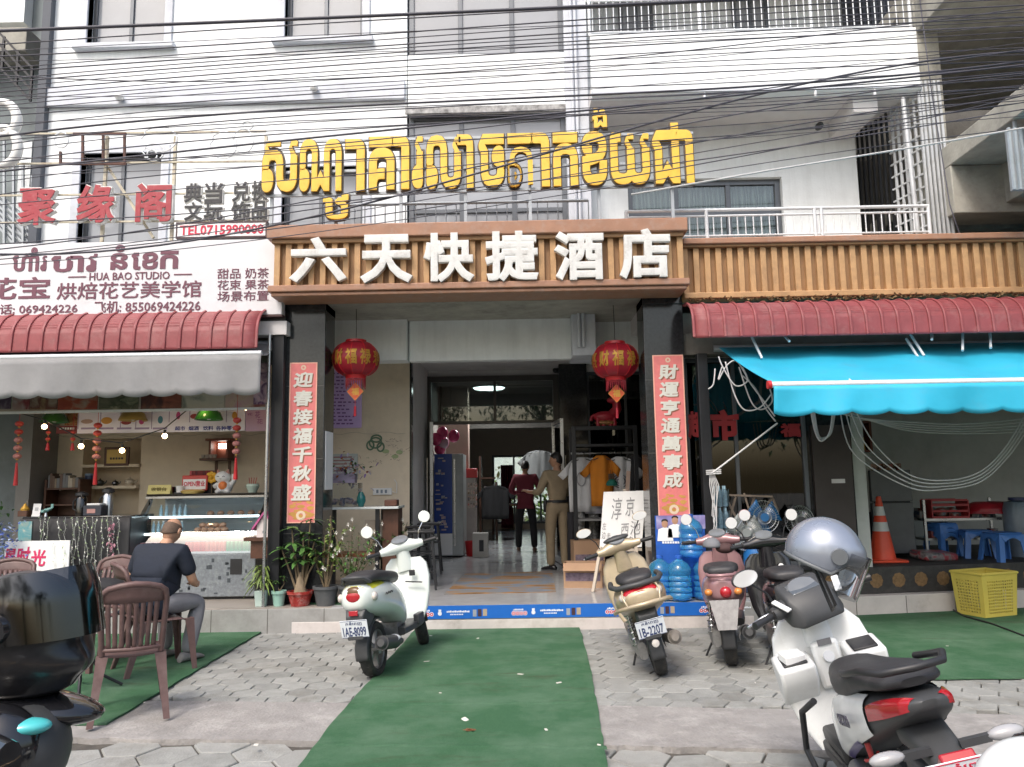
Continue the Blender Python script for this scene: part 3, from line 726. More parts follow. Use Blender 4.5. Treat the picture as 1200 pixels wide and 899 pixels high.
# body of the building above and behind, so no daylight leaks through it
MB().box(wl0, bp1, 11.42, 24, 3.95, ZT).build('building_core', CONC_D, HB)
MB().box(wl0, bp1, YW - .02, 24, ZT + .001, ZT + .3).build('roof', CONC, HB)
MB().box(-9.6, -9.5, 8.9, 24, 0, 3.9).build('side_wall', CONC, HB)
# ---- entrance doors (folded open), frame, transom glass
EF = thing('entrance_door_frame', 'dark metal door frame with transom glass and open glass doors at the hotel entrance', 'doorway', (0, YD, PZ))
zt_ = U(578, 495, YD).z
mb = MB(); mb.box(lx0, lx0 + .09, YD - .1, YD, PZ, panel_z0); mb.box(lx1 - .09, lx1, YD - .1, YD, PZ, panel_z0)
mb.box(lx0 + .09, lx1 - .09, YD - .09, YD - .002, panel_z0 - .1, panel_z0); mb.box(lx0 + .09, lx1 - .09, YD - .09, YD - .002, zt_ - .03, zt_ + .02)
xm = U(580, 470, YD).x; mb.box(xm - .022, xm + .022, YD - .085, YD - .004, zt_ + .02, panel_z0 - .1)
mb.build('door_frame', mat('bronze_frame', (.075,.07,.065), .35, .5, var=.1), EF, bevel=.004)
for a, b in ((lx0 + .09, xm - .022), (xm + .022, lx1 - .09)): MB().box(a, b, YD - .05, YD - .042, zt_ + .02, panel_z0 - .1).build('transom_pane', TINT, EF)
for sx, x in ((1, lx0 + .10), (-1, lx1 - .10)):
 A = Vector((x, YD - .1, 0)); B_ = A + Vector((-sx * .10 + .0, -.85, 0)) if sx < 0 else A + Vector((.06, -.55, 0))
 d = MB()
 d.bar((A.x, A.y, PZ + .02), (A.x, A.y, zt_ - .03), .05, .05); d.bar((B_.x, B_.y, PZ + .02), (B_.x, B_.y, zt_ - .03), .05, .05)
 d.bar((A.x, A.y, PZ + .06), (B_.x, B_.y, PZ + .06), .05, .08); d.bar((A.x, A.y, zt_ - .06), (B_.x, B_.y, zt_ - .06), .05, .06)
 lf = d.build('door_leaf', STEEL, EF)
 m_ = MB(); nrm = (B_ - A).cross(Vector((0,0,1))).normalized() * .004
 m_.add([A + nrm + Vector((0,0,PZ+.1)), B_ + nrm + Vector((0,0,PZ+.1)), B_ + nrm + Vector((0,0,zt_-.1)), A + nrm + Vector((0,0,zt_-.1)),
   A - nrm + Vector((0,0,PZ+.1)), B_ - nrm + Vector((0,0,PZ+.1)), B_ - nrm + Vector((0,0,zt_-.1)), A - nrm + Vector((0,0,zt_-.1))],
     [(0,1,2,3),(4,5,6,7),(0,1,5,4),(1,2,6,5),(2,3,7,6),(3,0,4,7)]); m_.build('door_pane', CLEAR, lf)
 h = B_.lerp(A, .12); h2 = h + Vector((-sx*.07, -.02, 0)); MB().cyl((h2.x, h2.y, 1.0), (h2.x, h2.y, 2.0), .016, n=10).build('door_handle', CHROME, lf, smooth=40)
# ---- neighbour on the right: raw concrete frame of floors running toward the street
NB = thing('concrete_building', 'unfinished raw concrete building with dark open floors and slanting beams', 'building', (6, 10, 0))
x0 = bp1 + .30
c0 = U(1090, 200, 9.75).x
def npart(name, a, b, m=CONC): return MB().box(*a, *b).build(name, m, NB, bevel=.01)
cA, cB = U(1087, 200, 9.7).x, U(1114, 200, 9.7).x
MB().box(cA, cB, 9.7, 10.1, 3.61, 12.5).build('column', CONC, NB, bevel=.01)
pz = [U(1092, 212, 9.6).z, U(1088, 118, 9.6).z]
zA, zB = U(1100, 208, 9.6).z, U(1100, 116, 9.6).z
MB().box(cA + .01, 16, 6.2, 9.69, zA, zA + .28).build('floor_slab', CONC, NB, bevel=.012)
MB().box(cB + .35, cB + .75, 6.3, 9.69, zA - .5, zA - .002).build('floor_beam', CONC, NB, bevel=.012)
MB().box(cA + .01, 16, 9.2, 9.69, zA - .62, zA - .003).build('floor_beam', CONC, NB, bevel=.012)
MB().box(cA + .01, 16, 8.9, 9.69, zB + 1.0, zB + 1.5).build('floor_beam', CONC, NB, bevel=.012)
MB().box(cA + .01, 16, 7.4, 13, zB + 1.5, zB + 1.75).build('floor_slab', CONC, NB, bevel=.012)
MB().box(cB, 16, 9.9, 13.5, zA + .0, zA + .2).build('floor_slab', CONC, NB)
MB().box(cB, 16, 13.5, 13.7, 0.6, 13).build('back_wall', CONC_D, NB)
MB().box(cB + .001, 16, 10.12, 13.5, 3.4, 3.9).build('floor_slab', CONC, NB)
zq = U(1150, 196, 9.95).z; zr = U(1150, 178, 9.95).z
MB().box(cB + .002, 16, 9.95, 10.3, zq, zq + .42).build('floor_beam', CONC, NB, bevel=.01)
MB().box(cB + .003, 16, 10.5, 10.8, U(1150, 268, 10.5).z, U(1150, 246, 10.5).z).build('floor_beam', CONC, NB, bevel=.01)
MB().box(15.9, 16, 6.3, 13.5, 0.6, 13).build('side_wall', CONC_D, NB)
# ---- neighbour on the left: grey wall with an open stair
NL = thing('stair_building', 'grey neighbouring building with an outdoor stair behind a slanting rail', 'building', (-8, 10.6, 0))
GW = mat('grey_green_render', (.20,.23,.24), .8, var=.15, vs_=2, bump=.1, dirt=(.10,.11,.11), da=.5)
MB().box(-14, U(52, 150, 10.9).x, 10.9, 11.2, 0.3, 13).build('wall', GW, NL)
xd0, xd1 = U(41, 150, 9.8).x, U(51, 150, 9.8).x
MB().box(xd0, xd1 - .004, 9.8, 10.89, 3.4, 13).build('corner_strip', mat('dark_corner', (.07,.08,.10), .6, var=.2), NL)
wh = UR(2, -40, 30, 26, 10.7); MB().box(-14, wh[1], 10.7, 10.89, wh[2], wh[3]).build('landing_wall', WHITE_WALL, NL)
MB().box(-14, U(30, 55, 10.5).x, 10.5, 10.89, U(15, 60, 10.5).z, U(15, 32, 10.5).z).build('landing_slab', CONC, NL, bevel=.01)
mb = MB(); a, b = U(-60, -25, 10.2), U(38, 80, 10.2)
for k in range(4): o = Vector((0, 0, -.16*k)); mb.bar(a + o, b + o, .04, .03)
for k in range(7): q = a.lerp(b, k/6); mb.bar(q + Vector((0,0,-.5)), q + Vector((0,0,.02)), .03, .03)
mb.build('stair_rail', BLACK_MET, NL)
wq = UR(20, 165, 34, 282, 10.75); MB().box(wq[0], wq[1], 10.75, 10.89, 3.5, wq[3]).build('wall_patch', WHITE_WALL, NL)
mb = MB()
for k in range(7): mb.bar(U(-40 + 6*k, 190 + 12*k, 10.5), U(36, 262 + 8*k, 10.5), .05, .03)
for k in range(5): mb.bar(U(-6 + 11*k, 150 + 14*k, 10.45), U(-6 + 11*k, 290, 10.45), .03, .03)
mb.build('stair_rail', GREY_STEEL, NL)
# ---------------------------------------------------------------- fascias and signs
def slats(mb, x0, x1, z0, z1, Y, per=.131, w_=.066, d_=.05, m=0):
 n = int((x1 - x0) / per)
 for i in range(n + 1):
  x = x0 + (x1 - x0 - w_) * i / n; mb.box(x, x + w_, Y - d_, Y, z0, z1, m)
SY = 8.45
hx0, hx1 = U(321, 300, SY).x, U(801, 300, SY).x
hz = [U(560, y, SY).z for y in (339, 331, 277, 261.5)]
HS = thing('hotel_sign', 'wood slatted hotel sign with six large white raised characters over the entrance', 'shop sign', (-.35, SY, hz[0]))
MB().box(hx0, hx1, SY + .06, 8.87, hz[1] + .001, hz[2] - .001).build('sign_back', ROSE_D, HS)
mb = MB(); slats(mb, hx0, hx1, hz[1], hz[2], SY + .059); mb.build('slat_panel', ROSE, HS, bevel=.004)
MB().box(hx0 - .07, hx1 + .05, SY - .07, 8.88, hz[2], hz[3]).build('cap', ROSE_T, HS, bevel=.012)
MB().box(hx0 - .02, hx1 + .005, SY - .03, SY + .0, hz[2] - .05, hz[2] - .001).build('moulding', ROSE_D, HS, bevel=.008)
mb = MB(); mb.box(hx0 - .05, hx1 + .05, SY - .05, 8.87, hz[0], hz[1] - .002); mb.box(hx0 - .02, hx1 + .02, SY - .02, 8.86, hz[0] - .045, hz[0] - .002)
mb.build('lip', ROSE_T, HS, bevel=.012)
CHW = mat('white_letter_face', (.74,.74,.72), .5, var=.06, dirt=(.25,.2,.16), da=.45, ds=9)
for ch, r in zip('六天快捷酒店', ((338,277,408,332), (421,274,485,333), (495,272,557,332), (567,270,632,331), (648,270,709,329.5), (724,267,787,328))):
 x0, x1, z0, z1 = UR(*r, SY - .06); mb = MB(); text_on(mb, ch, x0 + .012, x1 - .012, z0 + .012, z1 - .012, SY - .005, bold=.036, depth=.075, res=3)
 mb.build('character', CHW, HS)
# long slatted fascia to the right
RY = 8.75
fx0, fx1 = hx1 + .052, 11.0
fz = [U(1000, y, RY).z for y in (347, 340, 287, 277)]
RF = thing('slatted_fascia', 'long brown wood slat fascia with a dusty cap to the right of the hotel sign', 'fascia', (4, RY, fz[0]))
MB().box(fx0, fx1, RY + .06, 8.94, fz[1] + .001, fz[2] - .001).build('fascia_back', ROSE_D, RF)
mb = MB(); slats(mb, fx0, fx1, fz[1], fz[2], RY + .059); mb.build('slat_panel', ROSE, RF, bevel=.004)
MB().box(fx0, fx1, RY - .06, 8.96, fz[2] + .03, fz[3]).build('cap', ROSE_T, RF, bevel=.012)
MB().box(fx0, fx1, RY - .03, RY + .058, fz[2], fz[2] + .029).build('moulding', ROSE_D, RF, bevel=.006)
MB().box(fx0, fx1, RY - .03, 8.94, fz[0], fz[1]).build('lip', ROSE, RF, bevel=.01)
# dried leaves caught under the fascia
mb = MB(); rng = random.Random(2)
for k in range(420):
 x = rng.uniform(fx0 + .02, 7.2); l = rng.uniform(.015, .05); mb.obox((x, RY - .05 + rng.uniform(-.09, .05), fz[0] - .035 + rng.uniform(-.012, .03)), (l, l*.5, .004), Euler((rng.uniform(-1,1), rng.uniform(-1,1), rng.random()*6)))
o = mb.build('dry_leaves', mat('leaf_litter', (.17,.11,.05), .9, isl=.6, var=.3)); tag(o, 'dry brown leaves caught along the top of the red tiled awning', 'leaf litter'); kind(o, 'stuff')
# white studio sign
TY = 8.70
tx0, tx1 = -9.0, U(331, 330, TY).x
tz0, tz1 = U(165, 371.5, TY).z, U(165, 283, TY).z
SB = thing('studio_sign', 'white sign board of the flower and cake studio with plum coloured lettering', 'shop sign', (-4, TY, tz0))
MB().box(tx0, tx1, TY, TY + .12, tz0, tz1).build('board', mat('white_sign_film', (.70,.70,.73), .35, var=.04, dirt=(.5,.47,.45), da=.25), SB, bevel=.006)
MB().box(tx0, tx1 + .01, TY - .012, TY + .1, tz0 - .025, tz0 - .002).build('edge_trim', mat('dark_edge', (.07,.03,.03), .5), SB)
PLUM = mat('plum_lettering', (.16,.055,.085), .5, var=.05)
def px_text(parent, txt, r, Y, m, bold=0.0, depth=.006, name='lettering', keep=False, mb=None, shear=0):
 x0, x1, z0, z1 = UR(*r, Y); q = mb or MB(); text_on(q, txt, x0, x1, z0, z1, Y, bold, depth, keep, shear=shear)
 if mb is None: return q.build(name, m, parent)
for t, r, b_ in (('ហាំរ', (15,290,55,318), .028), ('បាវ', (60,298,114,319), .03), ('នំ', (130,287,150,316), .028), ('េខ', (154,296,185,316), .028), ('ក', (188,294,209,315), .028)):
 px_text(SB, t, r, TY - .001, PLUM, b_)
px_text(SB, 'HUA BAO STUDIO', (105,319,199,328), TY - .001, PLUM, .012)
mb = MB()
for r in ((80,324,101,325.4), (204,321,225,322.4)): a = UR(*r, TY); mb.box(a[0], a[1], TY - .006, TY - .0005, a[2], a[3])
mb.build('rule_line', PLUM, SB)
px_text(SB, '花宝', (-19,325,59,351), TY - .001, PLUM, .022)
px_text(SB, '烘焙花艺美学馆', (67,330,236,350), TY - .001, PLUM, .010)
px_text(SB, '电话: 069424226', (-14,356,91,368), TY - .001, PLUM, .012)
px_text(SB, '飞机: 855069424226', (111,352,235,366), TY - .001, PLUM, .012)
for t, r in (('甜品 奶茶', (255,314.5,315,326.5)), ('花束 果茶', (255,328,315,339.5)), ('场景布置', (255,341,315,353))): px_text(SB, t, r, TY - .001, PLUM, .004)
# gold Khmer letters on a frame
KY = 8.62
GOLDL = mat('gold_letter_face', (.80,.50,.06), .38, var=.06, dirt=(.5,.26,.02), da=.4, ds=6)
KS = thing('khmer_sign', 'large golden Khmer letters standing on a steel frame above the hotel sign', 'rooftop sign', (-.4, KY, hz[3]))
mb = MB()
for y0, y1 in ((167, 156), (203, 190), (230, 217)):
 a, b = U(312, y0, KY + .05), U(812, y1, KY + .05); mb.bar(a, b, .03, .03)
for px in (320, 395, 470, 545, 620, 700, 785):
 a = U(px, 180 - (px-312)*.022, KY + .08); mb.bar((a.x, a.y, hz[3] - .01), (a.x, a.y, a.z), .035, .035)
mb.build('sign_frame', GREY_STEEL, KS)
KEDGE = mat('dark_letter_edge', (.10,.08,.06), .6)
for t, r in (('ស', (307,165,350,227)), ('ណ', (351,163,402,226)), ('ា', (404,163,429,226)), ('គា', (432,160,481,224)), ('រ', (482,160,497,223)), ('លា', (499,158,556,223)), ('ច', (560,157,592,221)),
    ('តា', (594,156,645,221)), ('ក', (647,155,678,220)), ('ខ', (681,154,712,219)), ('យ', (714,154,762,218)), ('ជា', (763,144,813,217)), ('ឋ', (378,228,410,259)), ('ង', (693,126,712,152))):
 x0, x1, z0, z1 = UR(*r, KY); mb = MB(); e = .012
 text_on(mb, t, x0 + e, x1 - e, z0 + e, z1 - e, KY - .002, bold=.030, depth=.03, res=3); c = mb.build('letter', GOLDL, KS)
 mb = MB(); text_on(mb, t, x0 - .004, x1 + .004, z0 - .004, z1 + .004, KY + .03, bold=.055, depth=.028, res=3); mb.build('letter_back', KEDGE, c)
# red shop characters and the pawn shop lettering on the frame to the left
FY = 8.95
LS = thing('red_character_sign', 'three raised red Chinese characters on a rusty frame above the studio sign', 'rooftop sign', (-4.5, FY, tz1))
RUSTY = mat('cream_rusted_tube', (.50,.46,.36), .6, var=.2, dirt=(.2,.07,.03), da=.7, ds=14)
mb = MB()
for y in (157, 192, 229, 261): mb.bar(U(-60, y + 1, FY), U(312, y - 3, FY), .02, .02)
for px in (126, 206, 312): a = U(px, 160, FY + .03); mb.bar((a.x, a.y, tz1 - .02), a, .035, .035)
mb.bar(U(126, 195, FY + .05), U(180, 279, FY + .05), .03, .03)
mb.build('sign_frame', RUSTY, LS)
RCH = mat('red_letter_face', (.34,.035,.05), .5, var=.12, dirt=(.5,.3,.28), da=.3, ds=10)
for ch, r in zip('聚缘阁', ((22,221,69,266), (91,217,137,263), (160,215,204,262))):
 x0, x1, z0, z1 = UR(*r, FY - .06); mb = MB(); text_on(mb, ch, x0+.01, x1-.01, z0+.01, z1-.01, FY - .09, bold=.028, depth=.012, res=3); c = mb.build('character', RCH, LS)
 mb = MB(); text_on(mb, ch, x0+.004, x1+.004, z0-.004, z1+.004, FY - .03, bold=.033, depth=.06, res=3); mb.build('character_rim', CHW, c)
PS = thing('pawn_shop_lettering', 'small black and white raised Chinese characters between the red and the golden letters', 'rooftop sign', (-3.4, FY, tz1 + .2))
BCH = mat('black_letter_face', (.03,.03,.035), .4)
for ch, r in zip('典当兑换文玩饰品', ((217,216,238,238),(241,215,262,238),(273,214,294,237),(296,213,314,236),(217,238,238,259),(240,237,262,259),(272,237,294,259),(296,236,314,258))):
 x0, x1, z0, z1 = UR(*r, FY - .06); mb = MB(); text_on(mb, ch, x0, x1, z0, z1, FY - .085, bold=.018, depth=.01); c = mb.build('character', BCH, PS)
 mb = MB(); text_on(mb, ch, x0 - .012, x1 + .012, z0 - .012, z1 + .006, FY - .035, bold=.03, depth=.05); mb.build('character_rim', CHW, c)
TS = thing('phone_number_sign', 'narrow white sign with a red telephone number and dark rim', 'shop sign', (-3.4, FY - .1, tz1))
a = UR(208, 261.5, 311, 277, FY - .12); MB().box(a[0], a[1], FY - .12, FY - .03, a[2], a[3]).build('board', PAPER, TS)
mb = MB(); t = .018; mb.box(a[0]-t, a[1]+t, FY-.126, FY-.04, a[2]-t, a[2]-.001); mb.box(a[0]-t, a[1]+t, FY-.126, FY-.04, a[3]+.001, a[3]+t); mb.box(a[0]-t, a[0]-.001, FY-.125, FY-.04, a[2], a[3]); mb.box(a[1]+.001, a[1]+t, FY-.125, FY-.04, a[2], a[3])
mb.build('rim', mat('dark_red_rim', (.06,.03,.035), .5), TS)
px_text(TS, 'TEL0715990000', (211,263.5,309,275), FY - .121, RED_INK, .02)
# leftovers of an older sign: bare frames and pale outlines
OS = thing('broken_sign_frame', 'bare remains of an old sign, rusty bracket and pale letter outlines', 'old sign', (-4, FY, tz1 + 1))
mb = MB(); RD = []
for a, b in (((86,157),(148,157)), ((70,192),(148,192)), ((97,157),(97,190)), ((121,157),(121,192)), ((146,157),(146,192)), ((71,178),(71,192))): mb.bar(U(*a, FY - .05), U(*b, FY - .05), .024, .03)
mb.build('bracket', mat('rust_brown', (.10,.05,.04), .8, var=.4), OS)
mb = MB()
for cx, cy, rx, ry in ((187,163,20,15), (180,178,12,10), (262,170,15,16), (285,165,12,14), (290,147,6,5), (72,164,8,9), (178,182,6,6)):
 mb.tube([U(cx + rx*math.cos(t*PI/9) * (1 + .1*math.sin(3*t)), cy + ry*math.sin(t*PI/9), FY - .06) for t in range(18)], .010, 6, True)
mb.build('letter_outline', WHITE_STEEL, OS, smooth=60)
WL = thing('white_ring_letter', 'large white curled letter cut off at the left edge above the studio sign', 'sign letter', (-5.8, FY, tz1 + .8))
for cx, cy, rx, ry in ((2,140,18,20), (2,172,19,22)):
 mb = MB(); mb.tube([U(cx + rx*math.cos(t*PI/14), cy + ry*math.sin(t*PI/14), FY - .12) for t in range(-12, 13)], [.03 + .03*math.cos(t*PI/26) for t in range(-12, 13)], 8)
 mb.build('letter_stroke', CHW, WL, smooth=60)
# ---------------------------------------------------------------- red tiled sheet awnings
def red_roof(name, label, x0, x1, Yt, zt, Yb, zb):
 root = thing(name, label, 'awning', ((x0+x1)/2, Yt, zt))
 prof = []
 for k in range(11):
  t = k / 10 * PI / 2; prof.append((Yt + (Yb - Yt) * math.sin(t) ** .9, zb + .16 + (zt - zb - .16) * math.cos(t) ** 1.0))
 prof.append((Yb - .01, zb))
 # pan: small cross ribs on the upper part
 fine = []
 for (ya, za), (yb, zb_) in zip(prof, prof[1:]):
  for k in range(5): fine.append((ya + (yb-ya)*k/5, za + (zb_-za)*k/5))
 fine.append(prof[-1]); n = len(fine)
 pan = [(y - (.006 if (i % 3 == 0 and i < n*.72) else 0), z + (.006 if (i % 3 == 0 and i < n*.72) else 0)) for i, (y, z) in enumerate(fine)]
 mb = MB(); N = int((x1-x0)/.17)
 mb.grid(lambda u, v: Vector((x0 + (x1-x0)*u, pan[round(v*(n-1))][0], pan[round(v*(n-1))][1])), N, n - 1)
 mb.build('tile_sheet', RED_ROOF, root, solid=.008, smooth=40)
 mb = MB()
 for i in range(N + 1):
  x = x0 + (x1-x0)*i/N; mb.tube([(x, y - .010, z + .010) for y, z in prof], .017, 6)
 mb.build('rib', RED_ROOF, root, smooth=60)
 return root
zt, zb = U(150, 369, 8.98).z, U(150, 411, 8.45).z
red_roof('tile_awning', 'dusty red tile pattern sheet awning under the white studio sign', -9.0, U(303, 390, 8.5).x, 8.92, zt - .02, 8.45, zb)
zt, zb = U(1000, 352, 8.7).z, U(1000, 393, 8.3).z
red_roof('tile_awning', 'dusty red tile pattern sheet awning under the brown slat fascia', U(812, 380, 8.32).x, 10.5, 8.74, zt - .03, 8.30, zb)
# ---------------------------------------------------------------- cloth awnings
BLUEC = mat('blue_awning_cloth', (.025,.40,.60), .55, var=.10, vs_=2.2, dirt=(.07,.30,.44), da=.7, ds=2.2, bump=.06, bs=12)
GREYC = mat('grey_awning_cloth', (.26,.26,.265), .7, var=.12, vs_=2.5, dirt=(.16,.155,.15), da=.4, ds=1.2, bump=.1, bs=10)
def cloth_awning(name, label, x0, x1, Yb, zb, Yf, zf, zv, m, scal, nx=60):
 root = thing(name, label, 'awning', ((x0+x1)/2, Yb, zb))
 rng = random.Random(4); ph = [rng.uniform(0, 6) for _ in range(6)]
 def top(u, v):
  sag = -.05*math.sin(v*PI) + .022*math.sin(u*23+ph[0])*v + .020*math.sin(u*41+ph[1]+v*2)*math.sin(v*PI)
  return Vector((x0 + (x1-x0)*u, Yb + (Yf-Yb)*v, zb + (zf-zb)*v + sag))
 MB().grid(top, nx, 12).build('canopy', m, root, solid=.006, smooth=180)
 L = x1 - x0; ns = max(3, int(L/scal))
 def val(u, v):
  sc = abs(math.sin(u*ns*PI)) ** .7 * .035
  fold = .03*math.sin(u*17+ph[2]) + .022*math.sin(u*47+ph[3]) + .008*math.sin(u*113)
  return Vector((x0 + L*u, Yf - .02 + fold*v, zf - .01 - (zf - zv - .035 + sc)*v))
 MB().grid(val, max(nx, ns*8), 6).build('valance', m, root, solid=.005, smooth=180)
 MB().cyl((x0 - .02, Yf, zf + .005), (x1, Yf, zf + .005), .028, n=12).build('front_bar', WHITE_STEEL, root, smooth=40)
 MB().cyl((x0 - .05, Yf, zf + .005), (x0 - .018, Yf, zf + .005), .04, n=12).build('bar_end', RED, root, smooth=40)
 mb = MB()
 for u in (.12, .5, .88):
  x = x0 + L*u; e = Vector((x + .25, (Yb*.45+Yf*.55), (zb*.45+zf*.55) - .1)); mb.tube([(x, Yb, zb - .12), e, (x, Yf, zf - .02)], .022, 8)
 mb.build('folding_arm', WHITE_STEEL, root, smooth=40)
 mb = MB().cyl((x0 - .06, Yb, zb - .02), (x1, Yb, zb - .02), .04, n=12); mb.build('roller', GREY_STEEL, root, smooth=40)
 return root
ab = U(842, 407, 8.95); af = U(908, 457, 7.1)
av = U(910, 495, 7.1).z
cloth_awning('cloth_awning', 'bright turquoise blue cloth awning with scalloped valance over the right shop', ab.x, 8.6, 8.95, U(1000, 404, 8.95).z, 7.1, U(1050, 449, 7.1).z, U(1050, 485, 7.1).z, BLUEC, .33, 110)
cloth_awning('cloth_awning', 'dull grey cloth awning with sagging valance over the bakery shop', -9.0, U(309, 430, 8.5).x, 8.9, U(150, 404, 8.9).z, 8.42, U(150, 417, 8.42).z, U(150, 465, 8.42).z, GREYC, .30, 110)
# struts above the blue cloth
for k, (a, b) in enumerate((((881,395),(893,420)), ((1067,392),(1083,417)), ((1062,397),(1076,419)), ((1128,390),(1128,411)), ((1160,390),(1161,408)), ((1092,390),(1092,398)), ((918,392),(925,400)))):
 o = MB().cyl(U(*a, 8.5), U(*b, 8.35), .014, n=8).build('awning_stay', WHITE_STEEL, smooth=40)
 tag(o, 'thin white steel stay between the red sheet awning and the blue cloth', 'stay rod', 'stay rods above the blue awning')
# posts
def post(name, label, px0, px1, Y, z0, z1, m, w_=None):
 x0, x1 = U(px0, 480, Y).x, U(px1, 480, Y).x; o = MB().box(x0, x1, Y, Y + (x1-x0), z0, z1).build(name, m, None, bevel=.005)
 return tag(o, label, 'post')
post('awning_post', 'black square post with rope tied around it beside the right couplet', 820, 832, 8.86, .285, 3.05, BLACK_MET)
post('awning_post', 'black post at the right end of the bakery beside the left granite pillar', 317, 331, 8.78, .27, 3.36, BLACK_MET)
o = MB().cyl((U(314, 480, 8.7).x, 8.7, .27), (U(314, 480, 8.7).x, 8.7, 3.33), .018, n=10).build('steel_pole', STEEL, smooth=40); tag(o, 'thin shiny steel pole in front of the black bakery post', 'pole')
# ---------------------------------------------------------------- couplets on the pillars
INKW = mat('silver_brush_ink', (.60,.60,.55), .5, var=.08)
INKB = mat('couplet_outline', (.25,.09,.05), .6)
def couplet(label, r, chars, cy0, cy1, sheet):
 Y = 8.8965; x0, x1, z0, z1 = UR(*r, Y); root = thing('couplet_banner', label, 'door couplet', ((x0+x1)/2, Y, z0))
 MB().box(x0, x1, Y - .003, Y, z0, z1).build('paper_strip', sheet, root)
 mb = MB(); t = .012
 for a in ((x0, x0+t, z0, z1), (x1-t, x1, z0, z1), (x0+t, x1-t, z0, z0+t), (x0+t, x1-t, z1-t, z1)): mb.box(a[0], a[1], Y - .0045, Y - .0032, a[2], a[3])
 mb.build('border', mat('pale_red_border', (.78,.42,.32), .5), root)
 n = len(chars); xm = (x0+x1)/2
 za, zb_ = U(xm*90+600, cy0, Y).z, U(xm*90+600, cy1, Y).z; st = (za - zb_)/n
 for i, ch in enumerate(chars):
  zc = za - st*(i+.5); w_ = .112; hgt = st*.42
  mb = MB(); text_on(mb, ch, xm - w_ + .012, xm + w_ + .012, zc - hgt - .012, zc + hgt - .012, Y - .0032, bold=.045, depth=.0012, shear=.12)
  b = mb.build('character_outline', INKB, root)
  mb = MB(); text_on(mb, ch, xm - w_, xm + w_, zc - hgt, zc + hgt, Y - .0047, bold=.033, depth=.0016, shear=.12); mb.build('character', INKW, root)
 # gold clouds and a coin at the foot, small coin at the head
 mb = MB(); rng = random.Random(8)
 for k in range(26):
  a, b = rng.uniform(-.12, .12), rng.uniform(.05, .26); mb.lathe([(0, 0), (.012 + .02*rng.random(), 0.0)], (0,0,0), 10, 'y');
  o_ = len(mb.v) - 20
  for i in range(o_, len(mb.v)): mb.v[i] = Vector((xm + a + mb.v[i].x*1.6, Y - .0040 - .00004*k, z0 + b + mb.v[i].z*.7))
 mb.build('cloud_pattern', mat('couplet_gold', (.55,.30,.08), .4, .2, var=.2), root)
 mb = MB()
 for zc, r_ in ((z0 + .085, .055), (z1 - .06, .03)):
  s0 = len(mb.v); mb.lathe([(r_*.45, 0), (r_, 0)], (xm, Y - .0062, zc), 18, 'y')
 mb.build('coin_emblem', mat('pale_coin', (.66,.52,.38), .5), root)
couplet('pink red paper couplet with silver brush characters on the left granite pillar', (338,425,370.5,613), '迎春接福千秋盛', 434, 588, PINKB)
couplet('pink red paper couplet with silver brush characters on the right granite pillar', (768,416,804.5,606), '財運亨通萬事成', 426, 574, PINKB)
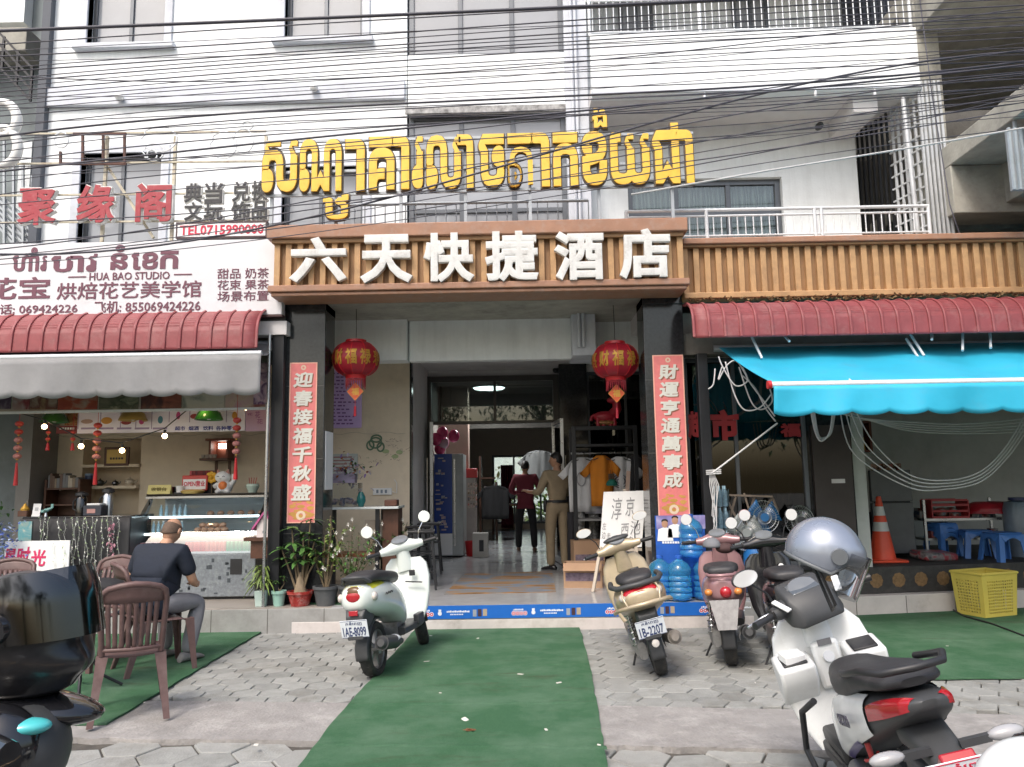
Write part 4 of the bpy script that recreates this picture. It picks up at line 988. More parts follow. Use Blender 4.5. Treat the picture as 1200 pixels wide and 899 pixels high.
# ---------------------------------------------------------------- red lanterns
def lantern(label, px, py, Y=9.25):
 c = U(px, py, Y); root = thing('red_lantern', label, 'lantern', c, local=True, group='round red lanterns hanging in the porch')
 NR = 10; mb = MB(); rings = []
 for j in range(15):
  t = -1.05 + 2.1*j/14; h = .20*math.sin(t*1.2)/math.sin(1.26); r0 = .285*math.cos(t*.98) + .0
  rings.append([Vector((r0*(1 - .05*abs(math.cos(a*NR/2)))*math.cos(a), r0*(1 - .05*abs(math.cos(a*NR/2)))*math.sin(a), h)) for a in [2*PI*i/80 for i in range(80)]])
 mb.loft(rings, True).build('silk_body', REDF, root, smooth=60)
 rb = MB()
 for k in range(NR):
  a = PI/NR + 2*PI*(k)/NR
  pts = []
  for j in range(15):
   t = -1.05 + 2.1*j/14; h = .20*math.sin(t*1.2)/math.sin(1.26); r0 = .285*math.cos(t*.98)*1.0; pts.append((r0*math.cos(a), r0*math.sin(a), h))
  rb.tube(pts, .006, 6)
 rb.build('wire_rib', RED, root, smooth=60)
 MB().lathe([(.0, .235), (.125, .235), (.13, .20), (.15, .185), (.0, .18)], n=28).build('top_cap', RED, root, smooth=40)
 MB().lathe([(.0, -.18), (.14, -.19), (.13, -.205), (.12, -.245), (.0, -.245)], n=28).build('lower_collar', RED, root, smooth=40)
 fr = MB()
 for k in range(30):
  a = 2*PI*k/30; fr.cyl((.115*math.cos(a), .115*math.sin(a), -.24), (.118*math.cos(a), .118*math.sin(a), -.31 - .03*(k % 3)), .007, .004, 5)
 fr.build('fringe', REDF, root)
 MB().tube([(0, 0, .23), (.004, 0, .38), (-.003, 0, CZ - c.z)], .004, 6).build('hanging_cord', BLACK_MET, root)
 d = MB(); d.prism([(0, -.40+.11), (.10, -.40), (0, -.40-.11), (-.10, -.40)], 'xz', -.02, -.008); dm = d.build('diamond_tag', mat('orange_red_tag', (.62,.10,.03), .4), root)
 q = MB(); text_on(q, '福', -.045, .045, -.445, -.355, -.0205, .02, .003); q.build('tag_character', GOLD, dm)
 q = MB()
 for (a, b), (e, f) in (((0,-.29),(.10,-.40)), ((.10,-.40),(0,-.51)), ((0,-.51),(-.10,-.40)), ((-.10,-.40),(0,-.29))): q.bar((a, -.0215, b), (e, -.0215, f), .006, .003)
 q.build('tag_rim', GOLD, dm)
 tz = MB(); tz.tube([(0, -.014, -.51), (0, -.014, -.60)], .004, 6)
 tz.cyl((0, -.014, -.58), (0, -.014, -.70), .014, .018, 8); tz.build('tassel', REDF, root)
 # gold characters following the swell of the silk
 for k, ch in enumerate('福禄寿喜财福禄寿喜财'):
  a = -PI/2 + 2*PI*k/NR; V, F = glyphs(ch, .03, .0); q = MB()
  xs = [p.x for p in V]; ys = [p.y for p in V]; w_, h_ = max(xs)-min(xs), max(ys)-min(ys); out = []
  for p in V:
   u_ = ((p.x - min(xs))/w_ - .5)*.14; v_ = ((p.y - min(ys))/h_ - .5)*.19; t = math.asin(max(-1, min(1, v_/.20*math.sin(1.26))))/1.2; rr = .285*math.cos(t*.98) + .004
   aa = a + u_/rr; out.append(Vector((rr*math.cos(aa), rr*math.sin(aa), v_)))
  q.add(out, F).build('gold_character', GOLD, root)
 return root
L1 = lantern('round red silk lantern hanging in front of the lilac price poster', 417, 421)
c = U(721, 423, 9.25); dup(L1, loc=c, label='round red silk lantern hanging beside the right granite pillar')
# ---------------------------------------------------------------- overhead cables
CABM = mat('cable_sheath', (.06,.06,.08), .55)
CABW = mat('pale_cable', (.62,.63,.64), .5)
def cable(ys, r=.007, Y=7.0, m=CABM, label='thin black overhead cable strung across in front of the white wall', x0=-150, x1=1350, ends=None):
 xs = (0, 400, 800, 1200); pts = []
 for k in range(41):
  x = x0 + (x1-x0)*k/40; y = 0
  for i in range(4):
   l = 1.0
   for j in range(4):
    if i != j: l *= (x - xs[j])/(xs[i]-xs[j])
   y += ys[i]*l
  pts.append(U(x, y, Y))
 o = MB().tube(pts, r, 5).build('overhead_cable', m, smooth=180)
 tag(o, label, 'cable', 'overhead cables crossing in front of the hotel'); return o
rng = random.Random(11)
for ys in ((52,26,4,-14),(66,43,15,-7),(80,50,22,-2),(84,57,30,6),(93,61,36,14),(97,66,41,20),(103,70,45,24),(108,76,50,30),(114,83,60,37),(119,88,65,44),(124,93,73,56),(130,99,79,64),
     (136,108,86,72),(150,115,99,78),(170,132,111,84),(178,141,121,88),(190,152,129,100),(214,172,150,112),(228,188,163,120),(292,228,146,86),(300,250,182,120),(286,240,170,104),(310,268,206,150)):
 cable(ys, rng.choice((.0045,.005,.006,.007)), 7.0 + rng.uniform(-.5,.5))
for ys in ((60,40,26,20),(72,62,48,30),(88,92,60,10),(112,104,70,28),(126,120,96,50),(145,128,112,92),(158,150,126,102),(165,140,132,118),(184,176,140,104),(196,168,118,58),(206,190,166,136),(240,206,168,110),(262,236,190,128),(304,258,196,112)):
 cable(ys, rng.choice((.0035,.0045,.0055)), 7.0 + rng.uniform(-.5,.5))
cable((36,20,2,-18), .017, 6.9, label='thickest black overhead cable bundle near the top of the photo')
cable((160,125,106,72), .011, 7.2, label='thick black overhead cable passing just over the golden letters')
cable((201,158,118,76), .010, 6.8, label='thick black overhead cable running down to the left past the red characters')
cable((298,246,134,60), .010, 6.9, label='thick black overhead cable rising from the left end of the studio sign')
o = MB().tube([U(740, 228, 7.3), U(900, 200, 7.3), U(1050, 176, 7.3), U(1200, 150, 7.3), U(1300, 130, 7.3)], .010, 6).build('overhead_cable', CABW, smooth=180)
tag(o, 'single pale overhead cable crossing the balcony with the railing', 'cable')
o = MB().tube([U(1078, 0, 9.2), U(1092, 110, 9.2), U(1100, 160, 9.2), U(1113, 240, 9.1), U(1125, 276, 8.9)], .008, 6).build('hanging_wire', CABM, smooth=180)
tag(o, 'dark wire hanging down the corner of the unfinished concrete building', 'wire')
LV = thing('louvre_panel', 'pale blue grey slatted metal cover at the far right edge', 'louvre', U(1192, 225, 8.0))
a = UR(1184, 150, 1240, 222, 8.0); MB().box(a[0], a[1], 8.0, 8.05, a[2], a[3]).build('backing', GREY_STEEL, LV)
mb = MB()
for k in range(9): x = a[0] + (a[1]-a[0])*k/8; mb.box(x - .012, x + .012, 7.97, 7.999, a[2], a[3])
mb.build('louvre_slat', mat('pale_blue_steel', (.45,.52,.58), .4), LV)
MB().bar((a[0] + .1, 8.02, a[3]), (a[0] + .1, 8.02, a[3] + .35), .03, .03).build('hanger', GREY_STEEL, LV)
MB().bar((a[1], 8.02, a[2] + .2), (a[1] + 3, 8.02, a[2] + .2), .04, .04).build('bracket_arm', GREY_STEEL, LV)
# ---------------------------------------------------------------- small builders
def lathe_part(name, prof, m, parent, c=(0,0,0), n=20, smooth=40): return MB().lathe(prof, c, n).build(name, m, parent, smooth=smooth)
def leaf(mb, p, d, L, W, droop=.3, n=4, m=None, curl=.12):
 p = Vector(p); d = Vector(d).normalized(); s = d.cross(Vector((0,0,1)))
 s = s.normalized() if s.length > 1e-3 else Vector((1,0,0)); V = []; F = []
 for i in range(n + 1):
  t = i/n; q = p + d*L*t + Vector((0,0,-droop*L*t*t)); w_ = W*math.sin(PI*min(.98, t*.93+.06))**.8*.5
  up = Vector((0,0,curl*w_)); V += [q - s*w_ + up, q, q + s*w_ + up]
 for i in range(n):
  o = i*3; F += [(o, o+1, o+4, o+3), (o+1, o+2, o+5, o+4)]
 mb.add(V, F, m)
def pot(root, r0, r1, h, m, rim=True, square=False):
 if square:
  o = MB().obox((0,0,h/2), (r0*2, r0*2, h), None, None, r1/r0).build('pot', m, root, bevel=.004)
 else:
  o = lathe_part('pot', [(0,.0),(r0,.0),(r1,h-.03),(r1+.012,h-.03),(r1+.012,h),(r1-.012,h),(r1-.02,h-.03),(0,h-.03)], m, root, n=22)
 lathe_part('soil', [(0,h-.022),(r1-.012,h-.022)], SOIL, root)
 return o
OBJ_AT = lambda px, py, z: G(px, py, z)
# ---------------------------------------------------------------- bakery: display fridge
fy = 9.30
fxa, fxb = U(148, 675, fy).x, U(299, 675, fy).x
FZ0, FZ1, FZ2 = .30, .80, U(230, 584, 9.78).z
DF = thing('display_fridge', 'glass fronted pastry display fridge with grey patterned base and lit shelves', 'display fridge', ((fxa+fxb)/2, fy, PZ))
VINE_G = mat('grey_vine_print', (.17,.19,.21), .4, var=.25, vs_=25, dirt=(.4,.45,.42), da=.5, ds=18)
MB().box(fxa, fxb, fy, 10.2, FZ0, FZ1).build('base_panel', VINE_G, DF, bevel=.01)
mb = MB(); rng = random.Random(6)
for k in range(40): x = rng.uniform(fxa+.05, fxb-.05); z = rng.uniform(FZ0+.03, FZ1-.05); mb.box(x, x+rng.uniform(.015,.05), fy-.003, fy-.001, z, z+rng.uniform(.015,.05))
mb.build('base_print', mat('dark_print', (.05,.06,.07), .5), DF)
MB().box(fxb - .30, fxb - .16, fy-.006, fy-.0032, FZ1-.24, FZ1-.06).build('vent_grille', BLACK_PL, DF)
MB().box(fxa + .05, fxb - .05, fy + .06, 10.1, PZ, FZ0 - .002).build('plinth', BLACK_PL, DF)
prof = [(fy + .0, FZ1 + .002), (fy + .03, FZ1 + .14), (fy + .12, FZ1 + .32), (fy + .30, FZ1 + .50), (9.78, FZ2)]
back = [(10.2, FZ2), (10.2, FZ1 + .002)]
for x in (fxa, fxb - .05):
 sd_ = MB(); sd_.prism(prof + [(prof[-1][0], prof[-1][1]-.03)] + [(y + .07, z - .02) for y, z in reversed(prof[1:-1])] + [(fy + .07, FZ1 + .002)], 'yz', x, x + .05); sd_.build('side_frame', CHROME if x == fxa else BLACK_GL, DF, smooth=30)
MB().box(fxa, fxb, 9.70, 10.2, FZ2 + .002, FZ2 + .06).build('top_deck', BLACK_GL, DF, bevel=.006)
MB().box(fxa, fxb, 9.690, 9.699, FZ2 + .004, FZ2 + .03).build('front_rail', STEEL, DF)
MB().grid(lambda u, v: Vector((fxa + .05 + (fxb-fxa-.1)*u, *[prof[round(v*4)][i] for i in (0, 1)])), 2, 4).build('curved_glass', CLEARW, DF, smooth=180)
INNER = mat('white_fridge_liner', (.72,.75,.78), .35, var=.04)
MB().box(fxa + .05, fxb - .05, 10.12, 10.199, FZ1 + .003, FZ2).build('liner', INNER, DF)
MB().box(fxa + .05, fxb - .05, fy + .07, 10.119, FZ1 + .003, FZ1 + .02).build('floor_tray', INNER, DF)
SHY = [(FZ1 + .22, 9.56), (FZ1 + .42, 9.68)]
for z, y in SHY:
 sh = MB().box(fxa + .055, fxb - .055, y, 10.119, z, z + .012).build('glass_shelf', ACRYL, DF)
 MB().box(fxa + .055, fxb - .055, y - .012, y - .001, z - .006, z + .02).build('lit_edge', LED, sh)
for x in (fxa + .001, fxb - .019): MB().box(x, x + .018, fy + .09, 10.119, FZ1 + .021, FZ1 + .06).build('glass_side', ACRYL, DF)
def can(c, m, first=[None], label='', r=.031, h=.115, g='drink cans in the display fridge'):
 t = thing('drink_can', label, 'drink can', c, local=True, group=g)
 lathe_part('can_body', [(0,0),(r*.85,0),(r,.008),(r,h-.012),(r*.84,h-.001),(r*.78,h-.004),(0,h-.006)], [m], t, n=16)
 lathe_part('can_end', [(0,h),(r*.8,h),(r*.84,h-.003)], ALU, t, n=16); return t
CANS = {'red': RED, 'salmon': mat('salmon_can', (.60,.14,.11), .3, .2), 'green': mat('green_can', (.02,.30,.13), .3, .3), 'pink': mat('pink_can', (.66,.30,.32), .3, .2)}
def bottle(c, m, label, h=.20, r=.028, cap=WHITE_PL, g=None, cat='bottle', name='drink_bottle'):
 t = thing(name, label, cat, c, local=True, group=g)
 lathe_part('bottle_body', [(0,0),(r,0),(r,h*.62),(r*.42,h*.84),(r*.42,h*.9),(0,h*.9)], m, t, n=14); lathe_part('bottle_cap', [(0,h*.9),(r*.5,h*.9),(r*.5,h),(0,h)], cap, t, n=12); return t
zc = FZ1 + .021; protos = {}
def put(key, c, mk):
 if key not in protos: protos[key] = mk(c)
 else: dup(protos[key], loc=c)
x = fxa + .10
lay = ['pink']*7 + [None]*4 + ['red']*5 + ['salmon']*5 + ['green']*7
for i, k in enumerate(lay):
 xx = fxa + .095 + (fxb - fxa - .19)*i/(len(lay)-1)
 if k: put(k, (xx, fy + .17 + .01*(i % 2), zc), lambda c, k=k: can(c, CANS[k], label={'red':'deep red drink can in the bottom row of the display fridge', 'salmon':'orange red drink can in the bottom row of the display fridge', 'green':'green drink can in the bottom row of the display fridge','pink':'pale pink drink can at the left of the display fridge'}[k]))
WATB = mat('pale_water_bottle', (.45,.62,.72), .1, var=.1)
for (z, y), xs in zip(SHY, ((.13,.19,.25,.36,.42,.48), (.16,.23,.33,.40,.47))):
 for q in xs: put(('b', z), (fxa + q, y + .1, z + .013), lambda c, z=z: bottle(c, WATB, 'small water bottle with white cap on the %s glass shelf of the fridge' % ('lower' if z == SHY[0][0] else 'upper'), .15 if z == SHY[0][0] else .15, .022, g='small bottles on the fridge shelves'))
BUN = mat('pastry_crust', (.55,.30,.20), .7, var=.15, vs_=15, bump=.2)
rng = random.Random(4)
for k in range(9):
 q = (fxa + .66 + .085*(k % 5) + .04*(k > 4), SHY[0][1] + .16 + .05*(k > 4), SHY[0][0] + .013 + .03 + (.055 if k > 4 else 0))
 if k == 0: b0 = tag(MB().sph(q, (.045,.045,.034), 14, 8).build('pastry_bun', BUN, smooth=180), 'round pink bun heaped on the lower shelf of the display fridge', 'bun', 'buns in the display fridge'); o0 = q
 else: o = b0.copy(); COL.objects.link(o); o.location = Vector(q) - Vector(o0)
for k in range(6):
 q = (fxa + .75 + .13*k, SHY[1][1] + .2, SHY[1][0] + .013 + .028)
 o = b0.copy(); COL.objects.link(o); o.location = Vector(q) - Vector(o0); o['label'] = 'round pink bun on the upper shelf of the display fridge'
# ---- on top of the fridge
ft = FZ2 + .061
def at_top(px, y): return U(px, 575, y).x
SN = thing('open_sign', 'red framed white OPEN board on a cup shaped stand on the fridge', 'open sign', (at_top(228, 9.85), 9.85, ft))
a = UR(213, 557, 243, 573, 9.85)
MB().box(a[0], a[1], 9.85, 9.88, a[2] - .02, a[3]).build('sign_face', mat('red_sign_face', (.52,.06,.05), .4), SN, bevel=.012)
f = MB().box(a[0] + .02, a[1] - .02, 9.846, 9.849, a[2] - .005, a[3] - .05).build('sign_panel', PAPER, SN)
mb = MB(); text_on(mb, 'OPEN营业', a[0] + .03, a[1] - .03, a[2] + .03, a[3] - .07, 9.8455, .02, .003); mb.build('lettering', RED_INK, SN)
mb = MB(); mb.lathe([(.0,0),(.12,0),(.15,.03),(.10,.05),(0,.05)], (at_top(228, 9.85), 9.80, ft), 24); mb.build('stand', mat('yellow_stand', (.62,.42,.12), .5, var=.2), SN, smooth=40)
YC_ = thing('yellow_card', 'folded pale yellow cashier card on the fridge top, left of the OPEN board', 'counter card', (at_top(185, 9.8), 9.8, ft))
a = UR(172, 570, 199, 581, 9.78); MB().prism([(9.78, ft), (9.86, ft), (9.82, ft + .115)], 'yz', a[0], a[1]).build('card', mat('pale_yellow_card', (.66,.58,.22), .6), YC_)
mb = MB(); text_on(mb, '收银台', a[0] + .05, a[1] - .05, ft + .035, ft + .085, 9.7755, .02, .002); mb.xf(Matrix.Translation((0, .018, 0)))
mb.build('lettering', mat('olive_ink', (.16,.13,.03), .6), YC_)
# lucky cat
CT = thing('lucky_cat', 'white beckoning cat figurine with raised paw and orange bib on the fridge', 'figurine', (at_top(263, 9.85), 9.85, ft), local=True)
mb = MB(); mb.sph((0,0,.075), (.105,.085,.085), 20, 12); mb.sph((-.02,-.01,.20), (.10,.08,.075), 20, 12); mb.sph((-.06,-.05,.02), (.04,.05,.03), 12, 8); mb.sph((.06,-.05,.02), (.04,.05,.03), 12, 8)
mb.tube([(.08,0,.10),(.125,-.02,.15),(.13,-.03,.24)], [.035,.03,.032], 10); mb.tube([(-.08,-.02,.11),(-.11,-.06,.08)], [.03,.028], 10)
mb.build('cat_body', WHITE_PL, CT, smooth=60)
mb = MB()
for sx in (-1, 1): mb.cyl((-.02 + sx*.055, -.01, .25), (-.02 + sx*.07, -.01, .30), .03, .004, 10)
mb.build('ear', mat('cat_ear', (.60,.30,.25), .5), CT, smooth=60)
MB().sph((0,-.055,.09), (.06,.045,.055), 16, 10).build('bib', mat('orange_bib', (.70,.20,.05), .45, var=.3, vs_=30), CT, smooth=60)
mb = MB()
for sx in (-1, 1): mb.tube([(-.02 + sx*.05, -.082, .205), (-.02 + sx*.035, -.088, .213), (-.02 + sx*.02, -.086, .205)], .004, 6)
mb.tube([(-.03,-.09,.18),(-.02,-.092,.176),(-.01,-.09,.18)], .003, 6); mb.build('face_lines', INK, CT)
FL = thing('yellow_flower', 'yellow paper flower between the OPEN board and the white cat', 'decoration', (at_top(248, 9.9), 9.9, ft), local=True)
mb = MB()
for k in range(8): a_ = k*PI/4; mb.sph((.05*math.cos(a_), -.02, .20 + .05*math.sin(a_)), (.028,.012,.028), 10, 6)
mb.sph((0,-.03,.20), .025, 10, 6); mb.build('petals', mat('yellow_petal', (.72,.40,.03), .5), FL, smooth=60); MB().cyl((0,0,0),(0,0,.2),.006).build('stem', STEM, FL)
BW = thing('glass_bowl', 'pale green bowl with straws at the right end of the fridge top', 'bowl', (at_top(296, 9.85), 9.85, ft), local=True)
lathe_part('bowl', [(0,0),(.05,0),(.085,.08),(.075,.11),(.07,.108),(.078,.08),(.045,.01),(0,.01)], mat('pale_green_ceramic', (.55,.68,.60), .25), BW)
mb = MB()
for k in range(4): mb.cyl((.01*k-.02,0,.02), (.03*k-.05, .01*k, .19), .004, n=6)
mb.build('straw', RED, BW)
MG = thing('white_mug', 'white cup and saucer beside the OPEN board', 'cup', (at_top(211, 9.82), 9.82, ft), local=True)
lathe_part('cup', [(0,.012),(.04,.012),(.055,.10),(.049,.10),(.036,.02),(0,.02)], WHITE_PL, MG); lathe_part('saucer', [(0,0),(.05,0),(.075,.016),(.05,.010),(0,.010)], WHITE_PL, MG)
# cigarette cartons stacked behind
def carton(px, z, m, label, w_=.055, h=.09):
 o = MB().box(-w_/2, w_/2, 0, .06, 0, h).build('cigarette_pack', m, None, bevel=.003); o.location = (U(px, 570, 9.95).x, 9.95, z); return tag(o, label, 'cigarette pack', 'cigarette packs standing behind the fridge top')
cols = [mat('pack_red', (.40,.04,.05), .4), mat('pack_maroon', (.18,.02,.03), .4), mat('pack_navy', (.05,.09,.24), .4), mat('pack_black', (.03,.03,.04), .4)]
nm = ['bright red', 'maroon', 'navy blue', 'black']
for i in range(12):
 k = (0,0,0,1,0,2,2,3,2,1,3,0)[i]; carton(179 + i*2.6, ft, cols[k], nm[k] + ' cigarette pack in the row left of the OPEN board')
for i in range(9): carton(224 + i*2.9, ft + .20, cols[(0,1)[i % 3 == 2]], nm[(0,1)[i % 3 == 2]] + ' cigarette pack on the raised row above the OPEN board')
o = MB().box(U(221,560,9.97).x, U(251,560,9.97).x, 9.92, 10.04, ft, ft + .199).build('pack_stand', BLACK_PL, bevel=.004); tag(o, 'low black stand carrying the raised row of cigarette packs', 'stand')
# ---------------------------------------------------------------- counter with black cloth and vines
cy_ = 9.15
ca, cb_ = U(22, 640, cy_).x, U(151, 640, cy_).x; cz = U(95, 607, cy_).z
CN = thing('shop_counter', 'shop counter draped in black cloth and hung with thin fairy vines', 'counter', ((ca+cb_)/2, cy_, PZ))
BLC = mat('black_cloth', (.022,.022,.025), .7, var=.3, vs_=3, bump=.1, bs=8)
MB().grid(lambda u, v: Vector((ca + (cb_-ca)*u, cy_ + .012*math.sin(u*40) - .02*(1-v), PZ + (cz-PZ)*v)), 60, 6).build('black_cloth', BLC, CN, smooth=180, solid=.004)
MB().box(ca, cb_, cy_ + .03, 9.75, cz - .02, cz + .02).build('counter_top', BLACK_GL, CN, bevel=.008)
MB().box(ca + .02, cb_ - .02, cy_ + .06, 9.72, PZ, cz - .021).build('counter_body', BLACK_PL, CN)
VINEM = mat('vine_leaf', (.30,.40,.22), .5, var=.4, vs_=30, isl=.5); VINEW = mat('white_bead', (.62,.64,.60), .4)
rng = random.Random(12)
def vine(parent, px, py0, py1, Y, seed, wh=.4, name='hanging_vine', amt=1.0):
 r_ = random.Random(seed); mb = MB(); a, b = U(px, py0, Y), U(px + r_.uniform(-3, 3), py1, Y); n = int((a.z - b.z)/.022*amt); pts = []
 for i in range(n + 1):
  t = i/n; q = a.lerp(b, t) + Vector((.012*math.sin(t*14+seed), -.006, 0)); pts.append(q)
  if r_.random() < .85:
   d = Vector((r_.uniform(-1,1), r_.uniform(-.8,.1), r_.uniform(-.6,.5))); leaf(mb, q, d, r_.uniform(.018,.034), .014, .4, 2, 0 if r_.random() > wh else 1)
 mb.tube(pts[::3] + [pts[-1]], .002, 4, m=1)
 return mb.build(name, [VINEM, VINEW], parent)
for i, px in enumerate((47, 57, 68, 77, 86, 92, 101, 108, 113, 120, 127, 133, 139, 52, 89, 98)):
 vine(CN, px, 606, 672 + (i*7) % 18 if px > 80 else 640, cy_ - .04, i, .45)
q = MB(); rng = random.Random(3)
for k in range(40): p_ = U(131 + rng.gauss(0, 1.8), 612 + k*1.0, cy_ - .06); leaf(q, p_, (rng.uniform(-1,1), -.4, rng.uniform(-1,1)), .04, .03, .3, 2)
q.build('pink_garland', mat('dusty_pink_petal', (.46,.22,.28), .6, isl=.4), CN)
MB().box(ca + .0, ca + .16, cy_ - .03, cy_ - .02, cz - .45, cz - .03).build('side_print', blobs('faded_print', [(.30,.35,.30),(.10,.3,.34),(.5,.5,.42)], 9), CN)
# things on the counter
def ctop(px, y=9.35): return (U(px, 600, y).x, y, cz + .021)
GR = thing('coffee_grinder', 'small brass and wood hand coffee grinder at the left of the counter', 'grinder', ctop(29), local=True)
MB().box(-.055,.055,-.05,.05,0,.07).build('grinder_box', WOOD_D, GR, bevel=.004); lathe_part('hopper', [(.045,.07),(.05,.09),(.02,.13),(.012,.15),(0,.16)], GOLD, GR); MB().tube([(0,0,.16),(.03,0,.17),(.03,0,.2)], .006, 6).build('crank', CHROME, GR)
QS = thing('card_stand', 'small plain white card standing on the counter', 'card stand', ctop(43), local=True)
MB().obox((0,0,.075), (.095,.008,.15), Euler((R(-10),0,0))).build('card', PAPER, QS); MB().obox((0,-.006,.085), (.04,.002,.04), Euler((R(-10),0,0))).build('card_print', mat('pale_grey_print', (.45,.46,.48), .6), QS)
MB().box(-.05,.05,-.02,.04,0,.008).build('foot', WHITE_PL, QS)
AP = thing('toy_plane', 'little teal toy on the counter beside the white card', 'toy', ctop(54), local=True)
mb = MB(); mb.tube([(-.06,0,.05),(0,0,.065),(.08,0,.10)], [.012,.028,.008], 10); mb.obox((0,0,.07), (.04,.16,.008)); mb.obox((.07,0,.12), (.03,.005,.05)); mb.build('toy_body', mat('teal_paint', (.20,.40,.38), .4), AP, smooth=40); MB().cyl((0,0,0),(0,0,.05),.02,.008).build('stand', STEEL, AP)
for px, lab in ((95, 'black vacuum coffee pot on the counter, nearer the white card'), (126, 'taller black vacuum coffee pot with steel body at the right of the counter')):
 t = thing('coffee_pot', lab, 'thermos', ctop(px, 9.45), local=True); k = 1.0 if px < 100 else 1.15
 lathe_part('pot_body', [(0,0),(.06,0),(.062,.20*k),(.045,.23*k),(0,.23*k)], BLACK_GL if px < 100 else STEEL, t); lathe_part('pump_lid', [(.045,.23*k),(.075,.24*k),(.07,.27*k),(.02,.29*k),(0,.29*k)], BLACK_PL, t)
 MB().tube([(-.06,0,.2*k),(-.10,0,.17*k),(-.10,0,.08*k),(-.06,0,.05*k)], .010, 8).build('pot_handle', BLACK_PL, t); MB().tube([(.03,-.05,.25*k),(.05,-.09,.245*k),(.055,-.1,.22*k)], .012, 8).build('spout', BLACK_PL, t)
TB = thing('till_box', 'dark box with a white lid on the counter between the coffee pots', 'box', ctop(112, 9.32), local=True)
MB().box(-.11,.11,-.08,.08,0,.12).build('box_body', mat('dark_navy_box', (.03,.035,.05), .4), TB, bevel=.006); MB().box(-.08,.08,-.06,.06,.121,.145).build('lid', WHITE_PL, TB, bevel=.006); MB().box(-.06,.04,-.083,-.0805,.03,.08).build('label_sticker', mat('red_grey_label', (.42,.22,.2), .5), TB)
# board with red brush writing, blue flowers
wb = 8.86
WBD = thing('hand_written_board', 'white board with red brush writing leaning before the counter', 'notice board', (U(42, 690, wb).x, wb, PZ))
a = UR(4, 634, 80, 700, wb); MB().box(a[0], a[1], wb, wb + .02, PZ, a[3]).build('board', PAPER, WBD, bevel=.003)
for t, r in (('星', (5,643,19,659)), ('时', (20,641,35,664)), ('光', (36,644,54,664))):
 x0, x1, z0, z1 = UR(*r, wb); mb = MB(); text_on(mb, t, x0, x1, z0, z1, wb - .001, .028, .004, shear=.1); mb.build('brush_character', mat('pink_red_ink', (.60,.03,.12), .5), WBD)
vine(WBD, 62, 636, 668, wb - .02, 77, .6); vine(WBD, 74, 636, 672, wb - .02, 78, .4)
BF = thing('blue_flowers', 'bunch of blue and white artificial flowers at the left edge', 'flowers', (U(4, 660, 8.75).x, 8.72, PZ))
mb = MB(); rng = random.Random(9); bx = U(2, 650, 8.72)
for k in range(420):
 q = bx + Vector((rng.gauss(-.05,.12), rng.gauss(0,.07), rng.uniform(-.42,.36))); leaf(mb, q, (rng.uniform(-1,1), rng.uniform(-1,.3), rng.uniform(-.6,1)), rng.uniform(.03,.05), .035, .2, 2, 0 if rng.random() < .6 else 1)
mb.build('blossom', [mat('blue_petal', (.10,.16,.48), .6, isl=.4), mat('pale_blue_petal', (.42,.52,.74), .6, isl=.3)], BF)
mb = MB()
for k in range(60): q = bx + Vector((rng.gauss(-.1,.1), rng.gauss(0,.06), rng.uniform(.3,.55))); leaf(mb, q, (rng.uniform(-1,1), rng.uniform(-1,.3), rng.uniform(0,1)), .09, .035, .4, 3)
mb.build('foliage', LEAF, BF); MB().cyl((bx.x - .05, 8.72, PZ), (bx.x - .05, 8.72, bx.z - .3), .10, .13, 16).build('vase', mat('grey_vase', (.3,.32,.35), .5), BF, smooth=40)
# ---------------------------------------------------------------- shelves on the back wall and wall things
def shelf_y(py, y): return U(130, py, y).z
CE = thing('framed_certificate', 'framed gold certificate hanging over the niche in the back wall', 'picture frame', U(136, 545, 10.93))
a = UR(122, 524, 151, 546, 10.93); MB().box(a[0], a[1], 10.93, 10.96, a[2], a[3]).build('frame', WOOD_D, CE, bevel=.006); MB().box(a[0]+.04, a[1]-.04, 10.925, 10.929, a[2]+.035, a[3]-.035).build('certificate', mat('brass_certificate', (.36,.24,.06), .35, .3, var=.1), CE)
mb = MB()
for k in range(5): mb.box(a[0]+.09+.04*k, a[0]+.115+.04*k, 10.922, 10.9245, a[2]+.09, a[2]+.12)
mb.build('print_marks', INK, CE)
JR = thing('blue_jar', 'dark blue canister standing on the upper niche shelf', 'jar', (U(104, 570, YK-.02).x, YK - .02, z2 + .021), local=True)
lathe_part('canister', [(0,0),(.055,0),(.055,.15),(0,.15)], mat('navy_canister', (.04,.07,.16), .35), JR); lathe_part('canister_lid', [(0,.151),(.057,.151),(.057,.175),(0,.178)], mat('pale_blue_lid', (.25,.35,.5), .35), JR)
for px, lab, m, s in ((117, 'small dark teapot on the niche shelf beside the blue canister', mat('dark_teapot', (.03,.035,.03), .3), 1.0), (135, 'little black cup in the middle of the niche shelf', BLACK_GL, .8), (152, 'cream coloured bowl at the right of the niche shelf', mat('cream_bowl', (.55,.48,.38), .4), 1.15)):
 t = thing('tea_vessel', lab, 'teapot', (U(px, 570, YK-.02).x, YK - .02, z2 + .021), local=True)
 lathe_part('vessel', [(0,0),(.035*s,0),(.06*s,.035*s),(.055*s,.065*s),(.02*s,.085*s),(0,.088*s)], m, t); MB().sph((0,0,.095*s), .012*s, 10, 6).build('lid_knob', m, t, smooth=60)
 MB().tube([(.05*s,0,.03*s),(.085*s,0,.05*s),(.095*s,0,.075*s)], [.014*s,.010*s,.007*s], 8).build('spout', m, t, smooth=60)
BR = thing('low_bookcase', 'low dark bookcase with two shelves under the back wall', 'bookcase', (U(70, 600, 10.6).x, 10.6, PZ))
a = UR(50, 562, 92, 640, 10.6); mb = MB(); mb.box(a[0], a[0]+.03, 10.6, 10.9, PZ, a[3]); mb.box(a[1]-.03, a[1], 10.6, 10.9, PZ, a[3])
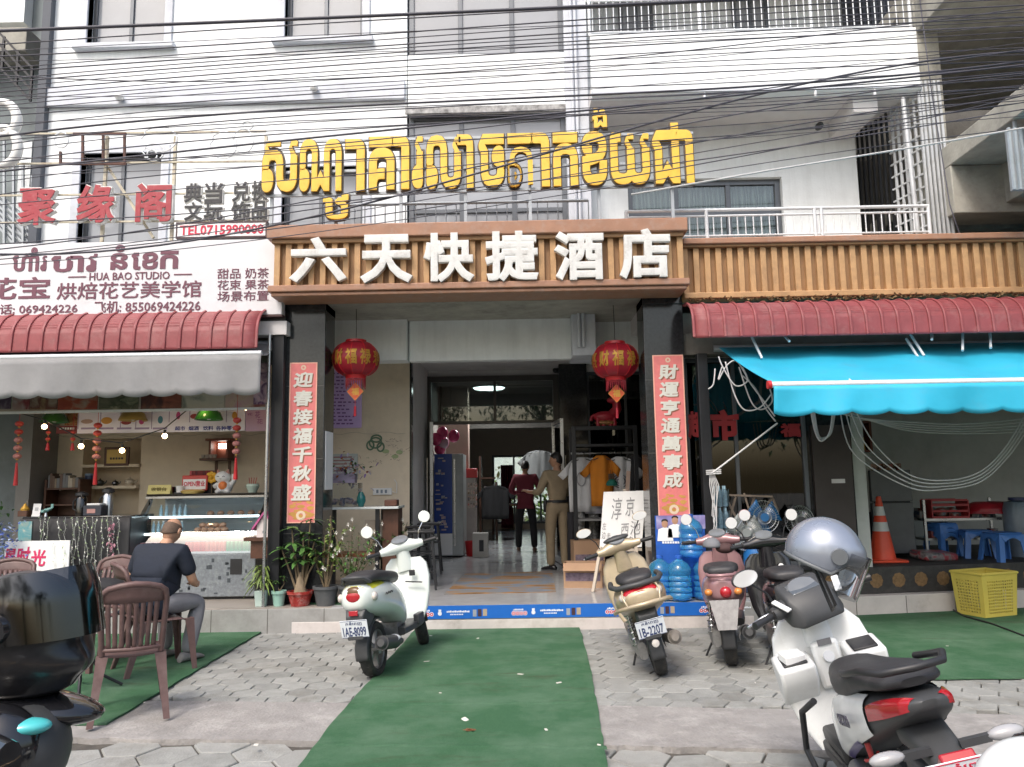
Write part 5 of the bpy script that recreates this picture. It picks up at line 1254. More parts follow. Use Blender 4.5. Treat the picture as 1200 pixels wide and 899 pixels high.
for z in (PZ + .1, a[3] - .36, a[3] - .14): mb.box(a[0]+.03, a[1]-.03, 10.601, 10.899, z, z+.025)
mb.box(a[0]+.031, a[1]-.031, 10.88, 10.898, PZ + .13, a[3]-.15); mb.build('carcass', WOOD_D, BR, bevel=.003)
rng = random.Random(21); x = a[0] + .035
bc = [mat('book_tan', (.26,.20,.14), .6), mat('book_brown', (.13,.08,.06), .6), mat('book_cream', (.42,.37,.30), .6), mat('book_grey', (.16,.16,.17), .6)]
bn = ('tan', 'brown', 'cream', 'grey')
while x < a[1] - .08:
 w_ = rng.uniform(.022,.045); k = rng.randrange(4); o = MB().box(x, x+w_*.95, 10.62, 10.78, a[3]-.1145, a[3]-.1145+rng.uniform(.13,.20)).build('book', bc[k], None, bevel=.002)
 tag(o, bn[k] + ' book standing on top of the dark bookcase at the back', 'book', 'books on the low bookcase'); x += w_
SR = thing('wall_shrine', 'small red wooden house shrine on a bracket with string lights', 'shrine', (U(257, 545, 10.8).x, 10.85, U(257, 540, 10.8).z))
a = UR(246, 517, 269, 537, 10.8)
mb = MB(); mb.box(a[0], a[0]+.03, 10.75, 10.98, a[2], a[3]); mb.box(a[1]-.03, a[1], 10.75, 10.98, a[2], a[3]); mb.box(a[0]-.04, a[1]+.04, 10.72, 10.99, a[3]+.001, a[3]+.035); mb.box(a[0]+.031, a[1]-.031, 10.95, 10.98, a[2], a[3]); mb.build('shrine_house', mat('shrine_red_wood', (.20,.06,.035), .5, var=.2), SR, bevel=.004)
MB().box(a[0]-.09, a[1]+.03, 10.66, 10.99, a[2]-.035, a[2]-.002).build('shrine_shelf', WOOD_D, SR, bevel=.004)
mb = MB(); mb.bar((a[0]+.06,10.9,a[2]-.036), (a[0]+.06,10.9,a[2]-.36), .035,.03); mb.bar((a[1]-.03,10.9,a[2]-.036), (a[1]-.03,10.9,a[2]-.30), .035,.03); mb.build('bracket', WOOD_D, SR)
MB().box(a[0]+.08, a[1]-.08, 10.9, 10.945, a[3]-.10, a[3]-.03).build('lit_panel', LAMP, SR)
mb = MB()
for k in range(4): mb.lathe([(0,0),(.02,0),(.03,.05),(0,.05)], (a[0]-.05+.055*k, 10.70, a[2]-.001), 10)
mb.build('offering_cup', mat('pale_cup', (.45,.40,.36), .4), SR, smooth=40)
# ---------------------------------------------------------------- menu boards over the counter
ub = 9.05
UBD = thing('food_photo_board', 'strip of food photographs hanging under the grey awning', 'menu board', (U(150, 480, ub).x, ub, U(150, 496, ub).z))
a0 = UR(-60, 445, 315, 482, ub); MB().box(a0[0], a0[1], ub, ub + .05, a0[2], a0[3] + .35).build('backing', mat('cream_board', (.40,.37,.31), .5), UBD)
pics = (((-60,14), [(.02,.02,.03),(.08,.05,.09),(.3,.28,.3)]), ((16,36), [(.36,.30,.28),(.20,.02,.03),(.42,.36,.3)]), ((37,68), [(.44,.38,.30),(.12,.03,.02),(.35,.27,.14)]), ((69,115), [(.36,.26,.20),(.36,.07,.03),(.24,.03,.02)]),
  ((117,163), [(.33,.33,.22),(.05,.07,.04),(.16,.15,.10)]), ((166,213), [(.02,.02,.03),(.12,.04,.03),(.32,.10,.06)]), ((215,263), [(.50,.47,.38),(.52,.49,.40),(.06,.10,.09)]), ((265,312), [(.50,.30,.32),(.52,.40,.30),(.30,.07,.09)]))
for i, ((p0, p1), cs) in enumerate(pics):
 a = UR(p0, 445, p1, 480, ub); MB().box(a[0], a[1], ub - .012, ub - .001, a[2], a[3] + .33).build('food_photo', blobs('food_photo_%s' % 'abcdefgh'[i], cs, 5.5, seed=i*3.1), UBD)
a = UR(-60, 480.5, 315, 483.5, ub); MB().box(a[0], a[1], ub - .03, ub - .0125, a[2], a[3]).build('white_rail', WHITE_STEEL, UBD)
a = UR(312.5, 445, 315, 480, ub); MB().box(a[0], a[1], ub - .03, ub - .0125, a[2], a[3]+.33).build('white_rail', WHITE_STEEL, UBD)
FP = thing('flower_poster', 'pink and purple blossom poster at the right end of the awning', 'poster', (U(308, 450, ub).x, ub - .06, U(308, 470, ub).z))
a = UR(298, 418, 316, 474, ub - .05); MB().box(a[0], a[1], ub - .06, ub - .05, a[2], a[3]).build('poster_sheet', blobs('blossom_print', [(.62,.34,.38),(.60,.42,.46),(.10,.04,.12),(.5,.25,.33)], 7), FP)
lb = 9.6
LB = thing('snack_menu_board', 'pale lilac snack menu with dish pictures and dark blue lettering', 'menu board', (U(200, 505, lb).x, lb, U(200, 507, lb).z))
a = UR(91, 480, 287, 506.5, lb); MB().box(a[0], a[1], lb, lb + .03, a[2], a[3]).build('menu_sheet', LILAC_W, LB)
a = UR(288, 480, 335, 505, lb); MB().box(a[0], a[1], lb, lb + .03, a[2], a[3]).build('menu_sheet', mat('mauve_print', (.50,.33,.50), .4, var=.08), LB)
dish = [mat('dish_red', (.35,.06,.06), .5), mat('dish_orange', (.66,.33,.07), .5), mat('dish_tan', (.5,.34,.30), .5), mat('dish_teal', (.08,.25,.36), .5), mat('dish_pink', (.55,.08,.25), .5)]
for i, (px, py, rx, ry, k) in enumerate(((102,494,7,2.6,2), (125,493,6.5,4,1), (148,495,6,2.8,0), (166,494,3,3.5,4), (188,492,3,4.5,3), (209,487,2.5,4.5,4), (228,488,5,3,0), (275,487,3,4.5,1))):
 x0, x1, z0, z1 = UR(px-rx, py-ry, px+rx, py+ry, lb); mb = MB(); mb.lathe([(0,0),(.5,0)], n=20, axis='y')
 mb.xf(Matrix.Translation(((x0+x1)/2, lb - .003, (z0+z1)/2)) @ Matrix.Diagonal((x1-x0, 1, z1-z0, 1))); mb.build('dish_picture', dish[k], LB)
mb = MB()
for px in (91.5, 117.5, 141, 159, 177.5, 198, 222, 265): a = UR(px, 480, px + .9, 503 if px < 195 else 495, lb); mb.box(a[0], a[1], lb - .002, lb - .0003, a[2], a[3])
for i in range(5): a = UR(95 + 21*i, 501, 112 + 21*i, 503.2, lb); mb.box(a[0], a[1], lb - .002, lb - .0003, a[2], a[3])
mb.build('menu_lines', mat('menu_violet', (.36,.28,.48), .5), LB)
NAVY = mat('navy_ink', (.03,.04,.28), .5)
for t, r in (('超市', (205,499.5,217,504.5)), ('烟酒', (221,499.5,233,504.5)), ('饮料', (238,499.3,250,504.3)), ('各种零食', (253,499,278,504.5))): px_text(LB, t, r, lb - .0005, NAVY, .02, .003)
mb = MB();
for t in ((290,484,296,487), (299,482,305,490), (301,491,308,497)): x0,x1,zz0,zz1 = UR(*t, lb); text_on(mb, '花', x0, x1, zz0, zz1, lb - .001, .01, .002)
mb.build('lettering', mat('deep_mauve', (.28,.10,.30), .5), LB)
RS = thing('red_menu_card', 'small dark red hanging menu card behind the tassels', 'menu card', (U(80, 500, 9.7).x, 9.7, U(80, 508, 9.7).z))
a = UR(66, 499, 91, 508, 9.7); MB().box(a[0], a[1], 9.7, 9.72, a[2], a[3]).build('card', mat('maroon_card', (.22,.03,.03), .5), RS); a = UR(76, 484, 91, 498.5, 9.7); MB().box(a[0], a[1], 9.7, 9.72, a[2], a[3]).build('card', blobs('red_gold_print', [(.3,.03,.03),(.45,.25,.10),(.25,.03,.03)], 14), RS)
mb = MB()
for k in range(6): a = UR(70 + 3*k, 501, 72 + 3*k, 503.5, 9.7); mb.box(a[0], a[1], 9.697, 9.6995, a[2], a[3])
mb.build('print_marks', PAPER, RS)
# shaded pendant lamps
def pendant(px, py, Y, m, label):
 c = U(px, py, Y); t = thing('pendant_lamp', label, 'pendant lamp', c, local=True, group='dome lamps over the bakery counter')
 MB().lathe([(.03,.10),(.06,.095),(.13,.05),(.165,-.03),(.168,-.045),(.160,-.045),(.125,.04),(.055,.085),(0,.09)], n=28).build('lamp_shade', m, t, smooth=50)
 MB().cyl((0,0,.1), (0,0,3.335 - c.z), .006, n=6).build('lamp_cord', BLACK_PL, t); MB().sph((0,0,-.01), .035, 12, 8).build('lamp_bulb', mat('unlit_bulb', (.5,.5,.48), .2), t, smooth=60); return t
GSH = mat('green_enamel', (.04,.20,.03), .22, var=.08, coat=.4)
pendant(64, 491, 9.5, mat('dark_green_enamel', (.035,.12,.03), .25, coat=.4), 'dark green dome lamp at the left of the three'); pendant(156, 489, 9.45, mat('amber_enamel', (.36,.25,.07), .3), 'amber dome lamp in the middle over the counter'); pendant(245, 488, 9.3, GSH, 'bright green dome lamp hanging in front of the lilac snack menu')
# strings of little lanterns
def ornament(px, py0, py1, Y, n, label, name='lantern_string', r=.048):
 a, b = U(px, py0, Y), U(px, py1, Y); L = a.z - b.z; t = thing(name, label, 'hanging ornament', a, local=True, group='red hanging ornaments in the bakery')
 MB().cyl((0,0,-L*.66), (0,0,3.335 - a.z), .003, n=5).build('cord', RED, t)
 for k in range(n):
  z = -L*.62*(k+.5)/n; MB().sph((0,0,z), (r,r,r*.72), 14, 8).build('lantern_bead', mat('lantern_pink', (.50,.20,.18), .4, var=.25, vs_=40) if k > 1 else mat('lantern_red', (.50,.06,.05), .4), t, smooth=60); MB().cyl((0,0,z - r*.72), (0,0,z - r*.95), .014, n=8).build('bead_cap', GOLD, t)
 MB().cyl((0,0,-L*.66), (0,0,-L), .012, .026, 10).build('tassel', RED, t); return t
ornament(23, 492, 569, 9.25, 5, 'string of five small lanterns at the far left of the bakery'); ornament(115, 494, 568, 9.25, 5, 'string of five small lanterns in front of the back wall niche'); ornament(278, 488, 562, 9.0, 5, 'string of five small lanterns beside the white lucky cat')
ornament(57, 503, 528, 9.4, 2, 'short red tassel under the dark green lamp', 'red_tassel', .03); ornament(86, 503, 528, 9.4, 2, 'short red tassel right of the dark green lamp', 'red_tassel', .03)
# big bulbs on a sagging wire; tiny lights along the back wall
BS = thing('bulb_string', 'sagging black wire with large warm bulbs across the bakery', 'light string', U(193, 500, 9.1))
pts = [U(x, y, 9.1) for x, y in ((-40,470),(0,478),(52,492),(95,514),(143,519),(193,502),(215,484),(235,468),(262,462),(288,470),(310,460))]
MB().tube(pts, .007, 6).build('wire', BLACK_PL, BS, smooth=180)
for x, y in ((52,500), (95,523), (143,528), (193,511), (235,478), (288,478)):
 q = U(x, y, 9.1); b = MB().sph(q, .030, 14, 10).build('bulb', BULB, BS, smooth=60); MB().cyl(q + Vector((0,0,.028)), q + Vector((0,0,.075)), .016, n=10).build('bulb_socket', BLACK_PL, b)
FS = thing('fairy_light_string', 'string of tiny warm lights pinned along the beige back wall', 'light string', U(250, 512, 10.95))
pts = []; px = 38; k = 0
pos = []
while px < 476: pos.append((px, 513 - px*.010 + 1.5*math.sin(k*1.7))); px += 9.5; k += 1
q0 = [U(x, y - 1, 10.96) for x, y in pos]; MB().tube(q0, .003, 5).build('wire', mat('pale_wire', (.4,.36,.28), .6), FS)
b0_ = None
for x, y in pos:
 q = U(x, y, 10.95)
 if b0_ is None: b0_ = MB().sph((0,0,0), .013, 10, 6).build('tiny_bulb', BULB, FS, smooth=60); o = b0_
 else: o = b0_.copy(); COL.objects.link(o); o.parent = FS
 o.location = WM[FS.name] @ q
# ---------------------------------------------------------------- wall things left of the lobby door
PP = thing('price_poster', 'lilac price poster with rounded corners behind the left lantern', 'poster', U(404, 502, 10.98))
a = UR(360, 428, 424, 502, 10.97); MB().box(a[0], a[1], 10.96, 10.985, a[2], a[3]).build('poster_sheet', PURPLE, PP, bevel=.012)
mb = MB(); rng = random.Random(31)
for k in range(15):
 y = 437 + k*4.2; n = rng.randint(3, 7); x = 389
 for j in range(n):
  w_ = rng.uniform(2, 5)
  if x + w_ > 420: break
  r_ = UR(x, y, x + w_, y + 1.5, 10.958); mb.box(r_[0], r_[1], 10.956, 10.9585, r_[2], r_[3]); x += w_ + rng.uniform(.8, 3)
mb.build('print_lines', mat('violet_ink', (.16,.05,.30), .5), PP)
NT = thing('wall_notice', 'pale blue and pink notice sheet pinned behind the flower table', 'notice', U(404, 562, 10.985))
a = UR(388, 532, 419, 562, 10.98); MB().box(a[0], a[1], 10.975, 10.99, a[2], a[3]).build('notice_sheet', mat('pale_blue_sheet', (.42,.47,.47), .6, var=.1, vs_=8), NT)
mb = MB()
for k in range(6): r_ = UR(391, 535 + 4*k, 391 + rng.uniform(14, 25), 536.6 + 4*k, 10.973); mb.box(r_[0], r_[1], 10.970, 10.9735, r_[2], r_[3])
mb.build('print_lines', mat('grey_red_ink', (.30,.16,.17), .6), NT)
WD = thing('wall_drawing', 'hand painted doodle with a green curly head and little words on the beige wall', 'wall drawing', U(455, 545, 10.993))
mb = MB()
for cx, cy, rx, ry in ((440,519,7,6), (434,522,4,5), (446,524,4,5), (441,514,6,4)):
 c_ = U(cx, cy, 10.994); mb.tube([c_ + Vector((rx/82*math.cos(t*PI/8), 0, ry/82*math.sin(t*PI/8))) for t in range(16)], .012, 5, True)
mb.build('green_curls', mat('green_chalk', (.12,.20,.13), .8), WD)
mb = MB(); rng = random.Random(17)
for (x, y, n, s) in ((451,516,5,4.5), (455,523,3,4), (452,533,4,5), (433,541,4,4), (457,539,3,4.5), (470,527,3,4)):
 for k in range(n):
  for j in range(3): p_ = U(x + k*s + rng.uniform(0,2.5), y + rng.uniform(-1.6,1.8), 10.996); q_ = p_ + Vector((rng.uniform(-.03,.03), 0, rng.uniform(-.02,.02))); mb.bar(p_, q_, .006, .003)
mb.build('scribbled_words', mat('brown_chalk', (.15,.10,.08), .8), WD)
mb = MB()
for (x, y) in ((452,529), (468,530), (463,535)): mb.sph(U(x, y, 10.995), (.05,.003,.03), 12, 6)
mb.build('colour_patch', mat('pale_green_chalk', (.38,.45,.25), .8), WD)
PSK = thing('power_strip', 'white wall power strip with a cable below the doodle', 'power strip', U(448, 576, 10.98))
a = UR(437, 572, 459, 580, 10.97); MB().box(a[0], a[1], 10.965, 10.998, a[2], a[3]).build('strip', WHITE_PL, PSK, bevel=.005)
mb = MB()
for k in range(3): r_ = UR(441 + 5*k, 574, 443.5 + 5*k, 578, 10.965); mb.box(r_[0], r_[1], 10.962, 10.9649, r_[2], r_[3])
mb.build('socket', mat('grey_socket', (.2,.25,.3), .5), PSK); MB().tube([U(459,576,10.985), U(465,578,10.985), U(465,566,10.985), U(462,562,10.985)], .006, 6).build('cable', WHITE_PL, PSK)
# ---------------------------------------------------------------- potted plants along the kerb
def at_floor(px, py, z=PZ): return G(px, py, z)
def stem_plant(root, stems, m_leaf, per, L, W, whorl=True, seed=1, droop=.5, stem_r=.008, name='foliage'):
 rng = random.Random(seed); st = MB(); lf = MB()
 for (b, t) in stems:
  b, t = Vector(b), Vector(t); mid = b.lerp(t, .5) + Vector((rng.uniform(-.03,.03), rng.uniform(-.03,.03), 0)); st.tube([b, mid, t], [stem_r*1.3, stem_r, stem_r*.6], 6)
  tops = [t, mid.lerp(t, .55)] if whorl else []
  for q in tops:
   k = per; a0 = rng.random()*6
   for i in range(k): a = a0 + 2*PI*i/k; leaf(lf, q, (math.cos(a), math.sin(a), rng.uniform(.0,.7)), L*rng.uniform(.7,1.1), W, droop, 5)
  if not whorl:
   for i in range(per): q = b.lerp(t, rng.uniform(.35,1)); a = rng.random()*6.3; leaf(lf, q + Vector((rng.gauss(0,.03), rng.gauss(0,.03), 0)), (math.cos(a), math.sin(a), rng.uniform(-.2,.8)), L*rng.uniform(.6,1.1), W, droop, 3)
 st.build('stem', STEM, root, smooth=60); return lf.build(name, m_leaf, root)
GLAZE_R = mat('red_glazed_pot', (.30,.03,.025), .25, var=.3, vs_=20, dirt=(.6,.5,.45), da=.5, ds=12)
MINT = mat('mint_pot', (.28,.47,.40), .5, var=.1); GREYPOT = mat('grey_pot', (.075,.08,.085), .6, var=.2, dirt=(.15,.14,.13), da=.4)
P1 = thing('potted_plant', 'spiky green plant in a pale square pot beside the display fridge', 'potted plant', (U(307, 690, 8.77).x, 8.77, PZ), local=True, group='potted plants along the kerb')
pot(P1, .055, .066, .17, mat('pale_square_pot', (.42,.52,.48), .5, var=.15), square=True)
lf = MB(); rng = random.Random(3)
for k in range(70):
 a = rng.random()*6.3; q = Vector((rng.gauss(0,.02), rng.gauss(0,.02), .20 + .22*rng.random())); leaf(lf, q, (math.cos(a), math.sin(a), rng.uniform(.2,1.3)), rng.uniform(.16,.27), .022, .9, 5)
lf.build('foliage', LEAF_Y, P1)
st = MB(); [st.tube([(0.01*k,0,.16),(.03*k,.01*k,.42)], .008, 6) for k in (-1,0,1)]; st.build('stem', STEM, P1)
P2 = thing('potted_plant', 'thin sprig in a mint green plastic pot left of the red pot', 'potted plant', (U(327, 690, 8.77).x, 8.77, PZ), local=True, group='potted plants along the kerb')
pot(P2, .055, .072, .165, MINT); stem_plant(P2, [((0,0,.15),(.05,-.02,.32)), ((.01,0,.15),(-.04,.0,.27))], LEAF, 5, .06, .018, seed=2, stem_r=.004)
P3 = thing('potted_plant', 'money tree with fan leaves in a glossy red glazed pot', 'potted plant', (U(352, 690, 8.77).x, 8.77, PZ), local=True, group='potted plants along the kerb')
pot(P3, .10, .135, .16, GLAZE_R)
stem_plant(P3, [((.0,0,.14),(.03,-.02,.78)), ((.02,0,.14),(.16,-.04,.70)), ((-.02,0,.14),(-.10,-.03,.84)), ((.01,.02,.14),(.10,.0,.93)), ((-.03,-.02,.14),(-.20,-.06,.62)), ((.03,-.01,.14),(.22,-.06,.56)), ((0,0,.14),(-.05,-.07,.58)), ((.02,.03,.14),(.06,-.04,.60))], LEAF, 7, .17, .05, seed=5, droop=.45, stem_r=.011)
MB().lathe([(.075,.14),(.05,.24),(.025,.34),(.02,.36)], n=12).build('braided_trunk', mat('pale_trunk', (.26,.20,.13), .8, var=.3, bump=.5), P3, smooth=60)
P4 = thing('potted_plant', 'leafy shrub in a wide dark grey pot right of the red pot', 'potted plant', (U(382, 690, 8.77).x, 8.77, PZ), local=True, group='potted plants along the kerb')
pot(P4, .10, .135, .21, GREYPOT); stem_plant(P4, [((0,0,.2),(-.02,0,.75)), ((.02,0,.2),(.14,-.02,.68)), ((-.02,0,.2),(-.12,-.04,.62)), ((.01,0,.2),(.06,-.05,.85)), ((.0,0,.2),(.22,.02,.84)), ((.0,0,.2),(.03,.04,.98))], LEAF_Y, 26, .085, .036, whorl=False, seed=7, stem_r=.010)
P5 = thing('potted_plant', 'bushy flowering shrub with small white blooms in the grey pot behind the white moped', 'potted plant', (U(411, 690, 8.77).x, 8.77, PZ), local=True, group='potted plants along the kerb')
pot(P5, .10, .13, .21, GREYPOT); rng = random.Random(8)
stem_plant(P5, [((0,0,.2),(rng.uniform(-.3,.3), rng.uniform(-.15,.15), rng.uniform(.45,.95))) for k in range(14)], LEAF, 24, .06, .026, whorl=False, seed=9, stem_r=.006)
mb = MB()
for k in range(26): q = Vector((rng.uniform(-.3,.3), rng.uniform(-.22,.1), rng.uniform(.35,.95))); [leaf(mb, q, (math.cos(a), -.4, math.sin(a)), .026, .02, .1, 2) for a in (0, 1.3, 2.5, 3.8, 5)]
mb.build('white_bloom', mat('white_petal', (.75,.72,.66), .6), P5)
P6 = thing('potted_plant', 'green bush with pale flowers in a pot under the flower table', 'potted plant', G(455, 690, PZ), local=True, group='potted plants along the kerb')
pot(P6, .11, .15, .24, mat('dark_purple_pot', (.05,.03,.05), .5)); stem_plant(P6, [((0,0,.22),(rng.uniform(-.28,.28), rng.uniform(-.2,.2), rng.uniform(.5,.85))) for k in range(14)], LEAF, 26, .065, .028, whorl=False, seed=19, stem_r=.006)
mb = MB()
for k in range(12): q = Vector((rng.uniform(-.28,.28), rng.uniform(-.25,0), rng.uniform(.5,.9))); [leaf(mb, q, (math.cos(a), -.4, math.sin(a)), .03, .024, .1, 2) for a in (0, 1.3, 2.5, 3.8, 5)]
mb.build('white_bloom', MC['white_petal'], P6)
q = [G(358, 708, PZ + .004), G(412, 708.5, PZ + .004), G(408, 700, PZ + .004), G(362, 700, PZ + .004)]
mb = MB(); q2 = [Vector((p.x, max(p.y, YF + .02), PZ + .012)) for p in q]; mb.add(q2 + [p - Vector((0,0,.011)) for p in q2], [(0,1,2,3),(7,6,5,4),(0,4,5,1),(1,5,6,2),(2,6,7,3),(3,7,4,0)]); tag(mb.build('turf_scrap', TM), 'small scrap of green turf under the grey pots', 'turf mat')
BH = thing('bird_house', 'small pink and white house ornament on a bracket by the fridge', 'ornament', U(311, 632, 9.15))
c = U(312, 617, 9.12); w_ = .10
mb = MB(); mb.prism([(c.x-.09, c.z-.12),(c.x+.09, c.z-.12),(c.x+.09, c.z+.02),(c.x, c.z+.15),(c.x-.09, c.z+.02)], 'xz', 9.06, 9.2); mb.build('house_body', mat('white_ornament', (.66,.60,.60), .5), BH)
mb = MB(); mb.bar((c.x-.14,9.12,c.z-.03),(c.x,9.12,c.z+.17),.02,.18, up=(0,1,0)); mb.bar((c.x+.14,9.12,c.z-.03),(c.x,9.12,c.z+.17),.02,.18, up=(0,1,0)); mb.build('house_roof', mat('pink_purple_paint', (.46,.10,.26), .5, var=.4, vs_=20), BH)
mb = MB(); mb.lathe([(0,0),(.022,0)], (c.x, 9.057, c.z-.06), 12, 'y'); mb.build('entry_hole', INK, BH)
mb = MB(); mb.box(c.x-.22, c.x+.2, 9.0, 9.25, c.z-.16, c.z-.121); mb.box(c.x-.15, c.x+.12, 9.04, 9.2, c.z-.36, c.z-.161); mb.build('bracket', WOOD_D, BH)
mb = MB(); rng = random.Random(2)
for k in range(40): leaf(mb, (c.x + .17 + rng.gauss(0,.04), 9.0 + rng.gauss(0,.03), c.z - .18 + rng.gauss(0,.05)), (rng.uniform(-1,1), -.5, rng.uniform(-1,1)), .05, .04, .3, 2)
mb.build('pink_flower', mat('coral_petal', (.55,.16,.17), .6, isl=.4), BH)
# ---------------------------------------------------------------- flower table, bar stools
FT = thing('side_table', 'glass topped wooden side table with flowers beside the left pillar', 'table', (U(428, 650, 9.9).x, 9.9, PZ))
ta, tb = U(372, 594, 9.75).x, U(470, 594, 9.95).x; tz = U(430, 594, 9.75).z
MB().box(ta, tb, 9.72, 10.25, tz - .03, tz).build('table_top', mat('pale_glass_top', (.62,.66,.66), .12), FT, bevel=.005)
MB().box(ta + .05, tb - .25, 9.78, 10.2, tz - .62, tz - .58).build('lower_shelf', mat('red_brown_wood', (.22,.075,.03), .45, var=.25), FT, bevel=.004)
for x in (ta + .08, tb - .30):
 for y in (9.78, 10.18): MB().box(x, x + .05, y, y + .05, PZ, tz - .031).build('leg', BLACK_MET, FT, bevel=.003)
MB().box(tb - .22, tb - .02, 9.85, 10.2, PZ, tz - .031).build('side_cabinet', WOOD_D, FT, bevel=.005)
mb = MB(); mb.obox(((ta+tb)/2 + .22, 9.9, tz - .28), (.32,.02,.22)); mb.build('menu_plate', mat('faded_plate', (.36,.30,.24), .5), FT)
AB = thing('acrylic_box', 'clear acrylic box of flowers and toys on the flower table', 'display box', (U(402, 590, 9.9).x, 9.9, tz))
ba, bb = U(381, 575, 9.85).x, U(420, 575, 9.85).x; mb = MB()
for a_ in ((ba,bb,9.85,9.855),(ba,bb,10.1,10.105),(ba,ba+.005,9.856,10.099),(bb-.005,bb,9.856,10.099)): mb.box(*a_, tz + .001, tz + .30)
mb.build('clear_wall', ACRYL, AB)
mb = MB(); rng = random.Random(6)
for k in range(16): mb.sph((rng.uniform(ba+.06,bb-.06), rng.uniform(9.9,10.05), tz + rng.uniform(.03,.09)), rng.uniform(.02,.04), 10, 6)
mb.build('toy_ball', blobs('toy_mix', [(.6,.3,.3),(.7,.6,.6),(.2,.25,.4),(.6,.45,.4)], 12), AB, smooth=60)
BQ = thing('bouquet', 'bouquet of purple and rust coloured flowers on the acrylic box', 'flowers', (U(408, 570, 9.95).x, 9.95, tz + .301))
mb = MB(); c = U(410, 553, 9.97)
for k in range(170): q = c + Vector((rng.gauss(0,.11), rng.gauss(0,.06), rng.gauss(0,.09))); leaf(mb, q, (rng.uniform(-1,1), rng.uniform(-1,.2), rng.uniform(-.3,1)), rng.uniform(.05,.10), .035, .3, 3, rng.randrange(4))
mb.build('blossom', [mat('rust_petal', (.30,.10,.04), .6, isl=.4), mat('violet_petal', (.26,.18,.38), .6, isl=.4), mat('grey_lilac_petal', (.42,.38,.46), .6, isl=.3), LEAF], BQ)
mb = MB(); mb.box(ba + .03, bb - .06, 9.9, 10.05, tz + .302, tz + .42); mb.build('wrap_paper', mat('lilac_wrap', (.30,.26,.36), .6, var=.2), BQ)
VS = thing('teal_vase', 'glossy teal egg shaped vase at the right of the flower table', 'vase', (U(423, 588, 9.85).x, 9.86, tz), local=True)
lathe_part('vase_body', [(0,0),(.03,0),(.058,.07),(.055,.12),(.03,.17),(.022,.185),(.016,.18),(0,.17)], mat('teal_glaze', (.02,.15,.15), .12), VS, smooth=60)
GB = thing('gold_bracelet_box', 'small brown box stack on the side cabinet behind the moped mirror', 'box', (U(460, 590, 10.0).x, 9.95, tz))
MB().box(tb - .20, tb - .04, 9.86, 10.05, tz + .001, tz + .08).build('box_body', mat('brown_leather', (.10,.04,.025), .5, var=.3), GB, bevel=.01)
def bar_stool(px, py, label, rz):
 t = thing('bar_stool', label, 'bar stool', G(px, py, PZ), rz, local=True, group='dark bar stools by the corner wall')
 MB().box(-.17,.17,-.17,.17,.70,.735).build('seat', BLACK_PL, t, bevel=.012)
 for sx in (-1,1):
  for sy in (-1,1): MB().bar((sx*.13,sy*.13,.70),(sx*.185,sy*.185,0),.028,.028).build('leg', BLACK_MET, t)
 mb = MB()
 for z, k in ((.22,.17),(.45,.15)):
  for a,b in (((-k,-k),(k,-k)),((k,-k),(k,k)),((k,k),(-k,k)),((-k,k),(-k,-k))): mb.bar((*a,z),(*b,z),.018,.018)
 mb.build('stretcher', BLACK_MET, t); return t
bar_stool(494, 690, 'nearest dark bar stool right of the white moped', .1); bar_stool(489, 678, 'dark bar stool partly behind the white moped legshield', .25); bar_stool(503, 671, 'farthest dark bar stool against the corner wall', .05)
# ---------------------------------------------------------------- porch floor: painted mat, blue riser banner
MT, N, L, P = nodes_mat('worn_door_mat')
tc = N.new('ShaderNodeTexCoord'); mp = N.new('ShaderNodeMapping'); mp.inputs['Scale'].default_value = (1.2, 3.2, 1); n = N.new('ShaderNodeTexNoise'); n.inputs['Scale'].default_value = 1.3; n.inputs['Detail'].default_value = 8
L.new(tc.outputs['Object'], mp.inputs[0]); L.new(mp.outputs[0], n.inputs['Vector']); r = N.new('ShaderNodeValToRGB')
for p_, c_ in ((.36,(.15,.085,.04,1)), (.45,(.27,.15,.065,1)), (.52,(.19,.18,.17,1)), (.58,(.13,.18,.25,1)), (.66,(.22,.16,.11,1))):
 e = r.color_ramp.elements.new(p_); e.color = c_
r.color_ramp.elements.remove(r.color_ramp.elements[0]); r.color_ramp.elements.remove(r.color_ramp.elements[-1]); L.new(n.outputs['Fac'], r.inputs[0]); L.new(r.outputs[0], P.inputs[0]); P.inputs['Roughness'].default_value = .85; P.inputs['Specular IOR Level'].default_value = .2
q = [G(520, 697, PZ), G(651.5, 694, PZ), G(647, 670, PZ), G(545, 673, PZ)]; mb = MB()
mb.add([p + Vector((0,0,.001)) for p in q] + [p + Vector((0,0,.008)) for p in q], [(3,2,1,0),(4,5,6,7),(0,1,5,4),(1,2,6,5),(2,3,7,6),(3,0,4,7)]); tag(mb.build('door_mat', MT), 'large worn brown and blue door mat on the porch floor', 'door mat')
RB = thing('riser_banner', 'blue advertising strip along the riser of the entrance step', 'banner', (.0, YF, .15))
xa, xb = U(486, 712, YF).x, 2.3; BAN = mat('banner_blue', (.015,.13,.50), .35, var=.08, vs_=3)
MB().box(xa, xb, YF - .0065, YF - .0028, .128, PZ - .002).build('banner_sheet', BAN, RB)
WHT = mat('banner_white', (.72,.75,.8), .5, var=0)
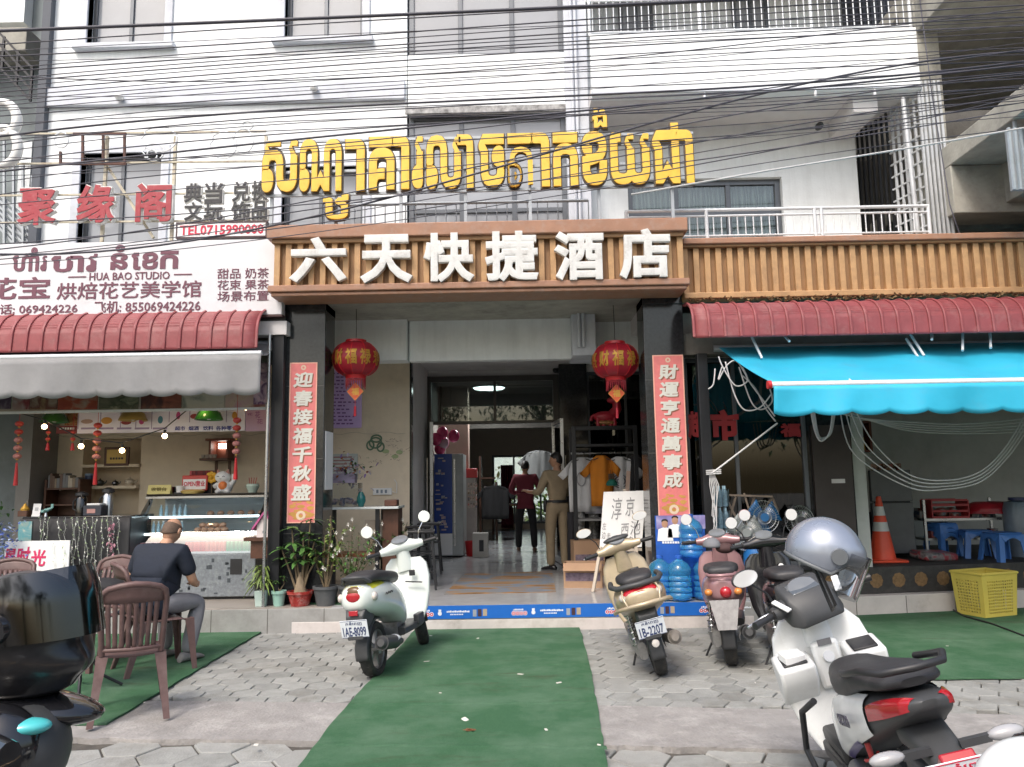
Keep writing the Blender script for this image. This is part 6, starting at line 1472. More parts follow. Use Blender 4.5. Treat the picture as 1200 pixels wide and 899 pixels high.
for k in range(6):
 x0 = xa + .06 + k*1.02
 if x0 + .2 > xb: break
 mb = MB()
 for i in range(4): s0 = len(mb.v); mb.lathe([(0,0),(.024,0)], (x0 + .042*i, YF - .0075, .178), 14, 'y')
 mb.build('white_disc', WHT, RB); mb = MB()
 for i in range(4): mb.lathe([(.008,0),(.018,0)], (x0 + .042*i, YF - .0085, .178), 12, 'y')
 mb.build('red_ring', RED_INK, RB)
 mb = MB(); rng = random.Random(40)
 for i in range(6): mb.box(x0 + .018*i, x0 + .018*i + .014, YF - .0078, YF - .0068, .208, .220 + .006*(i % 2))
 for i in range(14): mb.box(x0 + .29 + .018*i, x0 + .29 + .018*i + .015, YF - .0078, YF - .0068, .195, .210 + .006*((i*7) % 3)/2)
 for i in range(8): mb.box(x0 + .33 + .018*i, x0 + .33 + .018*i + .013, YF - .0078, YF - .0068, .168, .180)
 mb.lathe([(0,0),(.022,0)], (x0 + .215, YF - .0072, .185), 12, 'y'); mb.box(x0 + .20, x0 + .23, YF - .0078, YF - .0068, .205, .228)
 mb.build('print_marks', WHT, RB); mb = MB(); mb.box(x0 + .63, x0 + .67, YF - .0078, YF - .0068, .150, .228); mb.build('pack_picture', mat('pack_dark', (.06,.03,.04), .4), RB)
 MB().box(x0 + .575, x0 + .615, YF - .0078, YF - .0068, .15, .222).build('pack_picture', mat('pack_grey', (.3,.32,.36), .4), RB); MB().box(x0 + .685, x0 + .73, YF - .0078, YF - .0068, .155, .228).build('pack_picture', mat('pack_tan', (.42,.34,.25), .4), RB)
a = UR(380.5, 506, 388, 574, 9.1); tag(MB().box(xl1 + .002, xl1 + .012, 8.95, 9.30, a[2], a[3]).build('light_panel', PAPER, bevel=.004), 'narrow white upright strip on the inner side of the left granite pillar', 'panel')
# ---------------------------------------------------------------- inside the lobby
CL = thing('ceiling_lamp', 'round white ceiling lamp glowing behind the transom glass', 'ceiling lamp', U(573, 450, 15.6))
c = U(573, 450.5, 15.6); MB().lathe([(0,-.05),(.30,-.05),(.33,-.02),(.33,.0)], (c.x, c.y, IZ - .002), 28).build('diffuser', mat('cool_lamp', (.95,1,1), .4, var=0, emit=14), CL, smooth=40); MB().lathe([(.332,-.03),(.36,-.03),(.36,0),(.332,0)], (c.x, c.y, IZ - .002), 28).build('lamp_rim', BLACK_PL, CL)
ld_ = bpy.data.lights.new('lamp_light', 'AREA'); ld_.shape = 'DISK'; ld_.size = .6; ld_.energy = 22; lo_ = bpy.data.objects.new('lamp_light', ld_); COL.objects.link(lo_); lo_.parent = CL; lo_.location = (0, 0, IZ - .08 - U(573, 450, 15.6).z)
DR = thing('drinks_cooler', 'tall blue sided drinks cooler with glass doors inside the lobby', 'drinks cooler', (U(526, 640, 14.2).x, 14.2, PZ))
da_, db_ = U(509, 600, 14.1).x, U(543, 600, 14.1).x; dz = U(525, 532, 14.1).z
MB().box(da_, db_, 14.1, 14.9, PZ + .02, dz).build('cabinet', mat('pale_grey_cabinet', (.36,.38,.38), .4), DR, bevel=.01)
dm_ = da_ + (db_-da_)*.62
MB().box(da_, dm_, 14.092, 14.098, PZ + .42, dz).build('blue_panel', mat('cooler_blue', (.012,.05,.28), .35), DR)
MB().box(da_, dm_, 14.090, 14.098, PZ + .04, PZ + .415).build('white_panel', PAPER, DR)
mb = MB(); rng = random.Random(9)
for k in range(26): x = rng.uniform(da_ + .02, dm_ - .12); z = rng.uniform(PZ + .45, dz - .08); mb.box(x, x + rng.uniform(.04,.1), 14.087, 14.0915, z, z + rng.uniform(.015,.05))
mb.build('panel_print', blobs('cooler_print', [(.3,.1,.1),(.4,.45,.5),(.5,.35,.3),(.1,.2,.5)], 8), DR)
MB().box(dm_ + .03, dm_ + .06, 14.06, 14.09, PZ + .2, dz - .1).build('door_handle', STEEL, DR)
PB = thing('balloon_cluster', 'cluster of pink and pale balloons on the blue cooler', 'balloons', U(525, 530, 14.3))
mb = MB(); c = U(522, 520, 14.4); rng = random.Random(5)
for k in range(9): mb.sph(c + Vector((rng.gauss(0,.14), rng.gauss(0,.1), rng.gauss(.02,.09))), (.11,.11,.125), 12, 8, None, k % 2)
mb.build('balloon', [mat('deep_pink_balloon', (.55,.05,.16), .3), mat('pale_balloon', (.5,.35,.42), .3)], PB, smooth=180)
MB().cyl((c.x, c.y, dz), (c.x, c.y, c.z), .01, n=6).build('balloon_stick', WHITE_PL, PB)
HR = thing('snack_rack', 'red and white card snack rack inside the lobby', 'rack', (U(554, 640, 15.3).x, 15.3, PZ))
ra, rb_ = U(546, 600, 15.2).x, U(558, 600, 15.2).x; rz_ = U(552, 560, 15.2).z
MB().box(ra, rb_, 15.2, 15.48, PZ, rz_).build('rack_body', mat('pale_rack_card', (.40,.36,.34), .6, var=.15), HR, bevel=.005); MB().box(ra - .03, rb_ + .02, 15.18, 15.49, rz_ + .001, rz_ + .18).build('rack_header', RED, HR, bevel=.01); MB().box(ra - .03, ra - .001, 15.185, 15.49, PZ, rz_).build('rack_side', RED, HR)
mb = MB()
for k in range(16): x = ra + .04 + .05*(k % 4); z = rz_ - .1 - .13*(k//4); mb.box(x, x + .035, 15.185, 15.199, z - .09, z)
mb.build('snack_bag', blobs('snack_mix', [(.5,.1,.08),(.6,.55,.5),(.3,.2,.1),(.1,.15,.3)], 14), HR)
RBIN = thing('red_bin', 'small red plastic bin on the lobby floor below the snack rack', 'bin', G(555, 651, PZ), local=True)
lathe_part('bin_body', [(0,0),(.13,0),(.16,.26),(.15,.26),(.12,.02),(0,.02)], RED, RBIN)
WBX = thing('white_carton', 'white printed carton on the lobby floor', 'carton', G(563, 653, PZ), local=True); MB().box(-.14,.14,0,.25,0,.42).build('carton_body', mat('white_carton', (.45,.43,.40), .7, var=.1), WBX, bevel=.004); MB().box(-.02,.06,-.004,-.001,.1,.3).build('carton_print', INK, WBX)
# clothes and curtains far inside
def sheet(mb, L, Rr, Y, fold, ph, nu=14, nv=10):
 """soft cloth between a left and a right edge polyline"""
 def at(P, t): k = min(int(t*(len(P)-1)), len(P)-2); f = t*(len(P)-1) - k; return P[k][0]+(P[k+1][0]-P[k][0])*f, P[k][1]+(P[k+1][1]-P[k][1])*f
 def fn(u, v):
  a, c = at(L, v), at(Rr, v); x, z = a[0]+(c[0]-a[0])*u, a[1]+(c[1]-a[1])*u
  return Vector((x, Y + fold*math.sin(x*26 + ph + z*3) + fold*.6*math.sin(x*51 - ph - z*5) + .03*math.cos(u*PI*2), z))
 mb.grid(fn, nu, nv)
def shirt(label, x, Y, ztop, W, H, m, seed, group='clothes hanging on the rack', sleeve=.16, name='hanging_shirt', cat='shirt'):
 t = thing(name, label, cat, (x, Y, ztop), group=group); h = W/2
 mb = MB(); sheet(mb, [(x-h*.98, ztop-H),(x-h*1.02, ztop-.3),(x-h, ztop-.12),(x-h*.72, ztop-.035),(x-.07, ztop)], [(x+h*.98, ztop-H),(x+h*1.02, ztop-.3),(x+h, ztop-.12),(x+h*.72, ztop-.035),(x+.07, ztop-.004)], Y, .014, seed, 16, 16)
 for sg in (-1, 1): sheet(mb, [(x+sg*(h+sleeve*.5), ztop-.33),(x+sg*(h+sleeve), ztop-.26)], [(x+sg*h*.99, ztop-.24),(x+sg*h*.80, ztop-.05)], Y+.003, .01, seed+2, 6, 6)
 mb.build('shirt_body', m, t, smooth=180, solid=.012)
 mb = MB(); mb.tube([(x, Y - .01, ztop - .02),(x, Y - .01, ztop + .03),(x + .02, Y - .01, ztop + .05),(x + .01, Y, ztop + .075)], .004, 6); mb.bar((x - h*.8, Y - .01, ztop - .07),(x, Y - .01, ztop - .015),.012,.012); mb.bar((x + h*.8, Y - .01, ztop - .07),(x, Y - .01, ztop - .015),.012,.012); mb.build('hanger', BLACK_PL, t)
 return t
JK = shirt('dark jacket hanging far inside the lobby left of the window', U(580, 570, 17.5).x, 17.5, U(580, 569, 17.5).z, .62, .75, mat('dark_jacket', (.02,.02,.022), .8, var=.2), 3, 'clothes in the lobby')
shirt('grey garment hanging behind the man in the maroon shirt', U(632, 560, 16.5).x, 16.5, U(632, 528, 16.5).z, .62, .70, mat('grey_garment', (.24,.25,.25), .8, var=.1), 4, 'clothes in the lobby')
for px, lab in ((594, 'maroon curtain tied at the lobby back window'), (650, 'maroon curtain at the right of the lobby back window')):
 x = U(px, 560, 21.9).x; zt_c, zb_c = U(px, 545, 21.9).z, PZ + .05
 MBc = MB(); MBc.grid(lambda u, v: Vector((x + (u-.5)*.34*(1 - .35*math.exp(-((v-.45)/.12)**2)), 21.85 + .04*math.sin(u*40), zb_c + (zt_c-zb_c)*v)), 40, 14); tag(MBc.build('window_curtain', mat('maroon_curtain', (.16,.02,.04), .8, var=.2), None, smooth=180, solid=.01), lab, 'curtain', 'maroon curtains in the lobby')
SHF = thing('lobby_shelf', 'dark shelf with goods along the left lobby wall', 'shelf', (U(568, 620, 18).x, 18, PZ))
sa, sb_ = U(562, 600, 18).x, U(583, 600, 18).x; mb = MB(); mb.box(sa, sa + .05, 17.9, 18.4, PZ, 2.2); mb.box(sb_ - .05, sb_, 17.9, 18.4, PZ, 1.6)
for z in (.5, .95, 1.4): mb.box(sa + .051, sb_ - .051, 17.9, 18.4, PZ + z, PZ + z + .04)
mb.build('shelf_frame', WOOD_D, SHF); mb = MB(); rng = random.Random(13)
for k in range(14): x = sa + .06 + .055*(k % 7); z = PZ + (.54 if k < 7 else .99); mb.box(x, x + .045, 17.95, 18.1, z, z + rng.uniform(.1,.3))
mb.build('shelf_goods', blobs('goods_mix', [(.2,.12,.1),(.45,.42,.4),(.1,.1,.12),(.35,.1,.08)], 10), SHF)
DSK = thing('lobby_table', 'low dark table near the lobby back window', 'table', (U(600, 600, 20).x, 20, PZ))
MB().box(U(576, 600, 20).x, U(608, 600, 20).x, 19.8, 20.5, PZ + .72, PZ + .77).build('table_top', WOOD_D, DSK, bevel=.01)
for px in (578, 606): x = U(px, 600, 20).x; MB().box(x - .03, x + .03, 19.9, 20.4, PZ, PZ + .719).build('leg', WOOD_D, DSK)
# ---------------------------------------------------------------- clothes rack and the things round it
RY_ = 11.2
CRK = thing('clothes_rack', 'dark framed clothes rack with a top shelf beside the hotel door', 'clothes rack', (U(710, 650, RY_).x, RY_, PZ))
ka, kb = U(672, 590, RY_).x, U(750, 590, RY_).x; kz1, kz0, kzr = U(710, 499, RY_).z, U(710, 520, RY_).z, U(710, 530, RY_).z
mb = MB()
for x in (ka, kb - .06): mb.box(x, x + .06, RY_, RY_ + .06, PZ, kz1); mb.box(x, x + .06, RY_ + .6, RY_ + .66, PZ, kz1)
mb.box(ka + .06, kb - .06, RY_ + .002, RY_ + .058, kz1 - .06, kz1); mb.box(ka + .06, kb - .06, RY_ + .002, RY_ + .058, kz0 - .04, kz0); mb.box(ka + .06, kb - .06, RY_ + .06, RY_ + .64, kz0 - .03, kz0)
mb.build('rack_frame', BLACK_MET, CRK, bevel=.004); MB().cyl((ka, RY_ + .3, kzr), (kb, RY_ + .3, kzr), .016, n=10).build('hanging_rail', STEEL, CRK)
MB().box(ka + .07, kb - .07, RY_ + .5, RY_ + .54, PZ + .02, kzr - .4).build('back_cloth', mat('dark_back_cloth', (.03,.02,.025), .9, var=.3), CRK)
for k, z in enumerate((.35, .75)): MB().box(ka + .061, ka + .55, RY_ + .02, RY_ + .45, PZ + z, PZ + z + .03).build('low_shelf', mat('grey_low_shelf', (.2,.2,.2), .5), CRK)
SW = mat('white_cotton', (.58,.585,.60), .85, var=.05);
def rx(px): return U(px, 560, RY_ + .25).x
s1 = shirt('white T-shirt at the left end of the clothes rack with a grey print', rx(684), RY_ + .28, kzr - .06, .44, .80, SW, 1)
shirt('plain pale lilac T-shirt half behind the orange polo shirt', rx(696), RY_ + .34, kzr - .07, .42, .82, mat('pale_lilac_cotton', (.48,.48,.56), .85, var=.05), 2)
so = shirt('orange polo shirt in the middle of the clothes rack', rx(705), RY_ + .20, kzr - .04, .33, .74, mat('orange_cotton', (.50,.17,.012), .85, var=.1), 5)
sw = shirt('white T-shirt with a round ring print right of the orange polo', rx(728), RY_ + .25, kzr - .06, .40, .72, SW, 6)
shirt('black shirt at the right end of the clothes rack', rx(744), RY_ + .28, kzr - .02, .26, .85, mat('black_cotton', (.018,.018,.02), .9), 8, sleeve=.05)
for px, lab, m in ((712, 'black and white printed trousers below the white T-shirts', blobs('camo_print', [(.4,.4,.4),(.05,.05,.05),(.5,.5,.5)], 6)), (677, 'dark hanging coat below the left end of the rack', mat('dark_coat', (.02,.02,.025), .85, var=.3))):
 x = rx(px - 24 if px == 712 else px); zt2 = kzr - .86; t = thing('hanging_trousers', lab, 'trousers', (x, RY_ + .3, zt2), group='clothes hanging on the rack'); mb = MB(); [sheet(mb, [(x+sg*.10-.07, zt2-.75),(x+sg*.08-.08, zt2)], [(x+sg*.10+.07, zt2-.75),(x+sg*.08+.08, zt2)], RY_ + .36 + .01*sg, .014, 3, 6, 8) for sg in (-1,1)]; mb.build('trouser_cloth', m, t, smooth=180, solid=.012)
q = MB(); c = Vector((rx(726), RY_ + .215, kzr - .42))
for r_ in (.11, .075, .04): q.tube([c + Vector((r_*math.cos(t*PI/12), 0, r_*.85*math.sin(t*PI/12))) for t in range(24)], .008, 5, True)
q.build('ring_print', mat('grey_print', (.10,.10,.12), .8), sw)
q = MB(); c = Vector((rx(681), RY_ + .22, kzr - .38)); q.tube([c + Vector((.06*math.cos(t*PI/10), 0, .10*math.sin(t*PI/10))) for t in range(20)], .008, 5, True); q.build('grey_print', mat('pale_grey_ink', (.3,.3,.32), .8), s1)
q = MB(); c = Vector((rx(712), RY_ + .13, kzr - .40)); q.box(c.x, c.x + .09, c.y, c.y + .012, c.z, c.z + .09); q.build('pocket_patch', mat('dark_patch', (.08,.05,.03), .8), so)
CP = thing('green_cap', 'green baseball cap hanging in front of the ring print T-shirt', 'cap', U(717, 567, RY_ + .02), local=True)
MB().sph((0,0,-.02), (.085,.10,.09), 18, 8, None, None, 0.0, 1.0).build('crown', mat('cap_green', (.01,.12,.09), .8), CP, smooth=180); mb = MB(); mb.prism([(.08*math.cos(a*PI/8), -.06 - .10*math.sin(a*PI/8)) for a in range(9)], 'xy', -.028, -.02); mb.build('peak', MC['cap_green'], CP)
MB().cyl((0,.05,.06), (0,.12,.2), .004, n=5).build('cap_string', BLACK_PL, CP)
HP = thing('wooden_paddle', 'pale wooden stick standing above the whiteboard', 'stick', U(736, 572, RY_ - .05)); MB().bar(U(734, 590, RY_ - .05), U(736.5, 552, RY_ - .05), .055, .02).build('stick_body', mat('pinkish_wood', (.50,.36,.29), .7), HP)
HO = thing('red_horse_ornament', 'red fabric animal ornament standing on top of the clothes rack', 'ornament', (U(716, 498, RY_).x, RY_ + .1, kz1), local=True)
mb = MB(); mb.sph((-.06,0,.14), (.19,.09,.085), 16, 10); mb.tube([(.04,0,.16),(.11,0,.26),(.10,0,.36)], [.085,.07,.06], 12); mb.sph((.06,0,.38), (.10,.055,.05), 12, 8)
for sx in (-.18,-.10,.0,.06): mb.tube([(sx,-.04,.12),(sx,-.05,0)], .03, 8)
mb.tube([(-.22,0,.17),(-.27,0,.14),(-.28,0,.08)], .025, 8); mb.build('animal_body', REDF, HO, smooth=60)
mb = MB()
for k in range(9): mb.obox((.155 - .012*abs(k-3), -.0, .21 + .025*k), (.03,.03,.012))
mb.build('mane', mat('cream_mane', (.55,.45,.30), .8), HO); MB().sph((-.06,0,.05), (.17,.10,.045), 14, 8).build('gold_base', mat('dull_gold_base', (.26,.12,.04), .6, var=.4, vs_=30), HO, smooth=60)
# cartons
def carton_box(c, sx, sy, sz, rz, label, open_=False):
 t = thing('cardboard_box', label, 'cardboard box', c, rz, local=True)
 mb = MB(); mb.box(-sx,sx,-sy,-sy+.006,0,sz); mb.box(-sx,sx,sy-.006,sy,0,sz); mb.box(-sx,-sx+.006,-sy+.006,sy-.006,0,sz); mb.box(sx-.006,sx,-sy+.006,sy-.006,0,sz); mb.box(-sx+.006,sx-.006,-sy+.006,sy-.006,.0,.006)
 if not open_: mb.box(-sx,sx,-sy,sy,sz+.0005,sz+.006)
 mb.build('box_wall', CARD, t)
 if open_:
  mb = MB(); mb.obox((0,-sy-.05,sz-.04), (sx*2,.006,.13), Euler((R(-50),0,0))); mb.obox((sx+.05,0,sz-.035), (.006,sy*2,.13), Euler((0,R(-55),0))); mb.build('open_flap', CARD, t)
 MB().box(-sx*.9,sx*.9,-sy-.002,-sy-.0005,sz*.28,sz*.62).build('printed_band', mat('purple_grey_print', (.17,.13,.17), .8, var=.5, vs_=18), t); return t
carton_box(G(684, 687, PZ), .24, .17, .30, -.12, 'open cardboard box with a purple printed band at the porch edge', True)
carton_box(Vector((G(691, 676, PZ).x, G(691, 676, PZ).y + .25, PZ)), .22, .16, .48, .08, 'taller cardboard box standing behind the open one')
# whiteboard on an easel
EB = thing('easel_whiteboard', 'white board on a wooden easel with black handwriting behind the gold scooter', 'easel sign', G(722, 690, PZ))
ey = 9.75; cs = [U(707.5, 576.5, ey + .12), U(757, 575, ey + .12), U(752, 641, ey), U(702.5, 644, ey)]
mb = MB(); mb.add(cs + [p + Vector((0,.02,.0)) for p in cs], [(0,1,2,3),(7,6,5,4),(0,4,5,1),(1,5,6,2),(2,6,7,3),(3,7,4,0)]); mb.build('white_panel', PAPER, EB)
O_, UX, UZ = cs[3], (cs[2]-cs[3]), (cs[0]-cs[3])
def on_board(u, v): return O_ + UX*u + UZ*v + Vector((0,-.004,0))
for t_, (u0, v0, u1, v1) in (('淳', (.22,.50,.46,.88)), ('京', (.56,.55,.76,.88)), ('西', (.48,.22,.66,.42)), ('池', (.70,.22,.94,.46)), ('左', (.03,.34,.12,.46)), ('边', (.03,.18,.12,.30)), ('走', (.14,.14,.24,.28))):
 V, F = glyphs(t_, 0, .05, res=2); xs = [p.x for p in V]; ys = [p.y for p in V]; mb = MB()
 mb.add([on_board(u0 + (u1-u0)*(p.x-min(xs))/(max(xs)-min(xs)), v0 + (v1-v0)*(p.y-min(ys))/(max(ys)-min(ys))) + Vector((0,-.002*(p.z > 0),0)) for p in V], F); mb.build('handwriting', mat('faded_marker', (.27,.27,.28), .6, var=0), EB)
mb = MB(); mb.bar(U(704, 641, ey - .02), G(695, 694, PZ), .035, .03); mb.bar(U(745, 641, ey - .02), G(752, 694, PZ), .035, .03); mb.bar(cs[0].lerp(cs[1], .5) + Vector((0,.03,.02)), Vector((cs[0].x + .3, ey + .65, PZ)), .035, .03); mb.bar(U(700, 646, ey - .02), U(752, 644, ey - .02), .03, .03); mb.build('easel_leg', mat('bleached_wood', (.46,.40,.33), .7, var=.15), EB)
# water poster, water bottles
WP = thing('water_poster', 'blue drinking water poster with two figures in white below the right couplet', 'poster', (U(798, 640, 8.86).x, 8.87, .29))
a = UR(769, 604, 827, 690, 8.87); MB().box(a[0], a[1], 8.865, 8.88, .286, a[3]).build('poster_sheet', mat('poster_blue', (.02,.10,.42), .4, var=.2, vs_=6), WP)
a2 = UR(769, 604, 827, 620, 8.86); MB().box(a2[0] + .002, a2[1] - .002, 8.861, 8.8645, a2[2], a[3] - .002).build('sky_print', blobs('violet_sky', [(.10,.08,.22),(.25,.22,.45),(.45,.42,.6)], 4), WP)
mb = MB(); mb2 = MB(); mb3 = MB()
for px, py in ((779, 614), (791, 610)):
 h = U(px, py, 8.858); mb.sph(h, (.036,.003,.045), 14, 8); mb2.sph(h + Vector((0,.001,.03)), (.038,.003,.026), 14, 8); mb3.prism([(h.x-.09, h.z-.19),(h.x-.075, h.z-.06),(h.x-.02, h.z-.04),(h.x+.02, h.z-.04),(h.x+.075, h.z-.06),(h.x+.09, h.z-.19)], 'xz', 8.8575, 8.8603)
mb3.build('white_jersey', PAPER, WP); mb.build('face_print', SKIN, WP); mb2.build('hair_print', HAIR, WP)
mb = MB()
for k in range(7): r_ = UR(776 + 3*k, 634.5, 778.3 + 3*k, 637, 8.86); mb.box(r_[0], r_[1], 8.860, 8.8642, r_[2], r_[3])
for k in range(4): mb.lathe([(.0,0),(.024,0)], (U(781 + 3*k, 627, 8.86).x, 8.8635 - .0004*k, U(781, 627, 8.86).z), 14, 'y')
mb.build('white_print', PAPER, WP)
WPL = bpy.data.materials.new('blue_bottle_plastic'); WPL.use_nodes = True; b_ = WPL.node_tree.nodes['Principled BSDF']; b_.inputs['Base Color'].default_value = (.10,.50,.85,1); b_.inputs['Roughness'].default_value = .06; b_.inputs['Transmission Weight'].default_value = .75; b_.inputs['IOR'].default_value = 1.3; b_.inputs['Coat Weight'].default_value = .5
def big_bottle(c, label):
 t = thing('water_bottle', label, 'water bottle', c, local=True, group='large blue water bottles by the right pillar'); p = []
 h = 0; p = [(0,.0),(.115,.0),(.13,.015)]
 for z in (.05,.11,.17,.23): p += [(.134,z-.02),(.134,z+.012),(.122,z+.022),(.122,z+.034)]
 p += [(.134,.285),(.132,.33),(.10,.385),(.045,.42),(.032,.43),(.032,.46),(0,.46)]
 lathe_part('bottle_body', p, WPL, t, n=26, smooth=50); lathe_part('bottle_cap', [(.034,.44),(.036,.47),(0,.472)], mat('blue_cap', (.03,.12,.5), .4), t, n=16); return t
B0 = big_bottle(Vector((U(797, 690, 8.7).x, 8.72, .286)), 'large blue water bottle standing at the front under the poster')
big = lambda px, y, z, lab: dup(B0, loc=(U(px, 660, y).x, y, z), label=lab)
big(826, 8.76, .286, 'large blue water bottle on the step right of the front one'); big(773, 8.78, .286, 'large blue water bottle half hidden behind the gold scooter')
big(811, 8.80, .735, 'large blue water bottle stacked on top of the lower row'); big(829, 9.1, .735, 'large blue water bottle standing farther back behind the stack')
big(829, 9.1, .286, 'large blue water bottle on the floor behind the stack')
def packs(px, Y, ks, nm_):
 for k in ks:
  z0, z1 = .286 + .248*k, .286 + .248*k + .24; x = U(px, 600, Y).x; t = thing('bottle_pack', '%s pack of small water bottles in the stack %s' % (('lowest','second lowest','middle','second highest','topmost')[k], nm_), 'bottle pack', (x, Y, z0), group='shrink wrapped packs of small water bottles')
  for i in range(3):
   for j in range(2): lathe_part('bottle', [(0,0),(.03,0),(.031,.02),(.027,.10),(.031,.15),(.012,.21),(.012,.235),(0,.236)], mat('clear_blue_pet', (.34,.52,.64), .12, var=.3, vs_=30), t, (x - .064 + .064*i, Y + .04 + .07*j, z0), 10)
  MB().box(x - .1, x + .1, Y, Y + .15, z0 + .01, z1 - .04).build('shrink_wrap', ACRYL, t)
packs(845, 8.93, range(5), 'right of the black post'); packs(819, 9.62, range(2, 5), 'behind the right pillar');
o = MB().box(U(819,600,9.62).x - .12, U(819,600,9.62).x + .12, 9.6, 9.8, .286, .286 + .246*2 - .002).build('plinth_crate', BLUE_PL, bevel=.01); tag(o, 'blue crate carrying the bottle packs behind the right pillar', 'crate')
o = MB().sph(U(833, 635, 8.95), (.045,.012,.06), 14, 8).build('fan_leaf', mat('grey_green_leaf', (.15,.2,.2), .6), smooth=60); tag(o, 'small grey green leaf shaped tag beside the bottles', 'tag')
WEED = MB(); rng = random.Random(2); c = G(812, 722)
for k in range(46): a = rng.random()*6.3; leaf(WEED, c + Vector((rng.gauss(0,.06), rng.gauss(0,.03), 0)), (math.cos(a), math.sin(a), 1.2), rng.uniform(.08,.16), .02, .5, 4)
tag(WEED.build('weed_tuft', LEAF_Y), 'tuft of green weeds growing at the foot of the tiled step', 'weed')
o = MB().tube([G(826, 724, .012), G(822, 716, .02), U(828, 706, 8.7), U(842, 702, 8.6), G(848, 722, .012), G(870, 727, .012), G(900, 722, .012)], .008, 6).build('black_hose', BLACK_PL, smooth=180); tag(o, 'thin black hose looping by the weeds at the step', 'hose')
# ---------------------------------------------------------------- right shop: things under the blue awning
RZ = .53
def at(px, Y): return U(px, 600, Y).x
DEC = mat('red_window_film', (.30,.02,.025), .5)
WM_ = thing('window_lettering', 'large red Chinese character stuck on the right shop window', 'window sign', (at(850, YG), YG - .01, 2.2))
px_text(WM_, '市', (832,480,866,516), YG - .004, DEC, .06, .003, 'red_character'); px_text(WM_, '超', (806,482,826,514), YG - .004, DEC, .05, .003, 'red_character')
a = UR(914, 496, 938, 512, YG); mb = MB(); text_on(mb, '福', a[0], a[1], a[2], a[3], YG - .004, .05, .003); mb.build('small_red_character', DEC, WM_)
CONE = thing('traffic_cone', 'orange red traffic cone with two white bands on the dark step', 'traffic cone', M=Matrix.Translation(G(1035, 658, RZ)) @ Matrix.Diagonal((1.1,1.1,1.14,1)), local=True)
prof = lambda z: .145 - .118*(z/.70)
OR = mat('cone_orange', (.78,.085,.035), .45, var=.1); REF = mat('white_band', (.66,.66,.66), .4)
mb = MB(); mb.box(-.20,.20,-.20,.20,0,.028); mb.xf(Matrix.Identity(4)); mb.build('cone_base', OR, CONE, bevel=.012)
for z0, z1, m, nm_ in ((.028,.33,OR,'cone_body'),(.331,.43,REF,'white_band'),(.431,.50,OR,'cone_body'),(.501,.60,REF,'white_band'),(.601,.71,OR,'cone_top')): MB().lathe([(prof(z0), z0),(prof(z1), z1)] + ([(0, z1 + .004)] if z1 > .7 else []), n=28).build(nm_, m, CONE, smooth=50)
# yellow laundry basket: pierced walls
BK = thing('yellow_basket', 'pale yellow plastic laundry basket standing on the green turf', 'basket', (5.27, 9.06, .021), R(20), local=True)
def wallgrid(mb, A, B_, h, n, m_, fl=.88):
 A, B_ = Vector(A), Vector(B_); C2 = lambda t, z: (A.lerp(B_, t))*(fl + (1-fl)*z/h) + Vector((0,0,z))
 cs = [0, .12] + [.12 + .76*k/n for k in range(1, n)] + [.88, 1]
 for i, (a0, a1) in enumerate(zip(cs, cs[1:])):
  for j in range(m_):
   z0, z1 = .03 + (h-.10)*j/m_, .03 + (h-.10)*(j+1)/m_
   o = [C2(a0,z0), C2(a1,z0), C2(a1,z1), C2(a0,z1)]
   if i in (0, len(cs)-2): mb.add(o, [(0,1,2,3)]); continue
   c = sum(o, Vector())/4; q = [c + (p-c)*.56 for p in o]; mb.add(o + q, [(0,1,5,4),(1,2,6,5),(2,3,7,6),(3,0,4,7)])
  for z0, z1 in ((0,.03),(h-.07,h)): mb.add([C2(a0,z0),C2(a1,z0),C2(a1,z1),C2(a0,z1)], [(0,1,2,3)])
bx, by, bh = .27, .20, .47; cr = [(-bx,-by,0),(bx,-by,0),(bx,by,0),(-bx,by,0)]; mb = MB()
for i in range(4): wallgrid(mb, cr[i], cr[(i+1) % 4], bh, 12 if i % 2 == 0 else 8, 11)
mb.build('pierced_wall', YEL, BK, solid=.004); MB().obox((0,0,.004), (bx*1.75,by*1.75,.008)).build('basket_floor', YEL, BK)
mb = MB(); P4_ = [Vector((x, y, bh)) for x, y, z in cr]; mb.tube([P4_[0], P4_[1], P4_[2], P4_[3]], .016, 8, True);
for i in range(4): mb.bar(P4_[i], P4_[(i+1) % 4], .03, .012)
mb.build('rim', YEL, BK)
# stools
def stool(c, rz, label, s=1.0, h=.45, grp='blue plastic stools under the blue awning'):
 t = thing('plastic_stool', label, 'plastic stool', c, rz, local=True, group=grp)
 a, b = .13*s, .17*s; MB().obox((0,0,h-.012), (a*2,a*2,.024)).build('stool_top', BLUE_PL, t, bevel=.01)
 mb = MB()
 for i in range(4):
  A = Vector(((-1,1,1,-1)[i], (-1,-1,1,1)[i], 0)); B_ = Vector(((1,1,-1,-1)[i], (-1,1,1,-1)[i], 0)); pts = []
  for k in range(9): t_ = k/8; pts.append((A*a).lerp(B_*a, t_) + Vector((0,0,h - .03)) )
  out = [(A*a*1.0).to_3d() + Vector((0,0,h-.025)), (B_*a) + Vector((0,0,h-.025))]
  arch = [(A*(a+.02)).lerp(B_*(a+.02), .22 + .56*k/8) + Vector((0,0,h - .14 + .06*math.sin(k*PI/8))) for k in range(9)]
  V = [out[0], out[1]] + arch[::-1]; mb.add(V, [tuple(range(len(V)))])
 mb.build('apron', BLUE_PL, t, solid=.006)
 for sx in (-1,1):
  for sy in (-1,1):
   l = MB(); l.loft([[Vector((sx*x, sy*y, z)) for x, y in ((k, k),(k-.055, k),(k-.055, k-.012),(k-.012, k-.012),(k-.012, k-.055),(k, k-.055))] for k, z in ((a+.004, h-.03),(b+.0,.0))]); l.build('leg', BLUE_PL, t)
 return t
